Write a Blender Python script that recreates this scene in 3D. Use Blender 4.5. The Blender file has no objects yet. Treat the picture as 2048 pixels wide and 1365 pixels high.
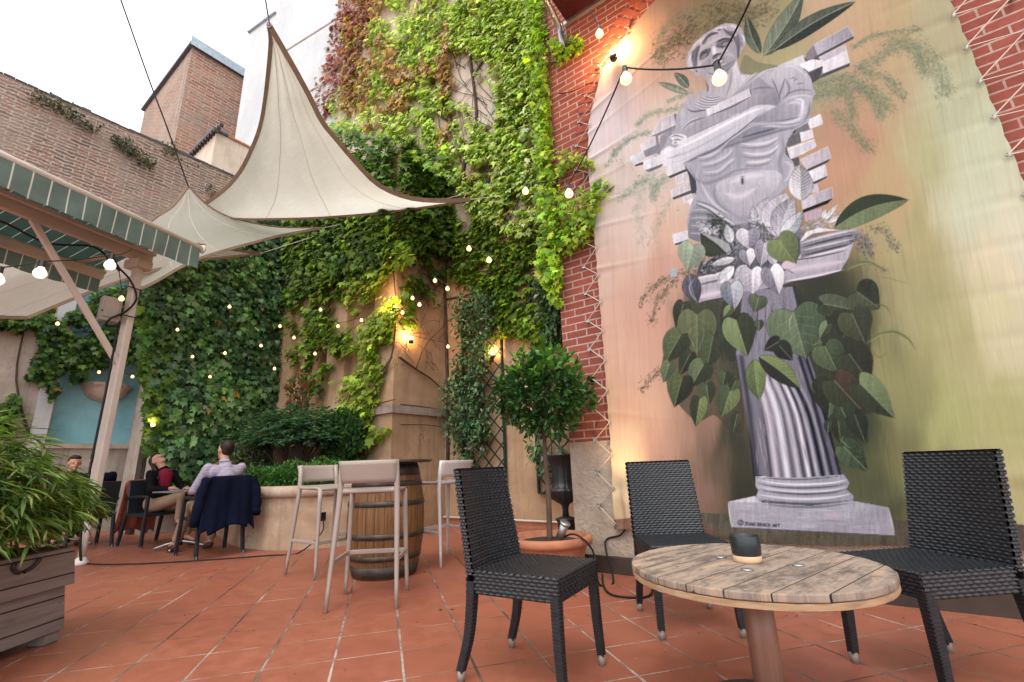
import bpy, bmesh, math, random, itertools
import numpy as np
from mathutils import Vector, Matrix
CLOUD=7.5
S=bpy.context.scene; col=S.collection
# ---------------------------------------------------------------- camera, sky, sun, exposure
F_=910.2; CX,CY=1024.0,682.5; CAMZ=.91
def _frame(pitch,roll,xw):
    p,r=math.radians(pitch),math.radians(roll)
    up=np.array([-math.sin(r)*math.cos(p),-math.cos(r)*math.cos(p),math.sin(p)])
    dx=(xw-CX)/F_; dy=-(dx*up[0]+up[2])/up[1]; W=np.array([dx,dy,1.]); W/=np.linalg.norm(W)
    X=-W; return np.stack([X,np.cross(up,X),up])
RW=_frame(15.3,2.13,-280); CAM=np.array([0,0,CAMZ])
cd=bpy.data.cameras.new('camera'); cam=bpy.data.objects.new('camera',cd); col.objects.link(cam)
cd.sensor_width=36; cd.lens=16; cd.clip_start=.05; cd.clip_end=400
m=Matrix.Identity(4)
for i in range(3):
    m[i][0]=RW[i,0]; m[i][1]=-RW[i,1]; m[i][2]=-RW[i,2]; m[i][3]=CAM[i]
cam.matrix_world=m; S.camera=cam
w=bpy.data.worlds.new('World'); S.world=w; w.use_nodes=True; wn=w.node_tree; wn.nodes.clear()
sky=wn.nodes.new('ShaderNodeTexSky'); sky.sky_type='NISHITA'; sky.sun_disc=False
SUN_EL,SUN_AZ=58,-70     # elevation; azimuth of the sun measured ccw from +X
sky.sun_elevation=math.radians(SUN_EL); sky.sun_rotation=math.radians(90-SUN_AZ); sky.air_density=1.0; sky.dust_density=6; sky.ozone_density=.6
bgn=wn.nodes.new('ShaderNodeBackground'); bgn.inputs[1].default_value=.15; wo=wn.nodes.new('ShaderNodeOutputWorld')
# an overcast day: a bright even cloud deck veils most of the blue
tcw=wn.nodes.new('ShaderNodeTexCoord'); nzw=wn.nodes.new('ShaderNodeTexNoise'); nzw.inputs['Scale'].default_value=2.2; nzw.inputs['Detail'].default_value=5; wn.links.new(tcw.outputs['Generated'],nzw.inputs['Vector'])
rpw=wn.nodes.new('ShaderNodeValToRGB'); rpw.color_ramp.elements[0].position=.3; rpw.color_ramp.elements[0].color=(.80,.84,.88,1); rpw.color_ramp.elements[1].position=.65; rpw.color_ramp.elements[1].color=(1,1,1,1); wn.links.new(nzw.outputs['Fac'],rpw.inputs[0])
cl_=wn.nodes.new('ShaderNodeVectorMath'); cl_.operation='SCALE'; cl_.inputs['Scale'].default_value=CLOUD; wn.links.new(rpw.outputs[0],cl_.inputs[0])
mxw=wn.nodes.new('ShaderNodeMix'); mxw.data_type='RGBA'; mxw.inputs[0].default_value=.9; wn.links.new(sky.outputs[0],mxw.inputs[6]); wn.links.new(cl_.outputs[0],mxw.inputs[7]); wn.links.new(mxw.outputs[2],bgn.inputs[0]); wn.links.new(bgn.outputs[0],wo.inputs[0])
sl=bpy.data.lights.new('sun','SUN'); sl.energy=.6; sl.angle=math.radians(25); sl.color=(1,.95,.88); so=bpy.data.objects.new('sun',sl); col.objects.link(so)
el,az=math.radians(SUN_EL),math.radians(SUN_AZ)
so.rotation_euler=Vector((-math.cos(el)*math.cos(az),-math.cos(el)*math.sin(az),-math.sin(el))).to_track_quat('-Z','Y').to_euler()
S.view_settings.view_transform='Standard'; S.view_settings.look='None'; S.view_settings.gamma=1; S.view_settings.exposure=1.08
# ---------------------------------------------------------------- where a point of the scene lies
def ray(u,v): return RW@np.array([(u-CX)/F_,(v-CY)/F_,1.])
def onz(u,v,z): d=ray(u,v); return CAM+d*((z-CAMZ)/d[2])
def ony(u,v,y): d=ray(u,v); return CAM+d*(y/d[1])
def onx(u,v,x): d=ray(u,v); return CAM+d*(x/d[0])
def onplane(u,v,p,n): d=ray(u,v); p=np.array(p,float); n=np.array(n,float); return CAM+d*(((p-CAM)@n)/(d@n))
def atd(u,v,t): return CAM+ray(u,v)*t
# ---------------------------------------------------------------- objects
def tag(o,label=None,cat=None,group=None,kind=None):
    if label: o['label']=label
    if cat: o['category']=cat
    if group: o['group']=group
    if kind: o['kind']=kind
    return o
def empty(name,loc,rz=0,label=None,cat=None,group=None):
    o=bpy.data.objects.new(name,None); col.objects.link(o); o.location=loc; o.rotation_euler=(0,0,rz); o.empty_display_size=.1; return tag(o,label,cat,group)
def copy_tree(o,parent=None):
    c=o.copy(); col.objects.link(c)
    if parent: c.parent=parent
    for ch in list(o.children): copy_tree(ch,c)
    return c
def link(me,name,mat,parent=None,smooth=False):
    o=bpy.data.objects.new(name,me); col.objects.link(o)
    if mat: me.materials.append(mat)
    if parent: o.parent=parent
    if smooth: me.shade_smooth()
    return o
def npmesh(name,V,Fs,colors=None):
    """V: n x 3, Fs: list of arrays (k x 3 or k x 4)"""
    me=bpy.data.meshes.new(name); V=np.asarray(V,np.float32); me.vertices.add(len(V)); me.vertices.foreach_set('co',V.ravel())
    loops=np.concatenate([f.ravel() for f in Fs]).astype(np.int32); tot=np.concatenate([np.full(len(f),f.shape[1]) for f in Fs]).astype(np.int32)
    me.loops.add(len(loops)); me.loops.foreach_set('vertex_index',loops); me.polygons.add(len(tot))
    me.polygons.foreach_set('loop_start',np.r_[0,np.cumsum(tot)[:-1]].astype(np.int32)); me.polygons.foreach_set('loop_total',tot)
    me.update(calc_edges=True)
    if colors is not None:
        a=me.color_attributes.new('Col','FLOAT_COLOR','POINT'); c=np.ones((len(V),4),np.float32); c[:,:3]=colors; a.data.foreach_set('color',c.ravel())
    me.validate(); return me
class MB:
    def __init__(s): s.v=[]; s.f=[]
    def add(s,v,f): o=len(s.v); s.v+=[tuple(map(float,p)) for p in v]; s.f+=[tuple(i+o for i in q) for q in f]; return s
    def box(s,x0,x1,y0,y1,z0,z1):
        v=[(x,y,z) for x in (x0,x1) for y in (y0,y1) for z in (z0,z1)]
        return s.add(v,[(0,1,3,2),(4,6,7,5),(0,4,5,1),(2,3,7,6),(0,2,6,4),(1,5,7,3)])
    def hexa(s,b,t):   # two quads
        return s.add(list(b)+list(t),[(3,2,1,0),(4,5,6,7),(0,1,5,4),(1,2,6,5),(2,3,7,6),(3,0,4,7)])
    def bar(s,a,b,w,h,up=(0,0,1),w2=None,h2=None):
        a,b=np.array(a,float),np.array(b,float); d=b-a; d/=np.linalg.norm(d)+1e-9; up=np.array(up,float)
        if abs(d@up)>.98: up=np.array([1.,0,0])
        r=np.cross(d,up); r/=np.linalg.norm(r); u=np.cross(r,d); w2=w2 or w; h2=h2 or h
        q=lambda p,w,h:[p-r*w/2-u*h/2,p+r*w/2-u*h/2,p+r*w/2+u*h/2,p-r*w/2+u*h/2]
        return s.hexa(q(a,w,h),q(b,w2,h2))
    def tube(s,pts,r,n=8,cap=True):
        pts=[np.array(p,float) for p in pts]; m_=len(pts); rr=r if hasattr(r,'__len__') else [r]*m_
        rings=[]; ref=np.array([0,0,1.])
        d0=pts[1]-pts[0]
        if abs(d0[2])>.9*np.linalg.norm(d0): ref=np.array([1.,0,0])
        o=len(s.v)
        for i,p in enumerate(pts):
            d=pts[min(i+1,m_-1)]-pts[max(i-1,0)]; d/=np.linalg.norm(d)+1e-9
            a=np.cross(d,ref); a/=np.linalg.norm(a)+1e-9; b=np.cross(d,a); ref=-b if False else ref
            for k in range(n): t=2*math.pi*k/n; s.v.append(tuple(p+(a*math.cos(t)+b*math.sin(t))*rr[i]))
        for i in range(m_-1):
            for k in range(n): k2=(k+1)%n; s.f.append((o+i*n+k,o+i*n+k2,o+(i+1)*n+k2,o+(i+1)*n+k))
        if cap: s.f.append(tuple(o+k for k in range(n))[::-1]); s.f.append(tuple(o+(m_-1)*n+k for k in range(n)))
        return s
    def lathe(s,prof,c=(0,0,0),n=32,cap=True):
        o=len(s.v)
        for r,z in prof:
            for k in range(n): t=2*math.pi*k/n; s.v.append((c[0]+r*math.cos(t),c[1]+r*math.sin(t),c[2]+z))
        for i in range(len(prof)-1):
            for k in range(n): k2=(k+1)%n; s.f.append((o+i*n+k,o+i*n+k2,o+(i+1)*n+k2,o+(i+1)*n+k))
        if cap: s.f.append(tuple(o+k for k in range(n))[::-1]); s.f.append(tuple(o+(len(prof)-1)*n+k for k in range(n)))
        return s
    def prism(s,poly,z0,z1):
        n=len(poly); return s.add([(x,y,z0) for x,y in poly]+[(x,y,z1) for x,y in poly],[tuple(range(n))[::-1],tuple(range(n,2*n))]+[(i,(i+1)%n,n+(i+1)%n,n+i) for i in range(n)])
    def ball(s,c,r,n=12,sc=(1,1,1)):
        pr=[(max(1e-4,math.sin(math.pi*i/8)),-math.cos(math.pi*i/8)) for i in range(9)]; o=len(s.v); s.lathe(pr,n=n,cap=False)
        for i in range(o,len(s.v)): x,y,z=s.v[i]; s.v[i]=(c[0]+x*r*sc[0],c[1]+y*r*sc[1],c[2]+z*r*sc[2])
        return s
    def grid(s,P):
        P=np.asarray(P,float); a,b=P.shape[:2]; o=len(s.v); s.v+=[tuple(p) for p in P.reshape(-1,3)]
        s.f+=[(o+i*b+j,o+i*b+j+1,o+(i+1)*b+j+1,o+(i+1)*b+j) for i in range(a-1) for j in range(b-1)]; return s
    def build(s,name,mat,parent=None,smooth=False,bevel=0,seg=2,weld=False,fix=True):
        me=bpy.data.meshes.new(name); me.from_pydata(s.v,[],s.f)
        if fix or weld:
            bm=bmesh.new(); bm.from_mesh(me)
            if weld: bmesh.ops.remove_doubles(bm,verts=bm.verts,dist=1e-5)
            bmesh.ops.recalc_face_normals(bm,faces=bm.faces); bm.to_mesh(me); bm.free()
        o=link(me,name,mat,parent,smooth)
        if bevel:
            b=o.modifiers.new('bevel','BEVEL'); b.width=bevel; b.segments=seg; b.limit_method='ANGLE'; b.angle_limit=math.radians(35)
            if not smooth: me.shade_smooth(); o.modifiers.new('wn','WEIGHTED_NORMAL')
        return o
def spline(pts,n=8):
    p=[np.array(q,float) for q in pts]; out=[]
    for i in range(len(p)-1):
        a,b,c,d=p[max(i-1,0)],p[i],p[i+1],p[min(i+2,len(p)-1)]
        for k in range(n): t=k/n; out.append(.5*((2*b)+(c-a)*t+(2*a-5*b+4*c-d)*t*t+(3*b-a-3*c+d)*t**3))
    out.append(p[-1]); return out
# ---------------------------------------------------------------- materials
class NT:
    def __init__(s,name):
        s.m=bpy.data.materials.new(name); s.m.use_nodes=True; s.t=s.m.node_tree; s.t.nodes.clear()
        s.out=s.t.nodes.new('ShaderNodeOutputMaterial'); s.b=s.t.nodes.new('ShaderNodeBsdfPrincipled'); s.t.links.new(s.b.outputs[0],s.out.inputs[0])
    def nd(s,ty,**k):
        n=s.t.nodes.new(ty)
        for a,b in k.items(): setattr(n,a,b)
        return n
    def ln(s,a,b): s.t.links.new(a,b)
    def put(s,inp,v):
        if hasattr(v,'links') or isinstance(v,bpy.types.NodeSocket): s.ln(v,inp)
        elif hasattr(v,'__len__') and len(v)==3 and inp.type=='RGBA': inp.default_value=(*v,1)
        else: inp.default_value=v
    def mth(s,op,a,b=0,c=None,clamp=False):
        n=s.nd('ShaderNodeMath',operation=op); n.use_clamp=clamp; s.put(n.inputs[0],a); s.put(n.inputs[1],b)
        if c is not None: s.put(n.inputs[2],c)
        return n.outputs[0]
    def pos(s): return s.nd('ShaderNodeNewGeometry').outputs['Position']
    def obj(s): return s.nd('ShaderNodeTexCoord').outputs['Object']
    def sep(s,v): n=s.nd('ShaderNodeSeparateXYZ'); s.ln(v,n.inputs[0]); return n.outputs
    def com(s,x,y,z=0):
        n=s.nd('ShaderNodeCombineXYZ')
        for i,v in enumerate((x,y,z)): s.put(n.inputs[i],v)
        return n.outputs[0]
    def mapg(s,v,sc=(1,1,1),loc=(0,0,0),rot=(0,0,0)):
        n=s.nd('ShaderNodeMapping'); s.ln(v,n.inputs[0]); n.inputs[1].default_value=loc; n.inputs[2].default_value=rot; n.inputs[3].default_value=sc; return n.outputs[0]
    def noise(s,v,sc,det=5,ro=.6,dist=0):
        n=s.nd('ShaderNodeTexNoise'); s.ln(v,n.inputs['Vector']); n.inputs['Scale'].default_value=sc; n.inputs['Detail'].default_value=det; n.inputs['Roughness'].default_value=ro; n.inputs['Distortion'].default_value=dist; return n.outputs['Fac']
    def ramp(s,f,st,interp='LINEAR'):
        n=s.nd('ShaderNodeValToRGB'); s.ln(f,n.inputs[0]); n.color_ramp.interpolation=interp; e=n.color_ramp.elements
        while len(e)<len(st): e.new(.5)
        for q,(p,c) in zip(e,st): q.position=p; q.color=(*c,1) if hasattr(c,'__len__') else (c,c,c,1)
        return n.outputs[0]
    def mix(s,f,a,b,bt='MIX'):
        n=s.nd('ShaderNodeMix',data_type='RGBA',blend_type=bt); s.put(n.inputs[0],f); s.put(n.inputs[6],a); s.put(n.inputs[7],b); return n.outputs[2]
    def bump(s,h,st=.3,d=.01,nrm=None):
        n=s.nd('ShaderNodeBump'); n.inputs['Strength'].default_value=st; n.inputs['Distance'].default_value=d; s.ln(h,n.inputs['Height'])
        if nrm: s.ln(nrm,n.inputs['Normal'])
        s.ln(n.outputs[0],s.b.inputs['Normal']); return n.outputs[0]
    def set(s,**k):
        for a,v in k.items(): s.put(s.b.inputs[{'col':'Base Color','ro':'Roughness','me':'Metallic','sp':'Specular IOR Level','tr':'Transmission Weight','co':'Coat Weight'}.get(a,a)],v)
        return s.m
def mat(name,c,c2=None,ro=.6,me=0,sc=8,bs=40,bst=.15,sp=.3,stretch=(1,1,1),coat=0,local=True):
    n=NT(name); v=n.obj() if local else n.pos(); v2=n.mapg(v,stretch)
    f=n.noise(v2,sc); c2=c2 or tuple(x*.7 for x in c)
    n.set(col=n.ramp(f,[(.3,c2),(.7,c)]),ro=ro,me=me,sp=sp,co=coat)
    if bst: n.bump(n.noise(v2,bs,3),bst,.004)
    return n.m
def m_brick(name,axis,c1,c2,mortar,bw=.22,bh=.072,mo=.009,old=0):
    n=NT(name); x,y,z=n.sep(n.pos()); h=x if axis=='x' else y
    v=n.com(h,z,0)
    if old:
        d=n.noise(v,3,3); v=n.com(h,n.mth('ADD',z,n.mth('MULTIPLY',n.mth('SUBTRACT',d,.5),old*.12)),0)
    b=n.nd('ShaderNodeTexBrick'); n.ln(v,b.inputs[0]); b.offset=.5; b.inputs['Scale'].default_value=1; b.inputs['Brick Width'].default_value=bw; b.inputs['Row Height'].default_value=bh
    b.inputs['Mortar Size'].default_value=mo; b.inputs['Mortar Smooth'].default_value=.25; b.inputs['Bias'].default_value=0
    b.inputs['Color1'].default_value=(*c1,1); b.inputs['Color2'].default_value=(*c2,1); b.inputs['Mortar'].default_value=(*mortar,1)
    big=n.noise(v,1.1,5,.65); fine=n.noise(v,28,4)
    c=n.mix(n.ramp(fine,[(.35,0),(.75,.45 if not old else .75)]),b.outputs['Color'],tuple(q*.55 for q in c2),'MIX')
    if old:
        patch=n.ramp(big,[(.45,0),(.6,1)]); c=n.mix(n.mth('MULTIPLY',patch,.5),c,(.40,.33,.27)); c=n.mix(n.ramp(n.noise(v,.55,4,.7),[(.52,0),(.75,.6)]),c,(.15,.12,.10)); c=n.mix(n.ramp(n.noise(n.mapg(v,(2.2,13,1)),1.6,4,.8),[(.56,0),(.66,.8)]),c,(.09,.065,.055))
    else: c=n.mix(n.ramp(big,[(.45,0),(.75,.35)]),c,tuple(q*.7 for q in c1))
    n.set(col=c,ro=.85,sp=.2)
    hgt=n.mth('ADD',n.mth('MULTIPLY',n.mth('SUBTRACT',1,b.outputs['Fac']),1),n.mth('MULTIPLY',fine,.5 if not old else 1.2)); n.bump(hgt,.6,.008 if not old else .03)
    return n.m
def m_plaster(name,c,c2,c3=None,crack=.5,sc=1.2,streak=.5,bst=.25,dirt=(.12,.09,.07)):
    n=NT(name); p=n.pos(); f=n.noise(p,sc,8,.62,.4)
    base=n.ramp(f,[(.3,c2),(.55,c),(.75,c3 or c)])
    stq=n.noise(n.mapg(p,(6,6,.45)),1.6,5,.6); base=n.mix(n.ramp(stq,[(.5,0),(.8,streak)]),base,dirt)
    sp_=n.noise(p,14,6,.7); base=n.mix(n.ramp(sp_,[(.55,0),(.8,.35)]),base,tuple(x*.55 for x in c2))
    if crack:
        vo=n.nd('ShaderNodeTexVoronoi',feature='DISTANCE_TO_EDGE'); vo.inputs['Scale'].default_value=1.1; wv=n.nd('ShaderNodeVectorMath',operation='ADD'); nz=n.nd('ShaderNodeTexNoise'); n.ln(p,nz.inputs['Vector']); nz.inputs['Scale'].default_value=2.2; nz.inputs['Detail'].default_value=5
        n.ln(p,wv.inputs[0]); n.ln(nz.outputs['Color'],wv.inputs[1]); n.ln(wv.outputs[0],vo.inputs['Vector'])
        ck=n.ramp(vo.outputs['Distance'],[(0,1),(.012,0)]); ck=n.mth('MULTIPLY',ck,n.ramp(f,[(.48,0),(.58,1)])); base=n.mix(n.mth('MULTIPLY',ck,crack),base,(.06,.04,.03))
    n.set(col=base,ro=.9,sp=.15); n.bump(n.mth('ADD',n.noise(p,7,6,.7),n.mth('MULTIPLY',sp_,.4)),bst,.03); return n.m
def m_leaf(name,trans=.35,ro=.45):
    n=NT(name); a=n.nd('ShaderNodeVertexColor',layer_name='Col'); n.set(col=a.outputs[0],ro=ro,sp=.35)
    t=n.nd('ShaderNodeBsdfTranslucent'); c=n.mix(1,a.outputs[0],(1.22,1.32,.6),'MULTIPLY'); n.ln(c,t.inputs[0]); mx=n.nd('ShaderNodeMixShader'); mx.inputs[0].default_value=trans
    n.ln(n.b.outputs[0],mx.inputs[1]); n.ln(t.outputs[0],mx.inputs[2]); n.ln(mx.outputs[0],n.out.inputs[0]); return n.m
def m_planks(name,c,c2,c3,axis=0,pw=.12,gap=.02,ro=.75,along=1,L=1.0,gapc=(.02,.015,.01),stain=0):
    """boards: axis = coordinate across the boards, along = coordinate of the grain"""
    n=NT(name); q=n.sep(n.obj()); a=q[axis]; g=q[along]; k=n.mth('DIVIDE',a,pw); fl=n.mth('FLOOR',k); fr=n.mth('SUBTRACT',k,fl)
    rnd=n.nd('ShaderNodeTexWhiteNoise',noise_dimensions='1D'); n.ln(fl,rnd.inputs['W'])
    v=n.com(n.mth('MULTIPLY',a,26),n.mth('ADD',n.mth('MULTIPLY',g,2.2),n.mth('MULTIPLY',rnd.outputs[0],37)),n.mth('MULTIPLY',q[2],2))
    gr=n.noise(v,1.0,8,.65,.6); kn=n.noise(n.com(n.mth('MULTIPLY',a,9),n.mth('MULTIPLY',g,3.4),rnd.outputs[0]),1.7,3)
    base=n.ramp(gr,[(.3,c3),(.5,c2),(.7,c)]); base=n.mix(n.mth('MULTIPLY',rnd.outputs[0],.5),base,c2); base=n.mix(n.ramp(kn,[(.66,0),(.74,.8)]),base,tuple(x*.3 for x in c3))
    e=n.mth('MINIMUM',fr,n.mth('SUBTRACT',1,fr)); gp=n.mth('LESS_THAN',e,gap)
    if stain:
        st_=n.ramp(n.noise(n.com(n.mth('MULTIPLY',a,7),n.mth('MULTIPLY',g,3),rnd.outputs[0]),2.2,6,.7),[(.46,0),(.62,.85)]); base=n.mix(st_,base,(.10,.085,.078)); sp2=n.ramp(n.noise(n.obj(),34,3),[(.66,0),(.72,.85)]); base=n.mix(sp2,base,(.04,.03,.028))
    n.set(col=n.mix(gp,base,gapc),ro=ro,sp=.25); n.bump(n.mth('SUBTRACT',gr,n.mth('MULTIPLY',gp,1.5)),.5,.006); return n.m
ART_GAIN=.78; CH3=(.12,2.78,0,133); FY=2.95; TROT=-16
# ---------------------------------------------------------------- the painting on the canvas
import numpy as np, math
class Paint:
    """a little brush: works in a picture of the artwork, one unit about 4 mm of canvas"""
    X0,Y0,W,H=1150,-60,960,1200
    FR={'a':(2.160,1100,0),'h':(5.689,1340,30),'f':(12.76,1360,40),'b':(4.55,1260,200),'t':(5.689,1200,160),
        'r':(4.446,1480,0),'k':(3.935,1300,380),'l':(3.72,1300,600),'c':(2.275,1200,500),'p':(5.389,1440,960),'o':(1,0,0)}
    def __init__(s):
        s.img=np.zeros((s.H,s.W,3)); s.rng=np.random.default_rng(7)
        s.n1=s.noise(3,26); s.n2=s.noise(2,3); s.n3=s.noise(34,120)
    def noise(s,sx,sy):
        h,w=int(s.H/sy)+3,int(s.W/sx)+3
        g=s.rng.standard_normal((h,w))
        y=np.arange(s.H)/sy; x=np.arange(s.W)/sx
        iy=y.astype(int); fy=(y-iy)[:,None]; ix=x.astype(int); fx=(x-ix)[None]
        fy=fy*fy*(3-2*fy); fx=fx*fx*(3-2*fx)
        a=g[iy][:,ix]*(1-fx)+g[iy][:,ix+1]*fx; b=g[iy+1][:,ix]*(1-fx)+g[iy+1][:,ix+1]*fx
        return a*(1-fy)+b*fy
    def P(s,fr,pts):
        k,ox,oy=s.FR[fr]; p=np.array(pts,float); return np.c_[p[:,0]/k+ox-s.X0,p[:,1]/k+oy-s.Y0]
    @staticmethod
    def smooth(p,closed=True,n=6):
        m=len(p); out=[]
        for i in range(m if closed else m-1):
            if closed: a,b,c,d=p[i-1],p[i],p[(i+1)%m],p[(i+2)%m]
            else: a,b,c,d=p[max(i-1,0)],p[i],p[i+1],p[min(i+2,m-1)]
            for k in range(n):
                t=k/n; out.append(.5*((2*b)+(c-a)*t+(2*a-5*b+4*c-d)*t*t+(3*b-a-3*c+d)*t**3))
        if not closed: out.append(p[-1])
        return np.array(out)
    def mask(s,p):
        x0,y0=np.floor(p.min(0)).astype(int)-2; x1,y1=np.ceil(p.max(0)).astype(int)+3
        x0=max(x0,0);y0=max(y0,0);x1=min(x1,s.W);y1=min(y1,s.H)
        if x1<=x0 or y1<=y0: return None
        S=2; X,Y=np.meshgrid(x0+(np.arange((x1-x0)*S)+.5)/S,y0+(np.arange((y1-y0)*S)+.5)/S)
        m=np.zeros(X.shape,bool); q=np.roll(p,-1,0)
        for (ax,ay),(bx,by) in zip(p,q):
            if ay==by: continue
            c=((ay>Y)!=(by>Y))&(X<(bx-ax)*(Y-ay)/(by-ay)+ax); m^=c
        m=m.reshape(y1-y0,S,x1-x0,S).mean((1,3)); return m,slice(y0,y1),slice(x0,x1)
    def blend(s,a,ys,xs,c):
        s.img[ys,xs]=s.img[ys,xs]*(1-a[...,None])+c*a[...,None]
    def fill(s,fr,pts,c,c2=None,ax=None,sm=False,tex=.035,al=1,edge=None):
        p=s.P(fr,pts)
        if sm: p=s.smooth(p)
        r=s.mask(p)
        if r is None: return
        m,ys,xs=r; c=np.array(c,float)/255
        col=np.broadcast_to(c,m.shape+(3,)).copy()
        if c2 is not None:
            c2=np.array(c2,float)/255
            A,B=s.P(fr,ax) if ax is not None else (p[0],p[len(p)//2])
            X,Y=np.meshgrid(np.arange(xs.start,xs.stop),np.arange(ys.start,ys.stop))
            t=np.clip(((X-A[0])*(B[0]-A[0])+(Y-A[1])*(B[1]-A[1]))/((B-A)@(B-A)+1e-9),0,1)[...,None]
            col=c*(1-t)+c2*t
        col=col*(1+tex*s.n1[ys,xs][...,None]*.7+tex*s.n2[ys,xs][...,None]*.5)
        s.blend(m*al,ys,xs,col)
        if edge: s.line(p,edge[1],np.array(edge[0])/255,edge[2],closed=True)
    def line(s,p,w,c,al=1,soft=.5,closed=False,taper=False):
        if closed: p=np.r_[p,p[:1]]
        pad=w*1.6+2
        x0,y0=np.floor(p.min(0)-pad).astype(int); x1,y1=np.ceil(p.max(0)+pad).astype(int)
        x0=max(x0,0);y0=max(y0,0);x1=min(x1,s.W);y1=min(y1,s.H)
        if x1<=x0 or y1<=y0: return
        X,Y=np.meshgrid(np.arange(x0,x1)+.5,np.arange(y0,y1)+.5); D=np.full(X.shape,1e9); n=len(p)-1
        for i in range(n):
            A,B=p[i],p[i+1]; d=B-A; L=d@d+1e-9
            t=np.clip(((X-A[0])*d[0]+(Y-A[1])*d[1])/L,0,1)
            q=np.hypot(X-A[0]-t*d[0],Y-A[1]-t*d[1])
            if taper:
                f=(i+t)/n; q=q/np.maximum(.12,1-np.abs(2*f-1)**2 if taper==1 else 1-f)
            D=np.minimum(D,q)
        h=w/2; 
        if soft>0: a=np.exp(-(D/(h+.35))**2*(1.1+(1-soft)*.5)) if soft>=.5 else 1/(1+np.exp((D-h)/.35))
        else: a=(D<h).astype(float)
        s.blend(np.clip(a*al,0,1),slice(y0,y1),slice(x0,x1),c)
    def st(s,fr,pts,w,c,al=1,soft=.5,sm=True,taper=1):
        p=s.P(fr,pts)
        if sm and len(p)>2: p=s.smooth(p,False,4)
        s.line(p,w/s.FR[fr][0],np.array(c,float)/255,min(1,al*1.25),soft,False,taper)
    def heart(s,fr,base,tip,w,cl,cr,rib=(150,165,130),notch=.12,veins=4,va=.35):
        """a heart shaped leaf: base is the notch, tip the point; cl and cr are its two halves"""
        A,B=s.P(fr,[base,tip]); d=B-A; L=np.hypot(*d); u=d/L; n=np.array([-u[1],u[0]]); w=w/s.FR[fr][0]/2
        prof=[(0,0),(-notch,.35),(-notch*.8,.7),(.08,.96),(.3,1.0),(.5,.86),(.7,.56),(.87,.24),(1,0)]
        half=lambda sg:s.smooth(np.array([A+u*L*a+n*sg*w*b for a,b in prof]),False,5)
        s.FR['_']=(1,s.X0,s.Y0)
        for sg,c in ((1,cl),(-1,cr)):
            c=np.array(c,float); h=half(sg); s.fill('_',h,c*1.04,c*.8,[tuple(A),tuple(B+n*sg*w)],tex=.06)
            h2=h[:]; s.line(h2,1.2,np.array(c)*.55/255,.55)
            s.line(h[6:-6]-n*sg*1.2,.9,np.minimum(c*1.35+12,255)/255,.35)
            for k in range(veins):
                t=.08+.72*k/veins; q=A+u*L*t
                s.line(np.array([q,q+u*L*.16+n*sg*w*(.72-t*.45)]),.9,np.minimum(c*1.3+14,255)/255,va)
        s.line(np.array([A,A+d*.5,B]),1.1,np.array(rib)/255,.6)
    def leaf(s,fr,base,tip,w,cl,cr,bend=0,rib=(165,175,150),veins=7,va=.35):
        A,B=s.P(fr,[base,tip]); d=B-A; L=np.hypot(*d); u=d/L; n=np.array([-u[1],u[0]]); w=w/s.FR[fr][0]/2; bend=bend/s.FR[fr][0]
        ts=np.linspace(0,1,14); mid=np.array([A+u*L*t+n*bend*math.sin(math.pi*t) for t in ts]); s.FR['_']=(1,s.X0,s.Y0)
        for sg,c in ((1,cl),(-1,cr)):
            c=np.array(c,float); e=np.array([m+n*sg*w*math.sin(math.pi*t**.85)**.8 for m,t in zip(mid,ts)])
            s.fill('_',np.r_[mid,e[::-1]],c*1.03,c*.85,[tuple(A),tuple(B)],tex=.06); s.line(e,1,c*.6/255,.5)
            for k in range(veins):
                i=1+int(11*k/veins); j=min(i+2,13); s.line(np.array([mid[i],e[j]*.92+mid[j]*.08]),.8,np.minimum(c*1.28+12,255)/255,va)
        s.line(mid,1.2,np.array(rib)/255,.7)
    def fern(s,fr,pts,n,w,cols,spread=26,al=.7,ln=9):
        if w<1.5 and n>80: n=int(n*2.3); w*=.85; al*=.75; ln*=1.35
        q0=s.P(fr,pts); s.line(s.smooth(q0,False,6),spread/s.FR[fr][0]*.9,np.array(cols).mean(0)/255,.22,.5,taper=1)
        p=s.smooth(s.P(fr,pts),False,8); k=s.FR[fr][0]; r=s.rng
        for i in range(n):
            j=r.integers(len(p)); q=p[j]+r.normal(0,spread/k/2.2,2); c=np.array(cols[r.integers(len(cols))])/255
            a=p[min(j+1,len(p)-1)]-p[max(j-1,0)]; a=math.atan2(a[1],a[0])+r.normal(0,.6)
            l=ln/k*r.uniform(.5,1.5); s.line(np.array([q,q+l*np.array([math.cos(a),math.sin(a)])]),w*r.uniform(.6,1.5),c,al*r.uniform(.4,1))
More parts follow.
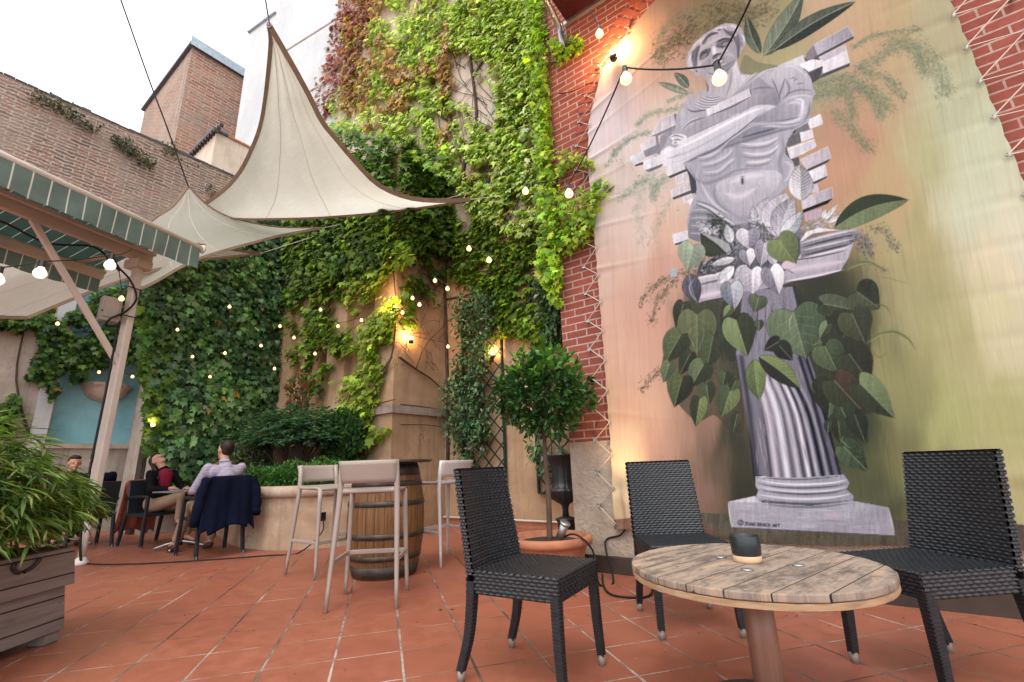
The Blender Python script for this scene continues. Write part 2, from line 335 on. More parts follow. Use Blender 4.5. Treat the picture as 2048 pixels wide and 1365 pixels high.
def paint_mural():
    s=Paint(); r=s.rng; W,H=s.W,s.H
    bg=[(1200,250,214,203,206),(1230,400,203,186,180),(1200,560,205,168,152),(1245,700,216,158,130),(1260,790,222,160,122),(1225,880,228,186,142),
        (1250,960,226,190,140),(1320,900,205,142,112),(1400,990,150,112,95),(1300,650,208,146,120),(1240,110,204,160,138),(1300,60,180,140,112),(1350,30,160,126,96),(1260,200,214,192,188),
        (1330,130,194,150,128),(1420,20,142,128,92),(1330,200,206,186,170),(1560,20,150,140,100),(1580,110,165,158,112),(1650,20,186,152,112),(1720,60,186,150,108),(1800,30,176,152,104),
        (1880,40,166,160,122),(1900,200,172,176,142),(1960,300,186,192,162),(1950,420,190,194,166),(2030,480,200,198,172),(1720,300,188,130,96),(1690,340,190,134,96),
        (1660,230,178,128,100),(1760,380,184,152,100),(1830,300,172,172,124),(1830,480,166,156,102),(1850,600,160,156,106),(1900,700,168,164,106),(1980,620,196,188,144),(2000,540,205,194,160),
        (2040,700,196,188,150),(1900,850,164,166,98),(2000,850,170,168,104),(1850,950,144,142,90),(1950,960,160,158,104),(2040,950,176,168,110),(1760,1000,84,88,62),(1790,900,118,118,74),(1790,760,140,138,86),
        (1430,960,108,92,76),(1470,900,66,66,54),(1490,990,58,60,48),(1420,800,150,112,92),(1350,350,202,182,170),(1330,480,206,166,144),(1290,300,212,196,190),(1350,560,200,146,124),(1280,460,208,184,172),
        (1720,860,64,72,54),(1470,700,62,66,54),(1650,620,52,58,46),(1700,700,52,58,46),(1400,640,80,84,66),(1640,180,150,150,116)]
    bg=np.array(bg,float); X,Y=np.meshgrid(np.arange(W)+s.X0,np.arange(H)+s.Y0)
    Xw=X+s.n3*11+s.n1*3; Yw=Y*.75+s.n3[::-1]*14; num=np.zeros((H,W,3)); den=np.zeros((H,W))
    for x,y,*c in bg:
        w=1/(((Xw-x)**2+(Yw-y*.75)**2)/900+1)**2.1; num+=w[...,None]*np.array(c); den+=w
    s.img=num/den[...,None]/255
    # long vertical brush marks of warm and green paint
    for k in range(3600):
        x=r.uniform(0,W); y=r.uniform(-40,H); l=r.uniform(25,150); xx=x+s.X0; 
        yi=int(np.clip(y+l/2,0,H-1)); xi=int(np.clip(x,0,W-1)); c=s.img[yi,xi]*r.uniform(.86,1.13)+r.normal(0,.014,3)
        sl=-.04-.16*(xx-1200)/800
        s.line(np.array([[x,y],[x-sl*l,y+l]]),r.uniform(1.5,6),c,r.uniform(.12,.34),taper=1)
    # the dark ground band at the foot of the picture
    s.fill('o',[(1380,1022),(1403,1026),(1460,1029),(1800,1041),(2110,1052),(2110,1140),(1200,1140),(1228,1040)],(98,94,80),(88,80,68),[(1400,1030),(1800,1120)],tex=.1)
    s.fill('o',[(1225,1040),(1385,1024),(1430,1060),(1380,1140),(1200,1140)],(160,104,82),(110,84,70),[(1240,1040),(1430,1100)],al=.8)
    for k in range(60):
        x=r.uniform(1240,2080); y=r.uniform(1050,1120); s.st('o',[(x,y),(x+r.uniform(30,120),y+4)],r.uniform(3,9),(r.uniform(80,130),r.uniform(72,96),r.uniform(62,80)),.25)
    # soft grasses and ferns behind the figure
    G=[(96,112,94),(78,92,76),(120,134,110),(140,148,120)]; G2=[(128,150,134),(150,166,152),(110,128,112),(176,180,150)]
    s.fern('r',[(620,760),(760,720),(900,690),(1000,700),(1080,760)],260,1.3,G,60)
    for pts,n,sp in (([(640,860),(800,820),(1000,780),(1200,830),(1330,960)],420,90),([(1000,430),(1150,340),(1350,290),(1600,260)],150,30),([(1040,620),(1200,540),(1450,400),(1600,520),(1640,640)],420,80),
                     ([(1300,400),(1500,380),(1700,500),(1800,700),(1830,830)],360,110),([(830,1000),(950,1100),(1050,1230),(1150,1330)],260,80),([(1100,780),(1200,900),(1250,1040)],200,70),([(900,760),(980,900),(1000,1050)],200,60),([(1100,640),(1300,700),(1450,860)],200,60)):
        s.fern('r',pts,int(n*1.2),1.4,G+[(150,150,96)],sp,.62,16)
    for pts,n,sp in (([(150,860),(250,740),(400,640),(560,600)],170,40),([(420,520),(560,400),(760,350),(960,310)],190,40),([(760,260),(900,190),(1040,130)],90,34),([(640,1250),(500,1150),(360,1250),(240,1330)],190,60),([(800,1080),(640,1200),(600,1340)],200,60),([(160,820),(120,900),(80,980)],70,40)):
        s.fern('t',pts,n,1.4,G2,sp,.6,18)
    for pts,n in (([(540,620),(420,760),(380,900),(400,1060)],120),([(600,500),(470,640),(440,800)],100),([(520,860),(470,960),(430,1050)],80),([(460,180),(520,100),(620,60)],140),([(500,280),(470,220),(620,110)],110)):
        s.fern('a',pts,n,1.3,G if pts[0][1]<300 else G2,34,.5,9)
    for pts in ([(180,260),(230,180),(330,120),(400,100)],[(240,330),(270,220),(340,150)],[(185,640),(260,560),(330,520)]): s.fern('c',pts,140,1.5,[(88,92,76),(110,104,84),(72,78,62)],26,.8,7)
    for pts in ([(690,60),(800,30),(900,60),(940,20)],[(470,240),(560,180),(620,120)],[(700,150),(760,90),(860,70)]): s.fern('a',pts,320,1.8,[(88,86,62),(104,98,70),(70,72,54),(124,112,74)],60,.65,12)
    # long leaves beside the head
    s.fill('a',[(840,240),(900,270),(1000,290),(960,330),(830,330)],(112,116,88),al=.6,sm=True)
    s.leaf('r',(180,480),(60,150),120,(86,100,86),(104,118,100),-20); s.leaf('r',(210,500),(560,-60),190,(92,104,88),(118,130,110),20); s.leaf('r',(300,450),(1030,15),150,(74,88,80),(96,108,94),-30)
    s.st('r',[(180,560),(220,490),(300,430)],10,(140,140,104)); s.leaf('h',(210,830),(50,660),110,(110,132,116),(122,144,128),10); s.leaf('t',(1000,150),(660,30),80,(132,150,132),(146,162,142),0,va=.1)
    # bricks of the broken wall round the figure (drawn in the painting)
    LB=(204,200,216); 
    def slab(fr,pts,c=LB,c2=None,sh=None,shc=(96,98,112)):
        if sh: s.fill(fr,sh,shc,tex=.03)
        s.fill(fr,pts,c,c2 or tuple(v*.93 for v in c),tex=.045); s.line(s.P(fr,pts),.9,np.array([.95,.94,.98]),.35,closed=True)
    s.fill('r',[(560,520),(700,480),(740,600),(680,720),(560,740)],(110,108,124))
    s.fill('r',[(330,590),(560,490),(600,600),(480,640)],(196,194,208))
    slab('r',[(655,400),(960,235),(1010,320),(690,490)],(172,166,194),(150,148,176),[(690,485),(1010,320),(1012,345),(700,512)]); s.fill('r',[(655,400),(690,490),(650,525),(585,535),(590,480)],(142,128,150))
    slab('r',[(700,510),(935,400),(950,450),(735,560)],(190,180,200)); slab('r',[(735,560),(950,455),(975,560),(740,655)],(206,204,218),None,[(735,655),(978,560),(975,590),(700,705)]); s.fill('r',[(700,705),(640,745),(620,660),(730,590),(725,660)],(98,98,114))
    slab('r',[(530,575),(640,530),(735,540),(738,585),(610,640)],(218,216,226))
    for q,sh in ((([(600,1070),(715,1020),(735,1090),(625,1145)]),None),(([(535,1190),(640,1155),(655,1225),(545,1262)]),None),([(425,1320),(655,1240),(680,1300),(560,1370),(440,1400)],None)): slab('r',q,(208,208,220))
    s.fill('r',[(480,1130),(600,1080),(625,1145),(500,1200)],(128,128,146)); s.fill('r',[(430,1225),(535,1190),(545,1262),(430,1310)],(126,128,146))
    slab('b',[(1615,190),(1730,130),(1755,220),(1640,265)],(206,206,220)); slab('b',[(1545,300),(1660,275),(1670,340),(1560,385)],(204,206,222)); slab('b',[(1435,455),(1680,360),(1690,430),(1460,540)],(196,198,214))
    slab('b',[(1545,545),(1800,425),(1830,530),(1610,630)],(190,180,198),None,[(1610,630),(1830,530),(1800,570),(1620,655)]); slab('b',[(1620,655),(1775,590),(1795,690),(1660,750)],(208,208,222),None,[(1655,750),(1795,690),(1790,710),(1680,770)])
    s.fill('b',[(1430,330),(1545,300),(1560,385),(1450,430),(1410,420)],(118,120,136)); s.fill('b',[(1440,255),(1505,250),(1505,300),(1430,335)],(70,74,84)); s.fill('b',[(1410,400),(1460,540),(1540,520),(1545,590),(1500,610),(1420,520)],(104,110,124))
    slab('b',[(1560,900),(1840,795),(1850,890),(1570,1000)],(196,190,206),(170,160,180),[(1570,1000),(1850,890),(1800,945),(1575,1030)],(60,62,74)); s.fill('b',[(1580,1030),(1740,985),(1760,1060),(1600,1110)],(180,158,176)); s.fill('b',[(1660,770),(1710,760),(1720,840),(1640,850)],(196,184,200))
    slab('t',[(570,640),(700,440),(840,385),(880,500),(640,610)],(202,198,214),None,[(570,645),(880,505),(880,540),(660,640),(690,860),(640,830),(630,640)],(136,140,166)); 
    s.fill('t',[(690,640),(890,520),(920,720),(760,760),(690,860),(670,800)],(150,152,178)); slab('t',[(458,735),(625,645),(640,735),(480,815)],(206,204,220)); s.fill('t',[(490,810),(640,740),(660,830),(500,890)],(138,144,176))
    slab('t',[(335,880),(490,815),(520,900),(390,970)],(204,202,218),None,[(390,970),(500,930),(500,960),(410,985)]); slab('t',[(490,930),(680,860),(720,950),(510,1030)],(210,212,226),None,[(510,1030),(720,950),(700,990),(560,1050)],(112,128,158))
    slab('t',[(745,1010),(950,950),(960,1010),(770,1100)],(206,202,218),None,[(770,1100),(975,1015),(990,1040),(800,1120)]); slab('t',[(860,1100),(1000,1040),(1015,1150),(870,1195)],(202,198,214)); slab('t',[(800,1260),(1020,1165),(1040,1240),(820,1340)],(200,192,208),None,[(820,1340),(1040,1255),(1040,1290),(840,1365)],(98,104,126))
    s.fill('t',[(950,950),(985,950),(1060,1080),(1110,1190),(1085,1340),(1040,1290),(1010,1090)],(92,98,114)); slab('t',[(940,1340),(1080,1290),(1090,1350),(960,1400)],(190,192,208)); slab('b',[(530,915),(590,890),(595,945),(545,955)],(206,200,216))
    slab('b',[(388,1225),(530,1190),(545,1265),(400,1310)],(204,206,222),None,[(400,1310),(545,1265),(490,1300),(420,1325)],(96,100,116)); s.fill('t',[(840,385),(870,390),(910,520),(905,610),(880,600)],(122,124,146))
    # figure: body
    body=(172,174,196)
    s.fill('a',[(600,420),(660,395),(700,380),(675,330),(800,280),(830,320),(870,325),(980,290),(1060,285),(1110,320),(1140,400),(1130,460),(1118,530),(1060,560),(1030,600),(1010,660),(1050,700),(1070,760),(1000,830),(960,870),(900,960),(840,970),(760,970),(700,1050),(600,1030),(590,960),(610,880),(635,830),(630,780),(600,740),(570,700),(480,650),(510,600),(540,560),(545,500)],body,(158,162,186),[(700,300),(800,960)],sm=False,tex=.03)
    # draped cloth on the left breast and shoulder
    s.fill('t',[(930,590),(900,380),(1000,300),(1160,140),(1420,140),(1480,0),(1800,-40),(2000,120),(2040,300),(1850,290),(1500,380),(1200,500)],(176,176,198),(150,152,178),[(1000,200),(1700,500)],tex=.03)
    for k in range(6): s.st('t',[(1150-22*k,160+28*k),(1240-15*k,205+28*k),(1330,200+26*k),(1430,170+22*k)],10,(128,132,156),.75); s.st('t',[(1160-22*k,148+28*k),(1250-15*k,190+28*k),(1340,186+26*k),(1420,160+22*k)],8,(214,212,226),.6)
    s.st('t',[(980,320),(1050,360),(1130,355),(1220,340)],18,(110,114,140),.8); s.st('t',[(930,590),(1000,500),(1120,450),(1220,425)],12,(112,116,142),.8); s.st('t',[(940,560),(1020,470),(1120,430)],14,(206,204,220),.5)
    for k in range(7): s.st('h',[(660+30*k,930-16*k),(800+45*k,830-30*k),(940+48*k,690-14*k),(1000+60*k,650-12*k)],16,(132,134,158) if k%2 else (206,204,218),.6)
    s.fill('t',[(930,600),(1100,480),(1250,430),(1500,380),(1480,440),(1250,540),(980,640)],(164,160,184)); s.fill('t',[(1480,380),(1720,190),(1990,140),(2040,280),(1860,280),(1500,400)],(158,156,178),(132,134,158),[(1700,200),(1900,400)])
    # sleeve of the right shoulder
    s.fill('r',[(270,690),(330,600),(430,570),(540,600),(620,680),(650,780),(665,850),(560,860),(420,900),(360,930),(330,800)],(184,182,202),(160,162,186),[(400,580),(520,880)],sm=True,tex=.03)
    for p in ([(400,700),(380,760),(350,860),(360,930)],[(400,700),(440,790),(400,880)],[(280,700),(320,780),(350,900)]): s.st('r',p,16,(110,114,136),.6)
    s.st('r',[(370,890),(440,830),(540,800),(650,810)],16,(112,122,146),.6); s.st('r',[(360,930),(450,870),(560,850),(650,860)],14,(205,205,222),.6); s.st('r',[(380,600),(480,590),(600,690)],20,(206,204,218),.5)
    for p in ([(470,720),(520,700)],[(500,750),(570,740)],[(450,700),(500,690)]): s.st('r',p,10,(110,116,140),.5)
    s.st('r',[(100,800),(200,780),(320,790)],14,(120,122,146),.6); s.fill('r',[(0,905),(100,850),(220,830),(320,850),(340,930),(250,930),(100,960),(0,1010)],(168,162,182),(140,142,166),[(100,850),(200,960)],sm=True)
    # neck
    s.fill('h',[(420,700),(560,820),(720,560),(760,520),(800,690),(920,680),(700,930),(640,960),(560,930),(380,930),(300,900),(430,860)],(176,172,192),(196,192,206),[(450,800),(780,600)]); s.st('h',[(740,560),(760,640),(800,690)],22,(206,202,216),.7); s.st('h',[(700,600),(690,760),(640,930)],26,(140,140,164),.6); s.st('h',[(400,740),(430,830),(420,880)],20,(104,104,124),.6)
    # brick held across the breast
    slab('h',[(415,1080),(905,840),(925,920),(430,1150)],(206,204,218)); s.st('h',[(430,1155),(700,1050),(925,925)],9,(84,86,104),.9); s.st('h',[(905,840),(925,920)],8,(96,98,116))
    # arms: back arm first, then the pale forearm in front
    s.fill('b',[(470,560),(860,400),(1120,240),(1290,80),(1500,60),(1640,0),(1650,90),(1620,170),(1540,240),(1420,280),(1200,310),(960,380),(820,420),(560,560)],(160,164,188),(142,146,172),[(1200,60),(1300,320)],sm=True,tex=.03)
    s.fill('r',[(360,930),(430,880),(560,860),(630,880),(625,960),(590,1060),(500,1130),(420,1120),(300,1180),(0,1240),(0,1140),(200,1020)],(166,168,192),(140,144,170),[(520,870),(300,1200)],sm=True)
    s.st('r',[(420,930),(500,910),(560,950),(520,1060),(380,1110),(200,1130)],46,(206,206,222),.55); s.st('r',[(540,1000),(560,900),(480,880)],20,(224,222,234),.6); s.st('r',[(330,1140),(180,1180),(0,1230)],18,(98,104,128),.85); s.st('r',[(620,900),(610,1000),(570,1080)],16,(120,126,150),.7)
    for o,c,w,a in ((0,(120,128,156),26,.7),(36,(196,196,214),30,.6),(80,(126,134,162),22,.6),(110,(190,190,208),26,.5)): s.st('b',[(620,520-o*.3),(900,385-o*.5),(1120,240-o*.2+0),(1400,190+o*.5),(1560,150+o*.6)],w,c,a)
    s.fill('t',[(700,810),(780,755),(860,770),(960,680),(1240,540),(1560,400),(1760,300),(1900,285),(1990,310),(1830,380),(1640,540),(1400,720),(1200,850),(960,940),(830,1000),(740,985),(690,930),(680,860)],(206,208,224),(184,188,210),[(900,700),(1100,900)],sm=True,tex=.03)
    for p,w,c,a in (([(740,900),(870,870),(1050,800),(1280,680),(1500,560),(1700,430)],22,(160,168,194),.55),([(760,960),(980,900),(1180,800),(1400,690),(1620,520),(1800,390)],20,(176,182,206),.6),([(850,800),(1100,680),(1400,520),(1700,370),(1880,310)],34,(228,228,238),.65),
        ([(960,945),(1200,850),(1400,725),(1640,545),(1820,390)],14,(96,106,134),.85),([(720,850),(760,800),(820,800)],34,(226,228,238),.7),([(770,900),(860,870),(930,820)],12,(150,158,184),.6),([(980,665),(1200,560),(1500,420)],8,(120,126,152),.6)): s.st('t',p,w,c,a)
    s.fill('t',[(790,650),(850,620),(940,620),(990,660),(920,720),(860,740),(820,725),(830,690)],(206,206,220),sm=True)
    for p in ([(800,655),(870,635),(960,660)],[(830,690),(880,680),(930,690)],[(835,722),(880,712)]): s.st('t',p,9,(92,96,120),.85)
    # ribs, chest and belly
    D=(128,136,164); L=(208,206,222); T=(140,158,178)
    s.st('b',[(520,560),(700,480),(960,400),(1200,330),(1420,270)],40,(116,124,152),.7); s.st('b',[(960,400),(990,520),(980,620)],90,T,.6)
    for k,(p) in enumerate(([(980,430),(1120,440),(1250,420),(1340,370)],[(1010,510),(1120,530),(1260,510),(1350,440)],[(1040,600),(1160,600),(1280,570)])): s.st('b',p,24,D,.6); s.st('b',[(x+10,y-34) for x,y in p],30,L,.65)
    for p in ([(600,560),(720,540),(820,480),(900,410)],[(640,620),(760,600),(880,540),(940,470)],[(660,690),(800,680),(900,600),(960,560)]): s.st('b',p,24,D,.45); s.st('b',[(x,y-32) for x,y in p],26,L,.5)
    s.st('b',[(540,600),(600,720),(700,760),(860,700),(980,640),(1200,620)],34,(130,140,168),.6); s.st('b',[(1380,330),(1400,450),(1360,560),(1380,700),(1330,800)],44,(134,142,170),.6)
    s.fill('b',[(800,760),(1000,680),(1250,640),(1380,680),(1340,800),(1230,900),(1060,1060),(900,980),(810,870)],(186,184,204),(168,164,188),[(1000,700),(1000,1000)],sm=True,al=.8); s.st('b',[(900,760),(1050,700),(1230,680)],60,(202,200,218),.6); s.st('b',[(860,850),(1000,880),(1150,800)],70,(206,198,212),.6)
    s.st('b',[(770,780),(770,880),(830,970),(940,1040)],38,(130,144,170),.65); s.st('b',[(900,1010),(1000,1080),(1100,1060),(1200,960)],50,(150,152,180),.6); s.st('b',[(1022,722),(1024,758)],24,(84,88,110),.9,taper=0); s.st('b',[(1000,700),(1050,700)],14,(130,132,156),.6)
    s.st('b',[(640,740),(700,860),(780,960),(900,1040)],30,(206,202,218),.5); s.st('b',[(620,800),(640,880),(740,960)],30,(160,176,198),.5); s.st('b',[(1400,560),(1470,600),(1450,700),(1400,740)],40,(196,192,210),.6)
    # cloth at the hips
    s.fill('b',[(600,930),(700,950),(900,1080),(1010,1170),(900,1200),(760,1260),(640,1300),(530,1260),(525,1150),(560,1010)],(150,152,174),(130,134,158),[(600,950),(600,1250)])
    for k in range(7): s.st('b',[(545-2*k,1010+34*k),(640,1000+36*k),(760+10*k,1010+34*k)],14,(112,118,144) if k%2 else (190,188,206),.5)
    s.st('b',[(600,935),(720,980),(860,1080),(1000,1165)],26,(196,196,212),.8); s.st('b',[(600,955),(720,1005),(850,1105),(960,1180)],10,(84,92,112),.8); s.st('b',[(590,915),(720,955),(880,1050)],8,(96,104,126),.7)
    # head
    s.fill('f',[(170,1150),(180,950),(230,800),(300,690),(360,600),(480,480),(620,370),(780,270),(900,200),(1060,120),(1180,90),(1330,95),(1460,130),(1560,200),(1600,300),(1650,420),(1670,520),(1660,640),(1600,760),(1530,830),(1500,950),(1460,1000),(1400,1120),(1300,1240),(1200,1420),(900,1500),(600,1450),(420,1330),(340,1320),(230,1260)],(184,180,196),(166,164,184),[(500,500),(1300,1200)],sm=True,tex=.03)
    s.fill('f',[(420,1200),(440,900),(520,720),(700,520),(900,420),(1100,400),(1250,400),(1360,500),(1440,650),(1470,850),(1440,1000),(1350,1150),(1150,1350),(900,1420),(650,1400),(500,1320)],(182,176,194),(162,158,178),[(600,600),(1350,1150)],sm=True)
    hair=(112,114,134)
    for p,w in (([(400,1180),(400,1000),(430,840),(520,680)],70),([(620,560),(700,440),(820,350),(920,330)],70),([(1100,250),(1200,320),(1330,400),(1400,480)],80),([(300,1000),(330,850),(400,740)],60),([(1480,600),(1500,800),(1490,980)],50),([(940,330),(1000,250),(1060,270)],36),([(1540,560),(1600,700)],50),([(300,1180),(290,1080)],50)): s.st('f',p,w,hair,.75)
    for p,w in (([(220,1150),(240,1000),(300,860)],34),([(480,640),(560,520),(640,440)],30),([(860,300),(940,290),(1000,350)],26),([(900,230),(1050,200),(1200,180)],40),([(1250,150),(1400,180),(1500,280)],60),([(1560,380),(1620,460),(1640,600)],40),([(330,700),(430,590),(560,470)],26),([(1340,330),(1420,330)],40),([(1530,820),(1560,860)],20),([(240,1080),(330,1120)],20)): s.st('f',p,w,(222,216,228),.7)
    # face
    s.st('f',[(620,700),(720,620),(880,520),(1060,450),(1250,440)],60,(200,192,206),.7); s.st('f',[(900,590),(1010,530),(1130,490),(1260,490),(1340,540)],50,(92,90,104),.9); s.st('f',[(950,640),(1030,690),(1130,680),(1220,630)],42,(96,94,110),.85)
    s.fill('f',[(1060,590),(1140,530),(1260,520),(1330,550),(1250,600),(1140,650),(1080,650)],(166,160,176),sm=True); s.st('f',[(1080,600),(1180,550),(1330,550)],12,(70,70,86),.8); s.st('f',[(1090,640),(1180,640),(1240,600)],10,(90,90,106),.7)
    s.st('f',[(500,930),(560,840),(660,780),(780,740)],54,(88,86,104),.9); s.st('f',[(700,780),(720,860),(640,950),(520,1000)],40,(84,86,100),.85); s.fill('f',[(510,960),(560,880),(650,830),(700,850),(660,930),(580,990),(520,1000)],(160,154,170),sm=True); s.st('f',[(510,950),(570,870),(670,820)],10,(66,66,82),.8)
    s.st('f',[(830,700),(870,760),(900,840)],90,(214,210,222),.85); s.st('f',[(800,760),(820,860),(830,940)],24,(150,146,166),.6); s.st('f',[(940,700),(960,780),(1010,820)],40,(196,190,204),.6)
    s.st('f',[(830,980),(880,930),(960,900),(1030,870)],50,(84,84,108),.9); s.st('f',[(900,860),(980,820)],24,(214,208,220),.7)
    s.st('f',[(810,1180),(880,1080),(960,1010),(1100,985)],16,(70,70,84),.95); s.st('f',[(830,1100),(940,1010),(1090,960)],26,(196,190,204),.6); s.st('f',[(850,1190),(960,1110),(1090,1030)],34,(206,204,210),.7); s.st('f',[(880,1230),(1000,1150),(1080,1100)],20,(120,122,134),.6)
    s.st('f',[(470,1200),(540,1100),(640,1100)],80,(206,200,212),.5); s.st('f',[(620,1300),(680,1180),(740,1080)],60,(152,148,170),.5); s.st('f',[(1150,900),(1280,880),(1380,960)],90,(196,184,200),.5); s.st('f',[(1100,1180),(1250,1120),(1380,1020)],60,(138,138,160),.6); s.st('f',[(1050,1160),(1180,1110)],30,(214,208,218),.6); s.st('f',[(420,700),(600,560),(760,460)],40,(176,172,188),.4)
    s.fill('f',[(330,1290),(400,1240),(480,1300),(520,1400),(470,1440),(380,1400)],(176,168,190),sm=True); s.st('f',[(410,1290),(440,1340)],24,(70,70,88),.8)
    for p,w,c,a in (([(980,560),(1080,520),(1200,500),(1320,540)],26,(52,50,64),.8),([(520,960),(580,860),(680,800),(760,770)],26,(50,50,64),.8),([(940,650),(1040,680),(1140,660)],18,(60,60,76),.7),([(840,960),(900,905),(1000,880)],24,(58,58,78),.8),([(820,1160),(900,1060),(1090,990)],12,(48,48,60),.9),([(1440,520),(1480,760),(1470,1000)],40,(92,94,112),.7),([(420,1180),(410,1000),(450,820)],44,(84,84,104),.7),([(640,500),(730,400),(860,340),(1000,320)],36,(88,88,106),.7),([(1180,320),(1320,390),(1400,500)],44,(88,90,108),.7),([(700,1340),(900,1400),(1150,1330),(1330,1150)],46,(112,112,134),.6),([(860,720),(900,800),(930,850)],40,(226,222,232),.7),([(700,1000),(760,1060),(740,1180)],30,(134,130,150),.5)): s.st('f',p,w,c,a)
    G_=lambda pts,c,al=.9,c2=None: s.fill('f',pts,c,c2,sm=True,al=al,tex=.04)
    G_([(330,1180),(300,950),(400,720),(500,650),(520,700),(440,850),(425,1050),(420,1240)],(118,120,142),.8); G_([(560,600),(620,480),(780,350),(920,310),(980,350),(880,380),(740,450),(650,580),(600,640)],(114,116,138),.75)
    G_([(1090,210),(1250,290),(1400,300),(1500,400),(1540,650),(1510,850),(1465,1010),(1440,700),(1350,480),(1200,330)],(122,122,144),.85); G_([(1350,330),(1420,310),(1460,380),(1400,420)],(186,188,204),.8); G_([(1540,420),(1600,480),(1610,640),(1560,720)],(150,146,168),.7)
    G_([(215,1180),(225,1020),(290,1060),(330,1160),(300,1240)],(188,186,204),.9); G_([(920,655),(975,575),(1080,510),(1200,480),(1335,515),(1340,560),(1220,605),(1180,685),(1060,722),(960,705)],(128,126,142),.8); G_([(1070,625),(1140,575),(1240,575),(1220,630),(1130,665)],(158,152,168),.9); s.st('f',[(1060,610),(1150,560),(1320,545)],13,(86,86,102),.8,taper=0)
    G_([(490,965),(530,870),(620,780),(760,720),(805,760),(740,880),(640,980),(510,1022)],(122,122,138),.8); G_([(530,975),(585,895),(680,860),(665,925),(600,980)],(150,145,160),.9); s.st('f',[(520,950),(590,870),(700,825)],12,(86,86,102),.8,taper=0)
    G_([(800,730),(885,680),(935,800),(880,890),(825,880)],(212,208,220),.9); G_([(820,1015),(850,920),(940,850),(1035,850),(1040,890),(965,925),(940,985),(870,995)],(118,116,138),.85); s.st('f',[(900,870),(960,830),(1010,840)],18,(206,200,214),.8)
    G_([(808,1190),(880,1080),(980,1005),(1105,982),(1060,1015),(960,1055),(885,1135)],(74,72,88),.95); G_([(850,1195),(900,1120),(1000,1050),(1090,1020),(1040,1080),(940,1150)],(200,198,208),.85); G_([(1000,1240),(1150,1150),(1350,1060),(1430,1000),(1380,1130),(1250,1260),(1100,1340)],(140,138,160),.6); G_([(560,1120),(620,1060),(700,1040),(680,1180),(600,1260)],(154,148,170),.5); G_([(1000,760),(1150,740),(1230,800),(1100,860)],(198,192,208),.6)
    s.fill('l',[(560,-20),(1060,-110),(1120,60),(900,40),(780,160),(740,300),(720,400),(660,440),(560,420)],(54,56,54),sm=True,al=.6)
    for c,q in (((60,64,52),[(180,60),(330,0),(560,20),(620,200),(660,440),(680,640),(700,960),(600,980),(480,860),(340,900),(160,700),(90,460),(180,250)]),((54,60,50),[(1060,-20),(1400,-40),(1560,60),(1640,200),(1640,520),(1690,800),(1600,880),(1620,1060),(1450,1090),(1330,960),(1200,700),(1200,480),(1290,200)])): s.fill('l',q,c,sm=True,al=.6,tex=.16)
    # capital of the column
    cap=(178,172,194)
    s.fill('k',[(400,330),(640,280),(1000,230),(1200,300),(1210,520),(1060,700),(640,760),(360,740),(380,600),(600,480)],(128,130,146),(104,106,118),[(800,300),(800,700)],tex=.12)
    s.fill('k',[(350,760),(650,700),(1100,640),(1200,480),(1560,400),(1640,300),(1560,540),(1500,640),(1050,745),(820,800),(590,850),(385,890),(350,800)],cap,(160,152,176),[(700,600),(750,850)])
    s.fill('k',[(1180,400),(1500,320),(1660,305),(1620,400),(1540,450),(1190,540)],(150,150,172),(128,130,152),[(1300,350),(1350,520)]); s.fill('k',[(360,690),(520,650),(640,620),(640,700),(360,755)],(176,176,192))
    for p,w,c in (([(1190,420),(1400,360),(1640,310)],18,(200,198,214)),([(1190,455),(1400,400),(1610,350)],14,(86,88,106)),([(1190,480),(1400,430),(1600,385)],16,(196,194,210)),([(1190,520),(1400,470),(1600,420)],12,(80,82,100)),([(1180,545),(1350,505),(1560,450)],18,(206,202,216)),([(1060,560),(1300,530),(1560,475)],10,(90,88,108)),([(1050,740),(1250,700),(1500,645)],14,(90,84,104)),
        ([(1060,640),(1300,600),(1540,560)],60,(196,182,200)),([(1060,720),(1300,680),(1530,625)],20,(212,204,218)),([(370,750),(520,715),(640,700)],10,(100,98,114)),([(370,700),(500,670),(640,640)],22,(208,204,214)),([(370,850),(480,820),(570,800)],60,(200,188,206)),([(400,670),(500,655),(640,610)],12,(90,92,106)),([(385,885),(590,850),(820,800)],12,(84,80,96))): s.st('k',p,w,c,.8)
    # lilac shade and trailing roots under the capital, then the shaft
    s.fill('l',[(640,400),(690,-60),(1060,-100),(1180,420),(1230,560),(1300,850),(1420,1260),(1440,1310),(1200,1330),(900,1325),(790,1300),(760,1100),(700,760),(650,460)],(138,134,164),(120,116,146),[(700,300),(1400,900)],tex=.04)
    fl=[(770,(92,92,122),40),(830,(134,128,158),40),(880,(92,90,116),16),(920,(196,184,206),46),(965,(120,112,140),14),(1000,(208,204,222),50),(1050,(112,108,138),18),(1085,(184,178,202),40),(1125,(96,94,120),18),(1160,(206,204,222),30),(1195,(72,74,104),18),(1225,(170,168,194),26),(1265,(52,56,88),26),(1300,(150,150,182),18),(1335,(64,68,100),26),(1375,(112,114,148),16),(1395,(58,62,94),20)]
    for x,c,w in fl:
        t=(x-770)/(1395-770); top=(680+480*t,430+ (160 if .1<t<.9 else 0)); s.st('l',[top,((top[0]+x+24)/2+6,850),(x+24,1318)],w*1.15,c,.8,taper=0)
    for k in range(160):
        t=r.uniform(0,1); y0=r.uniform(450,1200); a=(y0-430)/890; x=(680+480*t)*(1-a)+(794+625*t)*a; l=r.uniform(60,220); b=a+l/890
        if y0+l>1310: continue
        x2=(680+480*t)*(1-b)+(794+625*t)*b; v=r.choice([(210,206,224),(86,84,112),(176,158,176),(150,148,176)]); s.st('l',[(x,y0),(x2,y0+l)],r.uniform(3,8),v,.25)
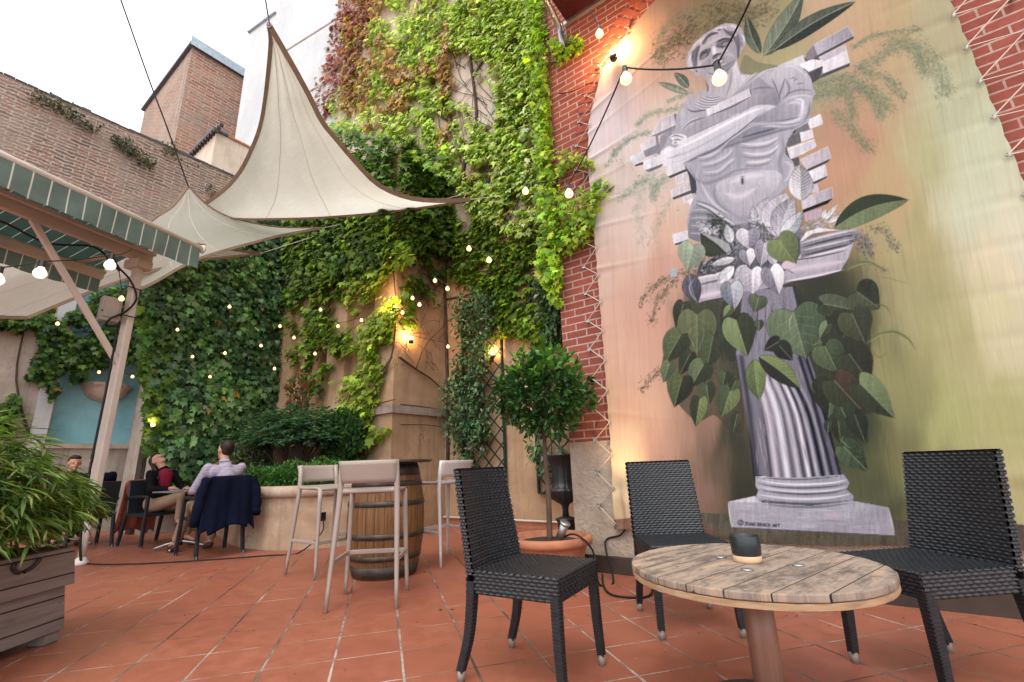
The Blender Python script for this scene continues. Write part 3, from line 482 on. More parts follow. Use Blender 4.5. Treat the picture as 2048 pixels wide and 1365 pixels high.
    for k in range(26): x=r.uniform(760,1080); s.st('k',[(x,r.uniform(800,900)),(x+r.uniform(-30,30),1050),(x+r.uniform(-60,20),r.uniform(1150,1300))],5,r.choice([(104,98,128),(84,82,104),(150,146,172)]),.6)
    # base mouldings
    s.fill('c',[(707,1030),(760,1035),(900,1038),(1110,1022),(1135,1060),(1130,1075),(1120,1090),(1155,1120),(1150,1145),(1100,1160),(900,1160),(760,1148),(705,1135),(720,1095),(708,1075)],(168,168,194),(150,152,180),[(800,1030),(900,1150)])
    for p,w,c in (([(712,1046),(800,1062),(920,1068),(1060,1060),(1130,1044)],9,(218,216,230)),([(710,1060),(800,1078),(920,1084),(1060,1076),(1132,1060)],7,(98,104,132)),([(712,1076),(800,1092),(920,1100),(1050,1094),(1125,1078)],10,(202,202,218)),([(718,1092),(800,1104),(920,1112),(1050,1106),(1125,1090)],6,(84,90,116)),([(712,1112),(820,1128),(940,1134),(1060,1126),(1145,1110)],13,(206,204,222)),([(706,1134),(820,1150),(940,1157),(1060,1152),(1150,1138)],10,(92,98,126)),([(712,1036),(800,1042),(900,1046),(1000,1040),(1110,1028)],5,(96,100,130)),([(720,1034),(760,1032)],5,(220,220,232))): s.st('c',p,w,c,.85)
    # plinth
    s.fill('c',[(582,1147),(705,1120),(740,1150),(960,1165),(1150,1142),(1312,1172),(1342,1300),(598,1262)],(170,168,192),(156,158,184),[(600,1160),(1300,1280)]); s.fill('c',[(582,1147),(705,1120),(720,1150)],(196,192,208))
    for k in range(90):
        x=r.uniform(590,1240); y=r.uniform(1160,1255)+(x-590)*.04; l=r.uniform(30,150)
        if x+l<1315: s.st('c',[(x,y),(x+l,y+l*.05)],r.uniform(3,8),[(200,198,216),(134,138,166),(190,160,178),(150,158,184)][r.integers(4)],.3)
    s.st('c',[(1010,1205),(1120,1212)],26,(196,158,174),.5); s.st('c',[(582,1150),(598,1262)],6,(222,220,232),.7); s.st('c',[(1312,1172),(1342,1298)],6,(220,214,228),.6); s.st('c',[(598,1262),(900,1280),(1342,1300)],6,(110,104,124),.8); s.st('c',[(740,1158),(960,1172),(1150,1152)],9,(110,116,144),.7)
    # pale flowers of the capital
    W1=(208,206,224); W2=(166,164,190); W3=(150,166,190); gr=(122,140,104); dg=(66,76,62)
    s.leaf('b',(1560,920),(1545,590),230,(158,160,180),(196,196,212),0,veins=10,va=.5)
    s.leaf('k',(870,270),(925,60),120,(206,208,224),(176,186,208),-10); s.leaf('k',(830,260),(810,130),60,(160,172,196),(184,190,208)); s.leaf('k',(990,370),(1070,20),250,W1,(196,192,214),-30); s.leaf('k',(1010,375),(1130,60),190,(190,190,214),W2,-20); s.leaf('k',(1030,370),(1200,170),120,(156,176,198),(196,206,222),10)
    s.fern('k',[(480,230),(560,290),(600,340)],260,1.5,[(58,72,62),(84,98,84),(108,122,106)],60,.9,20); s.fern('k',[(400,300),(460,320),(520,310)],50,1.2,[(214,208,222)],40,.8,22); s.fern('k',[(780,260),(860,290),(920,340),(960,400)],190,1.5,[(90,100,100),(196,200,214),(120,128,130)],60,.8,14)
    s.fern('k',[(1200,300),(1320,270),(1420,240),(1500,220)],220,1.6,[(200,202,216),(160,164,180),(122,126,138)],70,.8,18)
    for a,b in (((1370,240),(1480,110)),((1400,260),(1510,200)),((1360,230),(1380,150))): s.leaf('k',a,b,36,(216,214,226),(196,196,212))
    s.fern('k',[(390,640),(440,580),(520,540),(640,520),(660,430)],330,1.5,[(84,92,94),(180,184,200),(60,68,66),(120,126,132)],70,.85,14)
    s.fill('k',[(1180,405),(1230,330),(1330,300),(1500,318),(1400,325),(1280,345),(1200,400)],(202,204,220),sm=False); 
    s.fill('k',[(395,340),(470,380),(560,440),(610,490),(560,510),(480,530),(410,510)],dg); s.fill('k',[(400,340),(560,390),(620,430),(640,480),(600,495),(520,420)],(160,166,170)); 
    for k in range(8): s.st('k',[(430+20*k,370+16*k),(425+17*k,500+2*k)],4,(100,112,94),.5)
    s.leaf('k',(640,420),(600,270),80,(196,202,214),(170,180,196)); s.heart('k',(770,320),(775,470),190,(196,196,214),(148,150,182),W1,va=.2); s.heart('k',(760,480),(785,600),130,(150,148,176),(216,214,228),W1,va=.1); s.heart('k',(900,420),(870,605),140,(150,146,176),(180,182,206),W1,va=.15)
    s.heart('k',(960,520),(985,600),80,(170,168,192),(206,206,220),W1,va=.1); s.leaf('k',(670,540),(480,590),60,(200,202,216),(176,180,196)); s.leaf('k',(660,600),(525,750),90,(196,196,214),(216,214,228)); s.leaf('k',(760,590),(665,715),90,(176,176,198),(196,194,214))
    s.heart('k',(800,630),(808,832),190,(176,174,200),(204,202,222),W1,va=.2); s.heart('k',(950,620),(1020,825),180,(140,138,170),(214,212,228),W1,va=.15); s.heart('k',(640,745),(665,950),175,(128,142,166),(168,184,204),(200,206,220),va=.2)
    s.heart('k',(340,440),(290,635),215,(150,166,142),(140,156,138),(184,194,170),va=.25); s.heart('k',(1010,390),(1150,585),250,(116,132,88),(104,120,80),(150,160,116),va=.25); s.leaf('k',(310,660),(370,890),150,(112,112,140),(104,104,132),10,va=.05); s.st('k',[(350,700),(310,760),(330,830),(370,880)],9,(170,170,194),.7)
    s.fill('k',[(1035,590),(1070,560),(1110,570),(1150,590),(1110,620),(1060,625)],(200,178,194),sm=True); s.st('k',[(1060,620),(1100,640),(1140,665)],9,(140,112,132),.8); s.fill('k',[(150,640),(205,610),(215,680),(160,690)],(150,176,194))
    s.leaf('k',(1450,300),(2035,80),200,(112,128,92),(56,68,50),-50,(130,140,110),9,.3)
    s.fern('k',[(1620,380),(1700,420),(1720,520)],300,1.5,[(92,90,100),(130,126,140),(74,74,80)],80,.75,9); s.fern('k',[(1740,300),(1860,330),(1900,420),(1950,460)],150,1.5,[(78,80,84),(104,102,108)],50,.75,9); s.fern('k',[(1800,600),(1850,640)],30,1.4,[(92,92,90)],40,.6,8)
    # dark hanging leaves
    g1=(100,114,82); g2=(78,92,66); g3=(60,68,52); g4=(52,56,46); g5=(124,140,96); lt=(150,162,120)
    HL=[('l',(250,30),(200,210),130,g3,g3,.1),('l',(350,110),(350,425),290,(104,112,80),(92,102,72),.3),('l',(230,260),(110,470),200,(92,104,72),g3,.3),('l',(145,470),(100,615),100,g1,g2,.3),('l',(300,400),(220,560),120,g3,g4,.15),('l',(470,270),(420,520),190,g2,g3,.3),('l',(640,150),(725,420),240,(120,138,94),g3,.15),
        ('l',(600,60),(545,130),70,g5,g2,.1),('l',(400,480),(305,650),180,g1,g3,.2),('l',(240,580),(180,800),190,(88,100,66),g4,.35),('l',(420,630),(440,780),120,g2,g3,.3),('l',(600,670),(535,870),170,g2,(108,122,80),.3),('l',(370,740),(340,945),130,g3,(112,128,80),.4),('l',(560,540),(540,640),120,g2,g3,.2),('l',(640,600),(600,680),90,g3,g2,.1),('l',(650,850),(620,975),80,(62,68,54),(72,78,60),.1),
        ('l',(810,-20),(780,90),140,(92,104,84),(80,92,72),.15),('l',(810,160),(810,230),70,(84,96,78),(70,82,66),.1),
        ('l',(1065,90),(1160,440),440,(102,120,92),(88,108,84),.4),('l',(960,310),(850,375),110,(44,46,44),(50,54,48),.1),('l',(960,340),(1060,450),130,(42,46,42),(48,52,46),.1),
        ('l',(1290,30),(1600,90),170,(66,76,60),(82,92,74),.2),('l',(1540,-60),(1710,65),270,(74,82,62),(58,66,54),.3),('l',(1480,110),(1440,280),240,g4,g3,.2),('l',(1500,100),(1600,320),260,(72,78,58),(62,68,54),.25),('l',(1300,345),(1400,545),240,(84,98,72),(74,90,68),.25),('l',(1270,310),(1210,340),50,g2,g2,.1),('l',(1480,400),(1640,620),280,g3,g4,.25),
        ('l',(1320,180),(1260,290),90,(110,128,100),(70,82,64),.1),('l',(1350,610),(1330,870),290,g4,(90,104,72),.25),('l',(1370,600),(1610,860),260,(62,68,52),(74,60,52),.2),('l',(1560,620),(1820,880),230,(58,66,50),(110,126,88),.25),('l',(1420,800),(1500,960),130,(70,84,66),(64,78,60),.2),('l',(1520,850),(1600,1060),150,(50,58,48),(44,52,44),.2),('l',(1400,900),(1420,1070),110,g4,g3,.15),('l',(1330,910),(1320,1000),60,g3,g3,.1),('l',(1440,1090),(1620,1275),190,(84,104,80),(76,96,74),.35)]
    for fr,a,b,w,cl,cr,va in HL: s.heart(fr,a,b,w,cl,cr,lt,va=va)
    s.st('l',[(1065,90),(1040,160),(1040,230)],8,(160,176,130),.6); s.st('l',[(320,200),(290,260),(320,330),(350,420)],7,(150,160,112),.5); s.st('l',[(390,200),(400,270),(350,400)],6,(140,150,104),.4)
    s.leaf('l',(780,440),(815,740),150,(96,112,72),(112,130,80),10,(150,166,110),8,.4); s.leaf('l',(810,420),(1120,660),150,(52,56,50),(118,134,84),-10,(140,156,104),9,.4)
    for p,w,c in (([(1600,330),(1700,260),(1820,240),(1920,290),(1980,380)],20,(96,108,64)),([(1620,325),(1720,262),(1840,250)],7,(140,150,92)),([(1560,50),(1680,35),(1750,50),(1790,100)],9,(92,96,62)),([(1440,1010),(1430,1050),(1480,1100)],9,(120,130,100)),([(1660,380),(1700,430),(1760,400)],5,(96,104,68)),([(1230,700),(1200,650),(1210,600)],5,(110,120,90))): s.st('l',p,w,c,.8)
    for p,w,c in (([(1500,650),(1600,590),(1720,570),(1840,630)],26,(96,110,72)),([(1740,680),(1860,690),(1960,720),(2040,745)],5,(120,122,84)),([(1540,640),(1640,590),(1740,580)],8,(136,150,104))): s.st('k',p,w,c,.8)
    # the artist's greys are nearly neutral
    b=np.clip((s.img[...,2]-np.maximum(s.img[...,0],s.img[...,1]))*14,0,1)[...,None]*.42
    s.img=s.img*(1-b)+b*s.img.mean(2,keepdims=True)*np.array([1.0,.99,1.03])
    s.img=np.clip(s.img,0,1); mm=s.img.mean(2,keepdims=True); s.img=mm+(s.img-mm)*.80; s.img=np.clip((s.img-.5)*1.12+.505,0.02,1)
    I=s.img; warm=np.clip((I[...,0]-I[...,2]-.12)*5,0,1)[...,None]; mm=I.mean(2,keepdims=True); I=I*(1-.22*warm)+(.22*warm)*(mm*.7+.27); cool=np.clip((I[...,2]-I[...,0]+.03)*20,0,1)[...,None]*(mm>.2)
    s.img=np.clip(I*(1-cool)+cool*np.clip(.53+(mm+(I-mm)*.62-.60)*1.3,.02,1),0,1)
    # signature
    ink=(26,28,40)
    def pen(pts): s.st('p',pts,7,ink,.95,.3,sm=False,taper=0)
    a=np.linspace(0,2*math.pi,14); s.line(s.P('p',[(222+30*math.cos(t),462+27*math.sin(t)) for t in a]),1.5,np.array(ink)/255,.95,.3); s.line(s.P('p',[(226+13*math.cos(t),464+12*math.sin(t)) for t in np.linspace(.8,5.5,9)]),1.3,np.array(ink)/255,.95,.3)
    G={'J':[[(0,0),(1,0)],[(.6,0),(.6,.8),(.3,1),(0,.8)]],'U':[[(0,0),(0,.8),(.4,1),(.9,.8),(.9,0)]],'A':[[(0,1),(.5,0),(1,1)],[(.2,.6),(.8,.6)]],'N':[[(0,1),(0,0),(.9,1),(.9,0)]],'B':[[(0,0),(0,1),(.8,.9),(.8,.6),(0,.5),(.7,.4),(.7,.1),(0,0)]],
       'R':[[(0,1),(0,0),(.8,.1),(.8,.4),(0,.5),(.9,1)]],'C':[[(.9,.1),(.3,0),(0,.5),(.3,1),(.9,.9)]],'O':[[(.5,0),(0,.5),(.5,1),(1,.5),(.5,0)]],'T':[[(0,0),(1,0)],[(.5,0),(.5,1)]]}
    x=272
    for ch in 'JUAN BRACO ART':
        if ch==' ': x+=19; continue
        y=462+(x-272)*.055
        for q in G[ch]: pen([(x+21*u,y+27*v) for u,v in q])
        x+=28.5
    return s
# ---------------------------------------------------------------- the materials of this courtyard
def m_floor():
    n=NT('terracotta_tiles'); x,y,z=n.sep(n.pos()); az=math.radians(141.56); c,s_=math.cos(az),math.sin(az)
    t1=n.mth('ADD',n.mth('MULTIPLY',x,c),n.mth('MULTIPLY',y,s_)); t2=n.mth('SUBTRACT',n.mth('MULTIPLY',x,s_),n.mth('MULTIPLY',y,c))
    wob=n.noise(n.pos(),6,3); k=n.mth('MULTIPLY',n.mth('SUBTRACT',wob,.5),.006)
    a=n.mth('DIVIDE',n.mth('ADD',n.mth('SUBTRACT',t1,2.095),k),.342); b=n.mth('DIVIDE',n.mth('ADD',n.mth('SUBTRACT',t2,.128),k),.3285)
    fa,fb=n.mth('FLOOR',a),n.mth('FLOOR',b); ra,rb=n.mth('SUBTRACT',a,fa),n.mth('SUBTRACT',b,fb)
    ea=n.mth('MINIMUM',ra,n.mth('SUBTRACT',1,ra)); eb=n.mth('MINIMUM',rb,n.mth('SUBTRACT',1,rb))
    wa=n.mth('ADD',.006,n.mth('MULTIPLY',n.noise(n.pos(),2.3,2),.011)); wb=n.mth('ADD',.010,n.mth('MULTIPLY',n.noise(n.pos(),1.7,2),.016))
    ga=n.mth('MULTIPLY_ADD',n.mth('SUBTRACT',wa,ea),160,.5,True); gb=n.mth('MULTIPLY_ADD',n.mth('SUBTRACT',wb,eb),110,.5,True)
    g=n.mth('MAXIMUM',ga,gb)
    wn_=n.nd('ShaderNodeTexWhiteNoise',noise_dimensions='2D'); n.ln(n.com(fa,fb),wn_.inputs['Vector']); r=wn_.outputs['Value']
    big=n.noise(n.pos(),1.3,5,.6); med=n.noise(n.pos(),9,6,.65)
    base=n.ramp(med,[(.25,(.255,.082,.047)),(.5,(.32,.106,.062)),(.75,(.385,.138,.084))]); base=n.mix(n.mth('MULTIPLY',r,.5),base,(.29,.088,.053)); base=n.mix(n.ramp(big,[(.45,0),(.7,.35)]),base,(.22,.072,.048))
    fade=n.ramp(n.noise(n.pos(),3.1,6,.7),[(.58,0),(.8,.2)]); base=n.mix(fade,base,(.42,.22,.16))
    sp=n.ramp(n.noise(n.pos(),60,2),[(.76,0),(.79,1)]); base=n.mix(n.mth('MULTIPLY',sp,.6),base,(.07,.04,.03))
    gn=n.ramp(n.noise(n.pos(),1.1,6,.75),[(.42,(.06,.042,.034)),(.52,(.22,.17,.14)),(.62,(.50,.43,.38))]); c_=n.mix(g,base,gn)
    n.set(col=c_,ro=n.mix(med,(.34,.34,.34),(.56,.56,.56)),sp=.35); n.bump(n.mth('SUBTRACT',n.mth('MULTIPLY',med,.25),g),.45,.006); return n.m
def m_sail():
    n=NT('sail_cloth'); v=n.obj(); f=n.noise(n.mapg(v,(1,1,1)),1.2,4); st=n.noise(n.mapg(v,(3,26,26),rot=(0,.3,.5)),1.5,4,.6)
    c=n.mix(n.ramp(st,[(.35,0),(.75,.35)]),n.ramp(f,[(.3,(.80,.76,.68)),(.7,(.90,.87,.80))]),(.68,.62,.54)); n.set(col=c,ro=.9,sp=.1)
    n.bump(n.mth('ADD',n.mth('MULTIPLY',st,.5),n.noise(v,3,3)),.5,.03)
    t=n.nd('ShaderNodeBsdfTranslucent'); n.ln(c,t.inputs[0]); mx=n.nd('ShaderNodeMixShader'); mx.inputs[0].default_value=.7; n.ln(n.b.outputs[0],mx.inputs[1]); n.ln(t.outputs[0],mx.inputs[2]); n.ln(mx.outputs[0],n.out.inputs[0]); return n.m
def m_stripes(name,c1,c2,per=.12,wd=.07,ax=1):
    n=NT(name); q=n.sep(n.obj()); k=n.mth('FRACT',n.mth('DIVIDE',q[ax],per)); g=n.mth('LESS_THAN',k,wd)
    f=n.noise(n.obj(),4,5); c=n.mix(g,n.ramp(f,[(.3,tuple(x*.75 for x in c1)),(.7,c1)]),c2); n.set(col=c,ro=.85,sp=.15)
    t=n.nd('ShaderNodeBsdfTranslucent'); n.ln(c,t.inputs[0]); mx=n.nd('ShaderNodeMixShader'); mx.inputs[0].default_value=.25; n.ln(n.b.outputs[0],mx.inputs[1]); n.ln(t.outputs[0],mx.inputs[2]); n.ln(mx.outputs[0],n.out.inputs[0]); return n.m
def m_barrel():
    n=NT('barrel_oak'); x,y,z=n.sep(n.obj()); a=n.mth('ARCTAN2',y,x); k=n.mth('MULTIPLY',a,26/6.2832); fl=n.mth('FLOOR',k); fr=n.mth('FRACT',k)
    rn=n.nd('ShaderNodeTexWhiteNoise',noise_dimensions='1D'); n.ln(fl,rn.inputs['W']); gr=n.noise(n.com(n.mth('MULTIPLY',a,9),rn.outputs[0],n.mth('MULTIPLY',z,1.4)),2.2,7,.65,.5)
    c=n.ramp(gr,[(.3,(.07,.03,.012)),(.5,(.18,.082,.03)),(.72,(.30,.155,.062))]); c=n.mix(n.mth('MULTIPLY',rn.outputs[0],.45),c,(.16,.08,.035)); c=n.mix(n.ramp(n.noise(n.obj(),5,5),[(.55,0),(.8,.6)]),c,(.05,.03,.02))
    g=n.mth('LESS_THAN',n.mth('MINIMUM',fr,n.mth('SUBTRACT',1,fr)),.025); n.set(col=n.mix(g,c,(.02,.012,.008)),ro=.6,sp=.35); n.bump(n.mth('SUBTRACT',gr,g),.4,.006); return n.m
def m_check(name,c1,c2,sc=90):
    n=NT(name); q=n.sep(n.obj()); a=n.mth('GREATER_THAN',n.mth('SINE',n.mth('MULTIPLY',q[1],sc*2.2)),.3); b=n.mth('GREATER_THAN',n.mth('SINE',n.mth('MULTIPLY',q[2],sc*2.2)),.3)
    n.set(col=n.mix(n.mth('MULTIPLY',n.mth('ADD',a,b),.5),c1,c2),ro=.85,sp=.2); n.bump(n.noise(n.obj(),12,3),.3,.01); return n.m
def m_emit(name,c,st):
    n=NT(name); n.b.inputs['Base Color'].default_value=(*c,1); n.b.inputs['Emission Color'].default_value=(*c,1); n.b.inputs['Emission Strength'].default_value=st; return n.m
def m_glass(name):
    n=NT(name); n.set(col=(.95,.97,.97),ro=.03,tr=1.0); n.b.inputs['IOR'].default_value=1.3; return n.m
def m_soldier():
    n=NT('soldier_bricks'); return n
K={}
K['floor']=m_floor(); K['brickA']=m_brick('red_brick','x',(.34,.095,.068),(.26,.07,.052),(.50,.37,.31),.225,.0755,.008)
K['brickE']=m_brick('old_brick','y',(.46,.225,.15),(.20,.125,.095),(.50,.45,.40),.32,.072,.018,old=1); K['brickT']=m_brick('tower_brick','y',(.55,.25,.16),(.30,.15,.10),(.50,.42,.35),.5,.13,.026,old=1); K['brickX']=m_brick('old_brick_side','x',(.52,.22,.13),(.26,.15,.11),(.44,.39,.33),.32,.085,.020,old=1)
K['plast']=m_plaster('ochre_plaster',(.48,.32,.195),(.35,.215,.13),(.56,.42,.30),.8,streak=.5)
K['plastB']=m_plaster('upper_plaster',(.55,.45,.37),(.46,.36,.28),(.60,.54,.47),.3,streak=.3)
K['plastG']=m_plaster('white_render',(.55,.56,.57),(.44,.45,.46),(.62,.63,.64),.0,sc=.35,streak=.22,dirt=(.3,.3,.31))
K['plastE']=m_plaster('stained_render',(.42,.36,.31),(.27,.22,.19),(.5,.45,.4),.4,streak=.6)
K['blue']=m_plaster('blue_render',(.30,.60,.68),(.22,.50,.58),(.42,.68,.74),0,sc=1.5,streak=.15,dirt=(.3,.45,.5))
K['stone']=m_plaster('roughcast',(.52,.42,.33),(.38,.30,.24),(.58,.49,.4),0,sc=5,streak=.25,bst=.9)
K['trough']=m_plaster('planter_plaster',(.46,.33,.23),(.33,.22,.15),(.52,.4,.3),.5,sc=2,streak=.5)
K['coping']=m_plaster('coping_stone',(.46,.35,.27),(.32,.23,.17),(.55,.46,.38),0,sc=4,streak=.1)
K['ledge']=m_plaster('grey_ledge',(.35,.28,.24),(.24,.19,.165),None,0,sc=4,streak=.4)
K['dark']=mat('wet_timber',(.075,.05,.04),(.03,.022,.018),.5,sc=3,local=False); K['cream']=m_plaster('cream_render',(.62,.52,.42),(.5,.4,.31),None,0)
K['sail']=m_sail(); K['hem']=mat('sail_hem',(.22,.15,.095),(.15,.10,.06),.8); K['beige']=mat('beige_paint',(.60,.52,.46),(.52,.45,.39),.45,sc=3,bst=.05,sp=.4)
K['white']=mat('white_metal',(.72,.67,.62),(.6,.54,.5),.35,sc=3,bst=.03,sp=.5); K['valance']=m_stripes('green_valance',(.17,.245,.215),(.66,.68,.62),.155,.09); K['roofcloth']=m_stripes('green_awning_cloth',(.06,.115,.10),(.55,.6,.54),.155,.06)
K['rattan']=mat('black_rattan',(.021,.025,.031),(.010,.012,.015),.32,sc=30,bst=.1,sp=.5); K['cap']=mat('foot_cap',(.30,.25,.22),None,.4); K['plastic']=mat('taupe_plastic',(.37,.305,.265),(.33,.27,.235),.42,sc=2,bst=.03,sp=.45)
K['plasticl']=mat('pale_plastic',(.60,.56,.54),(.55,.51,.49),.42,sc=2,bst=.03,sp=.45)
K['oak']=m_barrel(); K['hoop']=mat('barrel_hoop',(.11,.095,.085),(.055,.042,.035),.5,.6,sc=12); K['board']=mat('bar_top',(.07,.055,.05),(.045,.035,.03),.35,sc=4)
K['spool']=m_planks('spool_boards',(.46,.31,.195),(.32,.25,.20),(.12,.095,.082),0,.121,.016,along=1,stain=1); K['spoolrim']=mat('spool_rim',(.48,.32,.19),(.28,.18,.11),.8,sc=9,stretch=(1,1,6)); K['post']=mat('tan_post',(.31,.165,.115),(.2,.10,.07),.4,sc=5,stretch=(12,12,.6),sp=.5)
K['greywood']=m_planks('grey_boards',(.27,.235,.22),(.21,.18,.165),(.13,.105,.095),2,.1255,.03,along=0); K['terra']=mat('terracotta',(.50,.20,.105),(.33,.13,.08),.8,sc=7,bst=.3); K['soil']=mat('soil',(.06,.04,.028),(.02,.014,.01),.95,sc=30,bs=60,bst=.8)
K['bark']=mat('bark',(.15,.095,.065),(.06,.038,.028),.9,sc=10,stretch=(4,4,.8),bst=.5); K['iron']=mat('black_iron',(.035,.037,.04),(.018,.02,.022),.4,sc=6,sp=.5); K['galv']=mat('galvanised',(.45,.46,.47),(.3,.31,.32),.35,.8)
K['rubber']=mat('black_cable',(.012,.012,.013),None,.5,bst=0); K['rope']=mat('white_rope',(.62,.54,.46),(.5,.42,.35),.8); K['slate']=mat('slate',(.10,.11,.13),(.06,.065,.08),.6); K['zinc']=mat('zinc_edge',(.42,.52,.58),(.3,.38,.44),.5)
K['burg']=mat('burgundy_sheet',(.045,.006,.012),(.03,.004,.009),.45,sc=3); K['trellis']=mat('green_trellis',(.02,.055,.045),(.012,.03,.026),.5); K['box']=mat('grey_box',(.33,.28,.25),(.28,.23,.2),.5); K['bulb']=m_emit('lit_bulb',(1,.58,.22),1.8); K['bulbs']=m_emit('lit_small_bulb',(1,.60,.24),1.4)
K['leaf']=m_leaf('leaf',.45); K['glossleaf']=m_leaf('gloss_leaf',.15,.28); K['twig']=mat('vine_stem',(.11,.075,.06),(.05,.032,.026),.9,sc=9); K['ceram']=mat('black_glaze',(.022,.03,.034),(.015,.02,.024),.35,sc=4,sp=.5); K['clay']=mat('raw_clay',(.62,.42,.27),(.52,.34,.21),.85)
K['skin']=mat('skin',(.50,.27,.19),(.44,.22,.15),.5,sc=5,bst=.05); K['hair']=mat('dark_hair',(.028,.017,.012),(.012,.008,.006),.5,sc=20,stretch=(1,1,6),bst=.5); K['lilac']=m_check('lilac_shirt',(.30,.27,.37),(.42,.37,.44),80)
K['khaki']=mat('khaki_cotton',(.34,.235,.155),(.27,.18,.12),.85,sc=5,bs=14,bst=.5); K['navy']=mat('navy_cloth',(.006,.009,.027),(.004,.005,.015),.9,sc=4,bs=10,bst=.6,sp=.08); K['redck']=m_check('red_check',(.28,.012,.03),(.05,.008,.03),120); K['blackc']=mat('black_cloth',(.010,.009,.011),(.006,.005,.007),.9,sc=5,bst=.5,sp=.08)
K['rust']=mat('rust_cloth',(.30,.075,.045),(.19,.045,.03),.9,sc=5,bs=12,bst=.6); K['shoe']=mat('brown_leather',(.07,.035,.028),(.035,.018,.015),.35); K['glass']=m_glass('clear_glass'); K['greytop']=mat('grey_table_top',(.22,.22,.24),(.16,.16,.18),.35); K['wht']=mat('white_collar',(.7,.7,.72),None,.7); K['alu']=mat('black_aluminium',(.02,.02,.024),(.012,.012,.015),.4)
# ---------------------------------------------------------------- leaves
rg=np.random.default_rng(11)
def _fan(pts): # outline polygon -> centre fan, y along the leaf, x across
    n=len(pts); V=np.array([(0,.42,0)]+[(x,y,z) for x,y,z in pts]); F=np.array([(0,i+1,(i+1)%n+1) for i in range(n)]); return V,F
IVY=_fan([(0,0,0),(-.22,-.06,.03),(-.5,.12,-.04),(-.34,.34,0),(-.52,.62,-.09),(-.2,.62,.02),(0,1,-.16),(.2,.62,.02),(.52,.62,-.09),(.34,.34,0),(.5,.12,-.04),(.22,-.06,.03)])
OVAL=(np.array([(0,0,0),(-.2,.3,.03),(-.2,.65,.0),(0,1,-.08),(.2,.65,0),(.2,.3,.03),(0,.35,-.02),(0,.68,-.04)]),np.array([(0,6,1),(0,5,6),(1,6,7),(1,7,2),(6,5,4),(6,4,7),(2,7,3),(7,4,3)]))
LANCE=(np.array([(0,0,0),(-.055,.25,.01),(-.05,.6,-.03),(0,1,-.16),(.05,.6,-.03),(.055,.25,.01),(0,.3,-.015),(0,.6,-.055)]),np.array([(0,6,1),(0,5,6),(1,6,7),(1,7,2),(6,5,4),(6,4,7),(2,7,3),(7,4,3)]))
SMALL=(np.array([(0,0,0),(-.22,.45,.04),(0,1,-.08),(.22,.45,.04)]),np.array([(0,3,2),(0,2,1)]))
def nrmz(a): return a/(np.linalg.norm(a,axis=-1,keepdims=True)+1e-9)
def leaves(name,T,P,D,N,sz,colr,mt,parent=None,jit=.35):
    V,F=T; n=len(P); D=nrmz(D+rg.normal(0,jit,D.shape)); N=N+rg.normal(0,jit,N.shape); X=nrmz(np.cross(D,N)); N=np.cross(X,D)
    sz=np.broadcast_to(np.asarray(sz),(n,))*rg.uniform(.45,1.3,n); asp=rg.uniform(.8,1.15,n); curl=rg.uniform(.3,2,n)
    W=P[:,None]+sz[:,None,None]*(V[None,:,0,None]*asp[:,None,None]*X[:,None]+V[None,:,1,None]*D[:,None]+V[None,:,2,None]*curl[:,None,None]*N[:,None])
    fs=(F[None]+(np.arange(n)*len(V))[:,None,None]).reshape(-1,3); c=np.repeat(np.clip(colr,.002,1),len(V),0)
    return link(npmesh(name,W.reshape(-1,3),[fs],c),name,mt,parent)
def palette(n,cols,wt=None,var=.26):
    if n>1500: cols=list(cols)*16+[(.26,.17,.06)]; wt=None if wt is None else list(wt)*16+[np.mean(wt)]
    cols=np.array(cols,float); i=rg.choice(len(cols),n,p=None if wt is None else np.array(wt)/sum(wt)); return cols[i]*np.exp(rg.normal(0,var,(n,1)))*np.exp(rg.normal(0,.07,(n,3)))
def inpoly(p,poly):
    poly=np.array(poly,float); x,y=p[:,0],p[:,1]; m_=np.zeros(len(p),bool)
    for (ax,ay),(bx,by) in zip(poly,np.roll(poly,-1,0)):
        if ay!=by: m_^=((ay>y)!=(by>y))&(x<(bx-ax)*(y-ay)/(by-ay)+ax)
    return m_
_ng=rg.random((64,64))
def vnoise(x,y):
    xi=np.floor(x).astype(int); yi=np.floor(y).astype(int); fx=x-xi; fy=y-yi; fx=fx*fx*(3-2*fx); fy=fy*fy*(3-2*fy); g=lambda a,b:_ng[a%64,b%64]
    return (g(xi,yi)*(1-fx)+g(xi+1,yi)*fx)*(1-fy)+(g(xi,yi+1)*(1-fx)+g(xi+1,yi+1)*fx)*fy
def fbm(x,y): return (vnoise(x,y)*.5+vnoise(x*2.1+7,y*2.1+3)*.3+vnoise(x*4.3+1,y*4.3+9)*.2)
K['globe']=m_emit('cream_globe',(1,.80,.48),.9); K['seam']=mat('seam_thread',(.74,.69,.61),None,.9)
# ---------------------------------------------------------------- the setting: ground and walls
YA,YB,YD,XC,XF,XE=3.93,6.05,4.84,-5.91,-10.0,-11.5
def struct(o): return tag(o,kind='structure')
f=MB().add([(-60,-30,0),(30,-30,0),(30,60,0),(-60,60,0)],[(0,1,2,3)]); struct(f.build('ground',K['floor']))
def wall(name,loc,label,cat='wall'): return empty(name,loc,0,label,cat)
wA=wall('brick_wall',(-2.19,YA,0),'red brick wall with pale roughcast base behind the big painted canvas')
MB().box(-2.19,7,YA,YB+.4,1.10,14).build('brickwork',K['brickA'],wA); MB().box(-2.19,7,YA,YB+.4,.13,1.10).build('stone_base',K['stone'],wA); MB().box(-2.24,7,YA-.05,YB+.4,0,.13).build('kerb',K['dark'],wA)
for p in list(wA.children): p.location=(2.19,-YA,0)
def keep(parent):   # children were modelled in scene coordinates
    bpy.context.view_layer.update()
    for c in parent.children: c.matrix_parent_inverse=parent.matrix_world.inverted(); c.location=(0,0,0)
keep(wA)
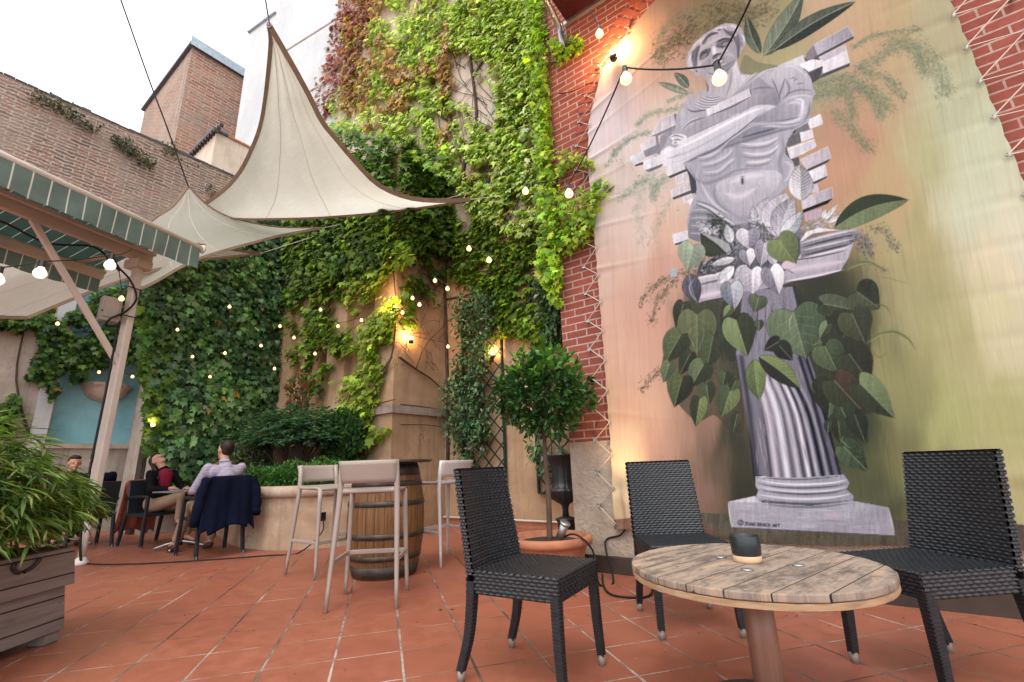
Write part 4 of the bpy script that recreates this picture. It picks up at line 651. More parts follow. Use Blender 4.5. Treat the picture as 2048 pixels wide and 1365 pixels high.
# soldier course of the bricked arch round the canvas
mb=MB(); 
for k in range(46):
    t=k/45; a=math.radians(178-176*t); cx,cz,rx,rz=-.28,4.15,1.36,1.62
    px_,pz_=cx+rx*math.cos(a),cz+rz*math.sin(a); n_=np.array([math.cos(a)/rx,math.sin(a)/rz]); n_/=np.linalg.norm(n_); tt=np.array([-n_[1],n_[0]])*.034
    q=[(px_-n_[0]*.02+tt[0]*s,pz_-n_[1]*.02+tt[1]*s) for s in (-1,1)]+[(px_+n_[0]*.22+tt[0]*s*1.1,pz_+n_[1]*.22+tt[1]*s*1.1) for s in (1,-1)]
    mb.hexa([(x,YA-.006,z) for x,z in q],[(x,YA+.02,z) for x,z in q])
o=mb.build('brick_arch',mat('arch_bricks',(.40,.115,.065),(.28,.07,.045),.85,sc=20,local=False),wA); keep(wA)
wB=wall('courtyard_wall',(-6,YB,0),'tall ochre plaster wall covered with bright yellow-green creeper'); 
MB().box(-10.3,-2.19,YB,YB+.4,0,5.2).build('lower_plaster',K['plast'],wB); MB().box(-10.3,-2.19,YB+.003,YB+.4,5.2,17).build('upper_plaster',K['plastB'],wB)
MB().box(XC,-2.25,YB-.02,YB,.0,.085).build('skirting',K['terra'],wB); keep(wB)
tag(MB().tube([(XC+.02,YB-.05,.105),(-2.25,YB-.05,.105)],.014).build('conduit_pipe',K['white']),'thin white pipe running along the foot of the ochre wall','pipe')
# projecting block with blind recesses and a ledge
wD=wall('chimney_breast',(-7,YD,0),'projecting ochre plaster block with blind recesses and a grey ledge','wall')
rec=.16; xs=[ony(x,700,YD)[0] for x in (745,690,655,612)]
MB().box(XF,XC,YD+rec,YB-.003,0,6.8).build('plaster_body',K['plast'],wD)
MB().box(xs[0],XC+.003,YD,YD+rec,0,6.8).build('pilaster',K['plast'],wD); MB().box(xs[2],xs[1],YD,YD+rec,0,6.8).build('pilaster',K['plast'],wD); MB().box(XF,xs[3],YD,YD+rec,0,6.8).build('pilaster',K['plast'],wD)
for a,b in ((xs[1],xs[0]),(xs[3],xs[2])):
    mb=MB(); n=12; top=4.0; pts=[(a,6.8),(a,top)]+[(a+(b-a)*(.5-.5*math.cos(math.pi*k/n)),top+(b-a)*.5*math.sin(math.pi*k/n)) for k in range(n+1)]+[(b,top),(b,6.8)]
    m_=len(pts); mb.add([(x,YD+.002,z) for x,z in pts]+[(x,YD+rec,z) for x,z in pts],[tuple(range(m_)),tuple(range(m_,2*m_))[::-1]]+[(i,(i+1)%m_,m_+(i+1)%m_,m_+i) for i in range(m_)]); mb.build('arch_head',K['plast'],wD)
MB().box(XF,XC+.06,YD-.05,YB-.004,1.80,1.93).build('ledge',K['ledge'],wD); MB().box(XF,XC+.05,YD-.04,YB,6.8,6.9).build('cap',K['ledge'],wD)
MB().box(-7.28,-7.12,YD+.05,YD+rec+.01,1.62,1.75).build('air_brick',K['terra'],wD); keep(wD)
# block of the dark ivy
wF=wall('ivy_wall',(XF,3.7,0),'dark rendered wall almost hidden by dark green ivy behind the raised planter'); MB().box(XE+.02,XF,FY,YD+.5,0,6.3).build('render',K['plastE'],wF); keep(wF)
# far wall with the blue niche, old brick above
wE=wall('old_brick_wall',(XE,0,0),'weathered brick wall at the far side with a blue niche below')
MB().box(XE-.5,XE,-8,6.0,5.0,8.28).build('brickwork',K['brickE'],wE); MB().box(XE-.5,XE-.003,-8,1.78,0,5.0).build('render',K['plastE'],wE); MB().box(XE-.5,XE-.003,3.02,6.0,0,5.0).build('render',K['plastE'],wE)
MB().box(XE-.5,XE-.003,1.78,3.02,0,1.5).build('render',K['plastE'],wE); MB().box(XE-.5,XE-.28,1.78,3.02,1.5,5.0).build('blue_niche',K['blue'],wE); MB().box(XE-.3,XE+.07,1.70,3.1,1.5,1.58).build('sill',K['coping'],wE)
MB().box(XE-.003,XE+.05,1.55,1.76,1.0,5).build('niche_jamb',K['plastG'],wE); MB().box(XE-.003,XE+.05,3.03,3.12,1.0,5).build('niche_jamb',K['plastE'],wE)
mb=MB()
for k in range(90):
    y=-8+14*k/90; mb.box(XE-.5,XE+.02,y,y+.152,8.28,8.28+rg.uniform(.02,.06))
mb.build('broken_coping',K['slate'],wE); keep(wE)
tp_=ony(291,880,FY-.04)[0]
tag(MB().bar((tp_,FY-.04,0),(tp_,FY-.04,5.2),.24,.07,(0,1,0)).build('timber_post',K['dark'],bevel=.01),'dark weathered upright board beside the blue niche','post')
b=empty('wall_basin',(XE-.28,2.5,2.42),0,'pale carved stone wall basin in the blue niche','basin')
mb=MB(); prof=[(.05,-.02),(.2,.02),(.3,.10),(.345,.2),(.36,.26),(.40,.28),(.41,.31),(.39,.335),(.34,.335)]
n=20; o0=len(mb.v)
for r,z in prof:
    for k in range(n+1): t=-math.pi/2+math.pi*k/n; mb.v.append((r*.95*math.cos(t),r*math.sin(t),z))
for i in range(len(prof)-1):
    for k in range(n): mb.f.append((i*(n+1)+k,i*(n+1)+k+1,(i+1)*(n+1)+k+1,(i+1)*(n+1)+k))
mb.build('bowl',K['cream'],b,True); MB().box(0,.3,-.3,.3,.29,.30).build('basin_floor',K['ledge'],b)
# white tall wall on the left of the creeper
azG=math.radians(189.1); dG=np.array([math.cos(azG),math.sin(azG),0]); p0=np.array([-10.3,YB,0]); nG=np.array([dG[1],-dG[0],0.])
def onG(u,v): return onplane(u,v,p0,nG)
sG=lambda u,v:float((onG(u,v)-p0)@dG)
wG=wall('white_wall',tuple(p0),'tall pale rendered house wall rising above the courtyard'); wG.rotation_euler=(0,0,azG)
a1=sG(555,10); a2=sG(480,200); zt1=onG(500,65)[2]; zt2=onG(550,28)[2]
mb=MB(); mb.box(0,a1,-8,0,0,26).build('high_block',K['plastG'],wG)
mb=MB(); mb.hexa([(a1+.003,-8,0),(a2,-8,0),(a2,-.02,0),(a1+.003,-.02,0)],[(a1+.003,-8,zt2),(a2,-8,zt1),(a2,-.02,zt1),(a1+.003,-.02,zt2)]).build('low_block',K['plastG'],wG)
MB().bar((a1,.0,zt2+.03),(a2+.1,.0,zt1+.03),.12,.05,(0,0,1)).build('coping',K['zinc'],wG)
for k in range(2): z_=onG(600,86+k*110)[2]; MB().box(0,a1-.3,-.01,.015,z_,z_+.06).build('render_seam',K['ledge'],wG)
# brick tower and small cream house beyond the old wall
XT=-17.0; tw=empty('brick_tower',(XT,5,0),0,'tall old brick building with a zinc roof edge far beyond the courtyard','building')
ya,yb=onx(384,100,XT)[1],8.0; zt=onx(403,92,XT)[2]-.3; xl=ony(281,260,ya)[0]
MB().box(xl,XT,ya+.004,yb,0,zt).build('brickwork',K['brickT'],tw); MB().box(xl,XT-.004,ya,ya+.003,0,zt).build('side_brickwork',K['brickX'],tw)
mb=MB(); mb.box(xl-.05,XT+.14,ya-.12,yb,zt,zt+.12); mb.build('roof_edge',K['slate'],tw); MB().box(XT+.141,XT+.16,ya-.11,yb,zt-.02,zt+.36).build('zinc_edge',K['zinc'],tw); MB().box(XT-.5,XT-.3,ya-.006,ya+.0,zt*.5,zt).build('mortar_strip',K['ledge'],tw); keep(tw)
hs=empty('cream_house',(-14,4.5,0),0,'small cream house corner with dark tiled eaves beside the brick tower','building')
q0=onx(434,258,-14); q1=onx(472,262,-14); xh=ony(376,318,q0[1])[0]; zh=q0[2]-.12
MB().box(xh,-14,q0[1],q1[1]+1.2,0,zh).build('walls',K['cream'],hs); MB().box(xh,-13.9,q0[1]-.12,q0[1]+.3,zh,zh+.08).build('eaves',K['slate'],hs,bevel=.01); MB().box(-14.2,-13.94,q0[1]+.302,q1[1]+1.3,zh,zh+.07).build('tile_edge',K['terra'],hs,bevel=.01)
for k in range(14): MB().box(xh+.05+k*.2,xh+.12+k*.2,q0[1]-.11,q0[1]-.003,zh-.09,zh-.003).build('rafter_end',K['dark'],hs); keep(hs)
q=onx(232,258,-15); tag(MB().add([(-15,q[1]-.35,0),(-15,q[1]+1.1,0),(-15,q[1]+1.1,q[2]-.6),(-15,q[1]+.05,q[2]+.1),(-15,q[1]-.35,q[2]-.2)],[(0,1,2,3,4)]).build('distant_gable',K['plastG']),'tip of a small white gable just showing over the old brick wall','building')
# raised planter
pts=[(-5.93,4.7),(-5.45,4.35),(-5.38,3.95),(-5.6,3.55),(-5.95,3.22),(-6.6,3.1),(-7.3,3.2),(-8.2,3.45),(-9.2,3.7),(-9.98,3.85)]
sp=spline([(x,y,0) for x,y in pts],5); poly=[(p[0],p[1]) for p in sp]+[(-9.98,4.82),(-5.93,4.82)]
pl=empty('raised_planter',(-7.5,4,0),0,'curved masonry planter with rounded stone lip full of shrubs','planter'); MB().prism(poly[::-1],0,.66).build('plaster_wall',K['trough'],pl)
MB().tube([(p[0],p[1],.69) for p in sp],.075,10).build('coping',K['coping'],pl,True); MB().prism([(x,y+.05) for x,y in poly][::-1],.661,.70).build('earth',K['soil'],pl)
oo=onz(628,1030,.3); MB().box(-5.545,-5.50,3.42,3.52,.33,.43).build('socket_box',K['rubber'],pl); keep(pl)
# canopy over the left end of the brick wall
cn=empty('door_canopy',(-1.8,YA,6),0,'burgundy canopy with scrolled metal bracket high on the brick wall','canopy')
MB().box(-1.83,.3,YA-1.3,YA-.003,5.99,6.05).build('soffit',K['burg'],cn); MB().box(-1.86,.3,YA-.05,YA-.006,5.94,5.985).build('wall_rail',K['galv'],cn)
mb=MB(); c=spline([(-1.86,YA-.03,5.55),(-1.86,YA-.12,5.6),(-1.86,YA-.2,5.8),(-1.86,YA-.55,5.95),(-1.86,YA-1.2,6.02)],6); mb.tube(c,.035,6)
for k in range(3):
    cy,cz,r=YA-.13-.16*k,5.84+.05*k,.07-.012*k; mb.tube([(-1.86,cy+r*math.cos(t),cz+r*math.sin(t)) for t in np.linspace(0,7,18)],.016,5)
mb.tube([(-1.86,YA-.02,5.5),(-1.86,YA-.02,6.0)],.02,6); mb.build('bracket',K['galv'],cn,True); keep(cn)
# ---------------------------------------------------------------- the painted canvas
art=paint_mural()
def edgeL(z): return np.interp(z,[.34,1.2,2,2.8,3.97,4.45,4.99,5.36,5.567,5.9],[-1.777,-1.745,-1.73,-1.72,-1.713,-1.66,-1.458,-1.013,-.659,-.4])
def edgeR(z): return np.interp(z,[.34,2.5,4.2,4.9,5.4,5.9],[1.16,1.15,1.13,1.0,.6,-.1])
nx,nz=620,960; zz=np.linspace(.34,5.88,nz); U=np.linspace(0,1,nx); L_=edgeL(zz); R_=edgeR(zz)
ez=.285; ph=np.abs(((zz-.40)/ez+.5)%1-.5)*2          # 0 at an eyelet, 1 between
L_=L_+.007*ph**2; R_=R_-.009*ph**2
X=L_[:,None]*(1-U)+R_[:,None]*U; Z=np.repeat(zz[:,None],nx,1); Z=Z+.02*np.sin(X*3.1)*np.exp(-(Z-.34)*6)
Y=YA-.055-.012*(fbm(X*1.3+20,Z*1.3+20)-.5)*2
dl=X-L_[:,None]; dr=R_[:,None]-X; rz=((zz-.40)/ez)[:,None]; wr=np.cos(2*math.pi*(rz+0*X))
Y+=.006*np.maximum(0,wr)**3*(np.exp(-dl/.12)+np.exp(-dr/.25))*(.4+1.2*fbm(X*2+5,Z*2)); Y-=.01*(1-ph[:,None])*0
for zc,am,sl_ in ((4.55,.02,.5),(4.3,.016,.35),(3.98,.028,.2),(3.72,.014,.1),(3.45,.022,-.05),(3.2,.016,-.1),(2.75,.01,-.1),(1.35,.006,-.2)): Y-=am*np.exp(-((Z-zc-sl_*dl)/.025)**2)*np.exp(-dl/.30)
Y-=.008*np.exp(-((Z-.55-.2*np.sin(X*2))/.06)**2); Y-=np.exp(-dl/.16)*np.exp(-((Z-.5)/.16)**2)*.03*np.sin(X*60)
Pw=np.stack([X,Y,Z],-1).reshape(-1,3); Pc=(Pw-CAM)@RW; u=CX+F_*Pc[:,0]/Pc[:,2]; v=CY+F_*Pc[:,1]/Pc[:,2]
fu=np.clip(u-art.X0-.5,0,art.W-1.01); fv=np.clip(v-art.Y0-.5,0,art.H-1.01); iu,iv=fu.astype(int),fv.astype(int); a=(fu-iu)[:,None]; b=(fv-iv)[:,None]; I=art.img
C_=(I[iv,iu]*(1-a)+I[iv,iu+1]*a)*(1-b)+(I[iv+1,iu]*(1-a)+I[iv+1,iu+1]*a)*b; C_=np.clip(C_,0,1)
C_=np.where(C_<.04045,C_/12.92,((C_+.055)/1.055)**2.4)*ART_GAIN
idx=np.arange(nx*nz).reshape(nz,nx); Fq=np.stack([idx[:-1,:-1],idx[:-1,1:],idx[1:,1:],idx[1:,:-1]],-1).reshape(-1,4)
n_=NT('painted_canvas'); at=n_.nd('ShaderNodeVertexColor',layer_name='Col'); gr=n_.noise(n_.mapg(n_.pos(),(30,1,3)),4,5,.6); n_.set(col=n_.mix(.07,at.outputs[0],n_.mix(1,at.outputs[0],n_.ramp(gr,[(.3,.6),(.7,1.35)]),'MULTIPLY')),ro=.62,sp=.15); n_.bump(n_.noise(n_.mapg(n_.pos(),(200,200,200)),1,2),.08,.001)
cv=empty('painted_canvas',(-.3,YA-.05,.34),0,'huge canvas painted with a grey marble statue on a leafy column','mural')
link(npmesh('canvas',Pw,[Fq],C_),'painted_cloth',n_.m,cv,True)
prot={}
def fit_(kind,x,y,z):
    if kind not in prot:
        m_=MB()
        if kind=='eyelet': m_.tube([[.012*math.cos(t),0,.012*math.sin(t)] for t in np.linspace(0,6.3,9)],.004,5)
        else: m_.tube([(.016*math.cos(t),-.04,.016*math.sin(t)) for t in np.linspace(0,6.3,9)],.005,5); m_.tube([(0,0,.0),(0,-.036,.0)],.012,8)
        prot[kind]=m_.build(kind,K['galv'],cv); o=prot[kind]
    else: o=prot[kind].copy(); col.objects.link(o); o.parent=cv
    o.location=(x-cv.location[0],y-cv.location[1],z-cv.location[2])
for side in (0,1):
    k=0; prev=None; mr=MB()
    while True:
        z=.40+ez*k; k+=1
        if z>5.5: break
        x=(edgeL(z)+.02) if side==0 else (edgeR(z)-.03); e=np.array([x,YA-.075,z]); hz=z+ez*.5+(.0 if side==0 else .12)
        hx=(edgeL(z+.14)-.15) if side==0 else (edgeR(z)+.26); h=np.array([hx,YA-.035,hz])
        fit_('eyelet',*e); fit_('wall_hook',hx,YA,hz)
        if prev is not None: mr.tube([prev,e],.0045,5)
        mr.tube([e,h],.0045,5); prev=h
    o=mr.build('lacing_rope',K['rope'],cv); o.location=-Vector(cv.location)
link_=[c for c in cv.children if c.name.startswith('painted_cloth')][0]; link_.location=-Vector(cv.location)
# ---------------------------------------------------------------- creepers, shrubs
def cover(poly,p,n,N,thr=.0,ns=1.0,depth=.12,seed=0):
    poly=np.array(poly,float); lo,hi=poly.min(0),poly.max(0); q=rg.uniform(lo,hi,(N,2)); q=q[inpoly(q,poly)]
    D=np.stack([(q[:,0]-CX)/F_,(q[:,1]-CY)/F_,np.ones(len(q))],1)@RW.T; p=np.array(p,float); n=np.array(n,float); t=((p-CAM)@n)/(D@n); P=CAM+D*t[:,None]
    tx=np.array([-n[1],n[0],0]); tx/=np.linalg.norm(tx); nz_=fbm((P@tx)*ns+seed*3.7+50,P[:,2]*ns+seed*5.1+50); k=nz_>thr; P=P[k]; nz_=nz_[k]; q=q[k]
    P=P+n*(.02+depth*rg.random(len(P))**1.5)[:,None]*(.5+nz_[:,None]); return P,q,nz_
def stems(lines,p,n,r,parent,off=.02,name='stems',wob=4):
    mb=MB(); n=np.array(n,float)
    for L in lines:
        r0=L[0] if not hasattr(L[0],'__len__') else r; pts=L[1:] if not hasattr(L[0],'__len__') else L
        w=[onplane(u+rg.uniform(-wob,wob)*(0<i<len(pts)-1),v,p,n)+n*off for i,(u,v) in enumerate(pts)]; w=spline(w,4); m_=len(w); mb.tube(w,[r0*(1-.6*i/m_) for i in range(m_)],5)
    return mb.build(name,K['twig'],parent,True)
def down(P,n,o=.5): return np.array([0,0,-1.])+np.array(n)*o+0*P
def up_(P,n,o=.7): return np.array([0,0,1.])+np.array(n)*o+0*P
YG=[(.46,.58,.13),(.58,.68,.24),(.32,.44,.08),(.64,.70,.38)]; MG=[(.11,.22,.02),(.17,.30,.03),(.07,.15,.018)]; DG=[(.05,.12,.04),(.075,.16,.06),(.12,.21,.09),(.03,.07,.028)]
RD=[(.34,.12,.13),(.44,.21,.18),(.27,.08,.09)]; OR=[(.50,.27,.17),(.54,.36,.22),(.42,.28,.13)]
nB=(0,-1,0); pB=(0,YB-.01,0); pA=(0,YA-.01,0); nF=(1,0,0)
def vine(name,loc,label): return empty(name,loc,0,label,'creeper')
def rand_twigs(poly,p,n,N,parent,ln=60,r=.006,ang=(-2.4,-.6),name='bare_twigs'):
    """thin bare side shoots spread on the wall"""
    poly=np.array(poly,float); mb=MB(); nn=np.array(n,float); c=0
    while c<N:
        q=rg.uniform(poly.min(0),poly.max(0))
        if not inpoly(q[None],poly)[0]: continue
        c+=1; a=rg.uniform(*ang); L=rg.uniform(.4,1.4)*ln; pts=[q]
        for k in range(4): a+=rg.normal(0,.25); pts.append(pts[-1]+np.array([math.cos(a),math.sin(a)])*L/4)
        w=[onplane(u,v,p,n)+nn*.012 for u,v in pts]; mb.tube(w,[r,r*.9,r*.7,r*.5,r*.3],4)
    return mb.build(name,K['twig'],parent)
# 1 bright creeper on the upper wall
v1=vine('climbing_creeper',(-6,YB,0),'bright yellow-green creeper turning red at its left edge on the tall wall')
U1=[(690,-20),(1090,-20),(1100,150),(1112,330),(1120,470),(1040,480),(950,440),(925,380),(800,292),(715,262),(655,268),(650,230),(690,150)]
P,q,nz_=cover(U1,pB,nB,26000,.27,1.2,.22,1)
s_=(q[:,0]-690)/400+ (q[:,1])*.0009; fld=fbm(q[:,0]/45+9,q[:,1]/70+3)
gap=((q[:,0]>905)&(q[:,0]<1000)&(q[:,1]>110)&(q[:,1]<350)&(fbm(q[:,0]/30,q[:,1]/60)<.54))|((fbm(q[:,0]/38+4,q[:,1]/34+8)<.33))
k=~gap; P,q,fld,s_=P[k],q[k],fld[k],s_[k]
red=(q[:,0]+q[:,1]*.30+ (fld-.5)*120<745)&(q[:,1]<240); org=~red&((q[:,0]+q[:,1]*.30+(fld-.5)*260<850)&(q[:,1]<230))&(fld<.56)
org|=(fld<.36)&(q[:,0]<960)
g=~(red|org); c=palette(g.sum(),YG+MG[:1],[4,3,3,2,1]); leaves('green_leaves',IVY,P[g],down(P[g],nB,.7),up_(P[g],nB),.12,c,K['leaf'],v1)
c=palette(red.sum(),RD,None,.3); leaves('red_leaves',IVY,P[red],down(P[red],nB),up_(P[red],nB),.13,c,K['leaf'],v1); c=palette(org.sum(),OR+YG[:1],[2,2,2,1],.25); leaves('orange_leaves',IVY,P[org],down(P[org],nB),up_(P[org],nB),.13,c,K['leaf'],v1)
# left fringe that hangs on the white wall
P,q,nz_=cover([(700,-20),(690,-20),(668,60),(640,150),(630,215),(655,240),(700,120)],pB,nB,1100,.2,1.2,.1,3); c=palette(len(P),RD,None,.3); leaves('red_leaves',IVY,P,down(P,nB),up_(P,nB),.14,c,K['leaf'],v1)
stems([[.05,(962,480),(958,440),(935,380),(928,330),(950,250),(945,150),(935,60),(925,-20)],[.03,(945,330),(905,250),(870,170),(850,80),(840,-20)],[.028,(955,420),(985,330),(1000,200),(1035,100),(1045,-20)],[.02,(1000,250),(1030,180),(1075,120)],[.025,(935,370),(880,330),(820,290),(760,260)],[.02,(905,250),(830,200),(760,170),(700,150)],[.02,(950,150),(990,80),(1000,-10)],[.018,(870,170),(800,110),(740,60)],[.02,(990,300),(1040,290),(1090,240)]],pB,nB,.02,v1)
rand_twigs([(860,40),(1060,40),(1070,470),(940,430),(880,330)],pB,nB,170,v1,80,.008,(-2.7,-.5))
keep(v1)
# bright fringe along the corner of the brick wall
v2=vine('climbing_creeper',(-2.2,YA,0),'narrow lush lime-green creeper hanging down the corner of the brick wall')
P,q,nz_=cover([(1058,-20),(1090,-20),(1098,60),(1104,200),(1112,330),(1124,450),(1132,560),(1128,612),(1108,600),(1090,540),(1098,430),(1082,300),(1072,150)],(0,YA+.02,0),nB,3300,.2,2.2,.16,4)
P[:,1]-=.03; c=palette(len(P),[(.38,.56,.03),(.26,.44,.025),(.45,.6,.08),(.14,.28,.02)]); leaves('leaves',IVY,P,down(P,nB),up_(P,nB),.085,c,K['leaf'],v2)
P,q,nz_=cover([(1120,300),(1205,335),(1225,380),(1195,450),(1190,475),(1140,520),(1112,510),(1125,420)],pA,nB,900,.46,2.5,.16,5); c=palette(len(P),[(.30,.48,.03),(.16,.32,.02),(.4,.5,.06)]); leaves('leaves',IVY,P,down(P,nB),up_(P,nB),.07,c,K['leaf'],v2)
P,q,nz_=cover([(1105,85),(1165,80),(1175,100),(1120,135),(1108,120)],pA,nB,200,.2,2.5,.12,5); c=palette(len(P),[(.30,.48,.03),(.38,.55,.05)]); leaves('leaves',IVY,P,down(P,nB),up_(P,nB),.08,c,K['leaf'],v2)
stems([[.012,(1120,560),(1118,400),(1104,250),(1096,100),(1090,-20)],[.008,(1118,190),(1150,185),(1190,165)],[.006,(1105,130),(1150,112),(1175,98)],[.006,(1125,420),(1160,370),(1200,330),(1245,325),(1268,335),(1278,360)],[.005,(1190,430),(1215,455),(1225,485)],[.005,(1180,390),(1215,440),(1232,465)],[.005,(1195,300),(1218,345),(1216,375)]],pA,nB,.01,v2)
P,q,nz_=cover([(1215,322),(1255,320),(1280,340),(1284,368),(1270,345),(1245,332)],(0,YA-.07,0),nB,160,0,1,.02,5); c=palette(len(P),[(.30,.34,.05),(.12,.14,.03)]); leaves('leaves',SMALL,P,down(P,nB),up_(P,nB),.022,c,K['leaf'],v2); keep(v2)
# 3 middle of the wall, above the trellis
v3=vine('climbing_creeper',(-4.5,YB,0),'sparse green creeper trailing in long runners above the trellis')
P,q,nz_=cover([(900,430),(1100,470),(1125,560),(1120,650),(1085,690),(1010,665),(990,600),(905,560)],pB,nB,4600,.38,1.9,.12,6); c=palette(len(P),[(.24,.36,.03),(.14,.25,.025),(.09,.17,.02)]); leaves('leaves',IVY,P,down(P,nB,.9),up_(P,nB),.11,c,K['leaf'],v3)
for y0,y1 in ((560,555),(590,580),(618,610),(645,632),(668,655)):
    P,q,nz_=cover([(950,y0),(1115,y1-6),(1118,y1+8),(1000,y0+12)],pB,nB,250,.2,2,.1,y0); c=palette(len(P),[(.22,.34,.03),(.12,.22,.02)]); leaves('leaves',IVY,P,down(P,nB,.9),up_(P,nB),.10,c,K['leaf'],v3)
stems([[.035,(897,930),(896,780),(895,640),(893,560),(903,500),(935,470),(960,440)],[.02,(895,600),(960,585),(1030,555),(1090,510)],[.015,(940,470),(1000,500),(1030,470),(1060,410),(1120,370)],[.012,(895,560),(860,540),(830,500)],[.012,(950,640),(1030,640),(1110,610)],[.01,(940,700),(990,660),(1060,655)],[.012,(905,490),(880,450),(860,430)]],pB,nB,.02,v3)
rand_twigs([(900,450),(1110,480),(1110,640),(900,620)],pB,nB,150,v3,70,.006,(-.9,.2)); keep(v3)
# 4 dark mass over the corner of the projecting block
v4=vine('climbing_creeper',(-6,YD,5),'deep green creeper draped over the top corner of the projecting block')
pC=(XC+.02,0,0); pD=(0,YD-.02,0)
PP=[];CC=[]
P,q,_=cover([(797,285),(905,350),(915,380),(900,440),(893,520),(850,500),(797,520)],pC,nF,3600,.3,1.5,.25,7); PP.append(P); CC.append(palette(len(P),[(.11,.20,.03),(.16,.28,.035),(.06,.12,.02)]))
P,q,_=cover([(590,430),(640,290),(690,262),(797,285),(797,520),(760,560),(700,560),(600,600),(585,520)],pD,nB,5600,.28,1.5,.25,8); PP.append(P); CC.append(palette(len(P),[(.09,.17,.03),(.16,.28,.04),(.05,.10,.02)]))
P,q,_=cover([(640,262),(700,245),(800,280),(905,345),(925,372),(900,365),(800,305),(700,285),(640,300)],pC if 0 else (0,YD+.3,0),nB,1100,.1,1.5,.3,9); PP.append(P); CC.append(palette(len(P),[(.3,.42,.04),(.2,.33,.03)]))
P=np.concatenate(PP); c=np.concatenate(CC); leaves('leaves',IVY,P,down(P,(.5,-.8,0),.8),up_(P,(.5,-.8,0),.6),.135,c,K['leaf'],v4); rand_twigs([(800,400),(890,420),(890,560),(800,560)],pC,nF,60,v4,60,.007,(-2.6,-.4)); keep(v4)
# 5 strands hanging in front of the recesses
v5=vine('climbing_creeper',(-6.3,YD,2),'light green strands hanging over the blind recesses beside the wall lamps')
for poly,N,cl,pp,nn_,th in (([(715,430),(800,440),(835,520),(800,640),(775,720),(760,800),(740,850),(680,910),(690,830),(705,730),(700,640),(705,560)],5200,[(.30,.42,.05),(.19,.3,.03),(.42,.52,.10)],pD,nB,.42),([(590,440),(715,430),(700,520),(690,590),(700,680),(670,775),(600,800),(585,640)],5200,[(.17,.28,.03),(.26,.38,.05),(.09,.17,.02)],pD,nB,.43),
      ([(797,500),(893,500),(885,600),(830,650),(797,660)],900,[(.1,.2,.02),(.06,.12,.015)],pC,nF,.45),([(700,905),(760,850),(790,860),(730,905)],160,[(.24,.36,.03)],pD,nB,.3)):
    P,q,_=cover(poly,pp,nn_,N,th,2.2,.22,N); leaves('leaves',IVY,P,down(P,nn_,.8),up_(P,nn_,.8),.125,palette(len(P),cl),K['leaf'],v5)
stems([[.022,(735,905),(745,800),(785,720),(795,620),(790,520)],[.018,(790,715),(760,760),(735,800)],[.012,(690,850),(760,790)]],pD,nB,.02,v5,.06); stems([[.022,(797,715),(830,740),(860,760),(893,790)],[.016,(800,810),(850,815),(893,822)],[.01,(800,850),(850,850),(893,856)],[.012,(800,640),(840,600),(880,570)],[.01,(830,740),(850,690),(890,650)]],pC,nF,.02,v5,.02)
stems([[.02,(655,845),(700,830),(745,815),(797,800)]],pD,nB,.02,v5,.07); rand_twigs([(800,540),(888,540),(888,760),(800,720)],pC,nF,70,v5,60,.005,(-2.6,-.4)); keep(v5)
# 6 dark ivy
v6=vine('climbing_ivy',(XF,3.7,3),'dense dark green ivy covering the wall behind the seated guests')
P,q,_=cover([(285,560),(360,470),(480,425),(600,425),(610,600),(620,760),(600,900),(560,1010),(320,1010),(300,905),(285,700)],(XF+.02,0,0),nF,22000,.08,1.3,.4,10); P[:,1]=np.clip(P[:,1],2.3,5); 
t_=fbm(q[:,0]/60,q[:,1]/60); c=palette(len(P),DG,[3,3,2,3]); c[(t_>.6)]*=np.array([1.8,1.7,1.3]); leaves('leaves',IVY,P,down(P,nF,.35),up_(P,nF,1.4),.12,c,K['glossleaf'],v6,.3)
P,q,_=cover([(270,620),(330,560),(340,900),(290,900)],(XF+.15,0,0),nF,1200,.25,1.3,.3,11); leaves('leaves',IVY,P,down(P,nF,.35),up_(P,nF,1.4),.14,palette(len(P),[(.07,.16,.03),(.12,.22,.03)]),K['leaf'],v6); keep(v6)
# 7 far wall
v7=vine('climbing_ivy',(XE,1,3),'patchy green creeper round and above the blue niche')
P,q,_=cover([(-30,620),(60,635),(170,590),(300,560),(300,640),(270,720),(180,745),(110,790),(60,855),(-30,870)],(XE,0,0),nF,11000,.47,1.5,.25,12)
k=~((q[:,0]>170)&(q[:,1]>735)); P=P[k]; leaves('leaves',IVY,P,down(P,nF,.4),up_(P,nF,1.),.10,palette(len(P),[(.06,.14,.025),(.11,.21,.035),(.03,.08,.02)]),K['leaf'],v7)
stems([[.03,(60,900),(85,800),(110,700),(130,600)],[.02,(60,880),(30,760),(50,650)],[.015,(110,700),(200,690),(280,700)],[.012,(100,640),(200,620),(290,610)]],(XE,0,0),nF,.02,v7)
rand_twigs([(120,600),(290,570),(280,720),(130,760)],(XE,0,0),nF,60,v7,90,.008,(-.5,.5)); keep(v7)
# 8 weeds on the old wall top
w8=vine('wall_top_weeds',(XE,1.5,8.2),'grey-green weeds growing from the top of the old brick wall')
for poly,N in (([(60,188),(110,200),(200,262),(190,275),(110,228),(55,205)],420),([(215,270),(255,285),(310,330),(300,345),(225,295)],520),([(325,288),(350,290),(352,312),(322,312)],120),([(20,165),(300,300),(460,352),(455,362),(300,312),(15,178)],300),([(405,380),(420,372),(440,400),(420,405)],80)):
    P,q,_=cover(poly,(XE+.02,0,0),nF,N*8,.0,2,.2,N); P=P[:N]; leaves('leaves',SMALL,P,rg.normal(0,1,P.shape)+[0,0,.2],rg.normal(0,1,P.shape),.07,palette(len(P),[(.07,.08,.055),(.09,.12,.06),(.03,.04,.03)]),K['leaf'],w8)
keep(w8)
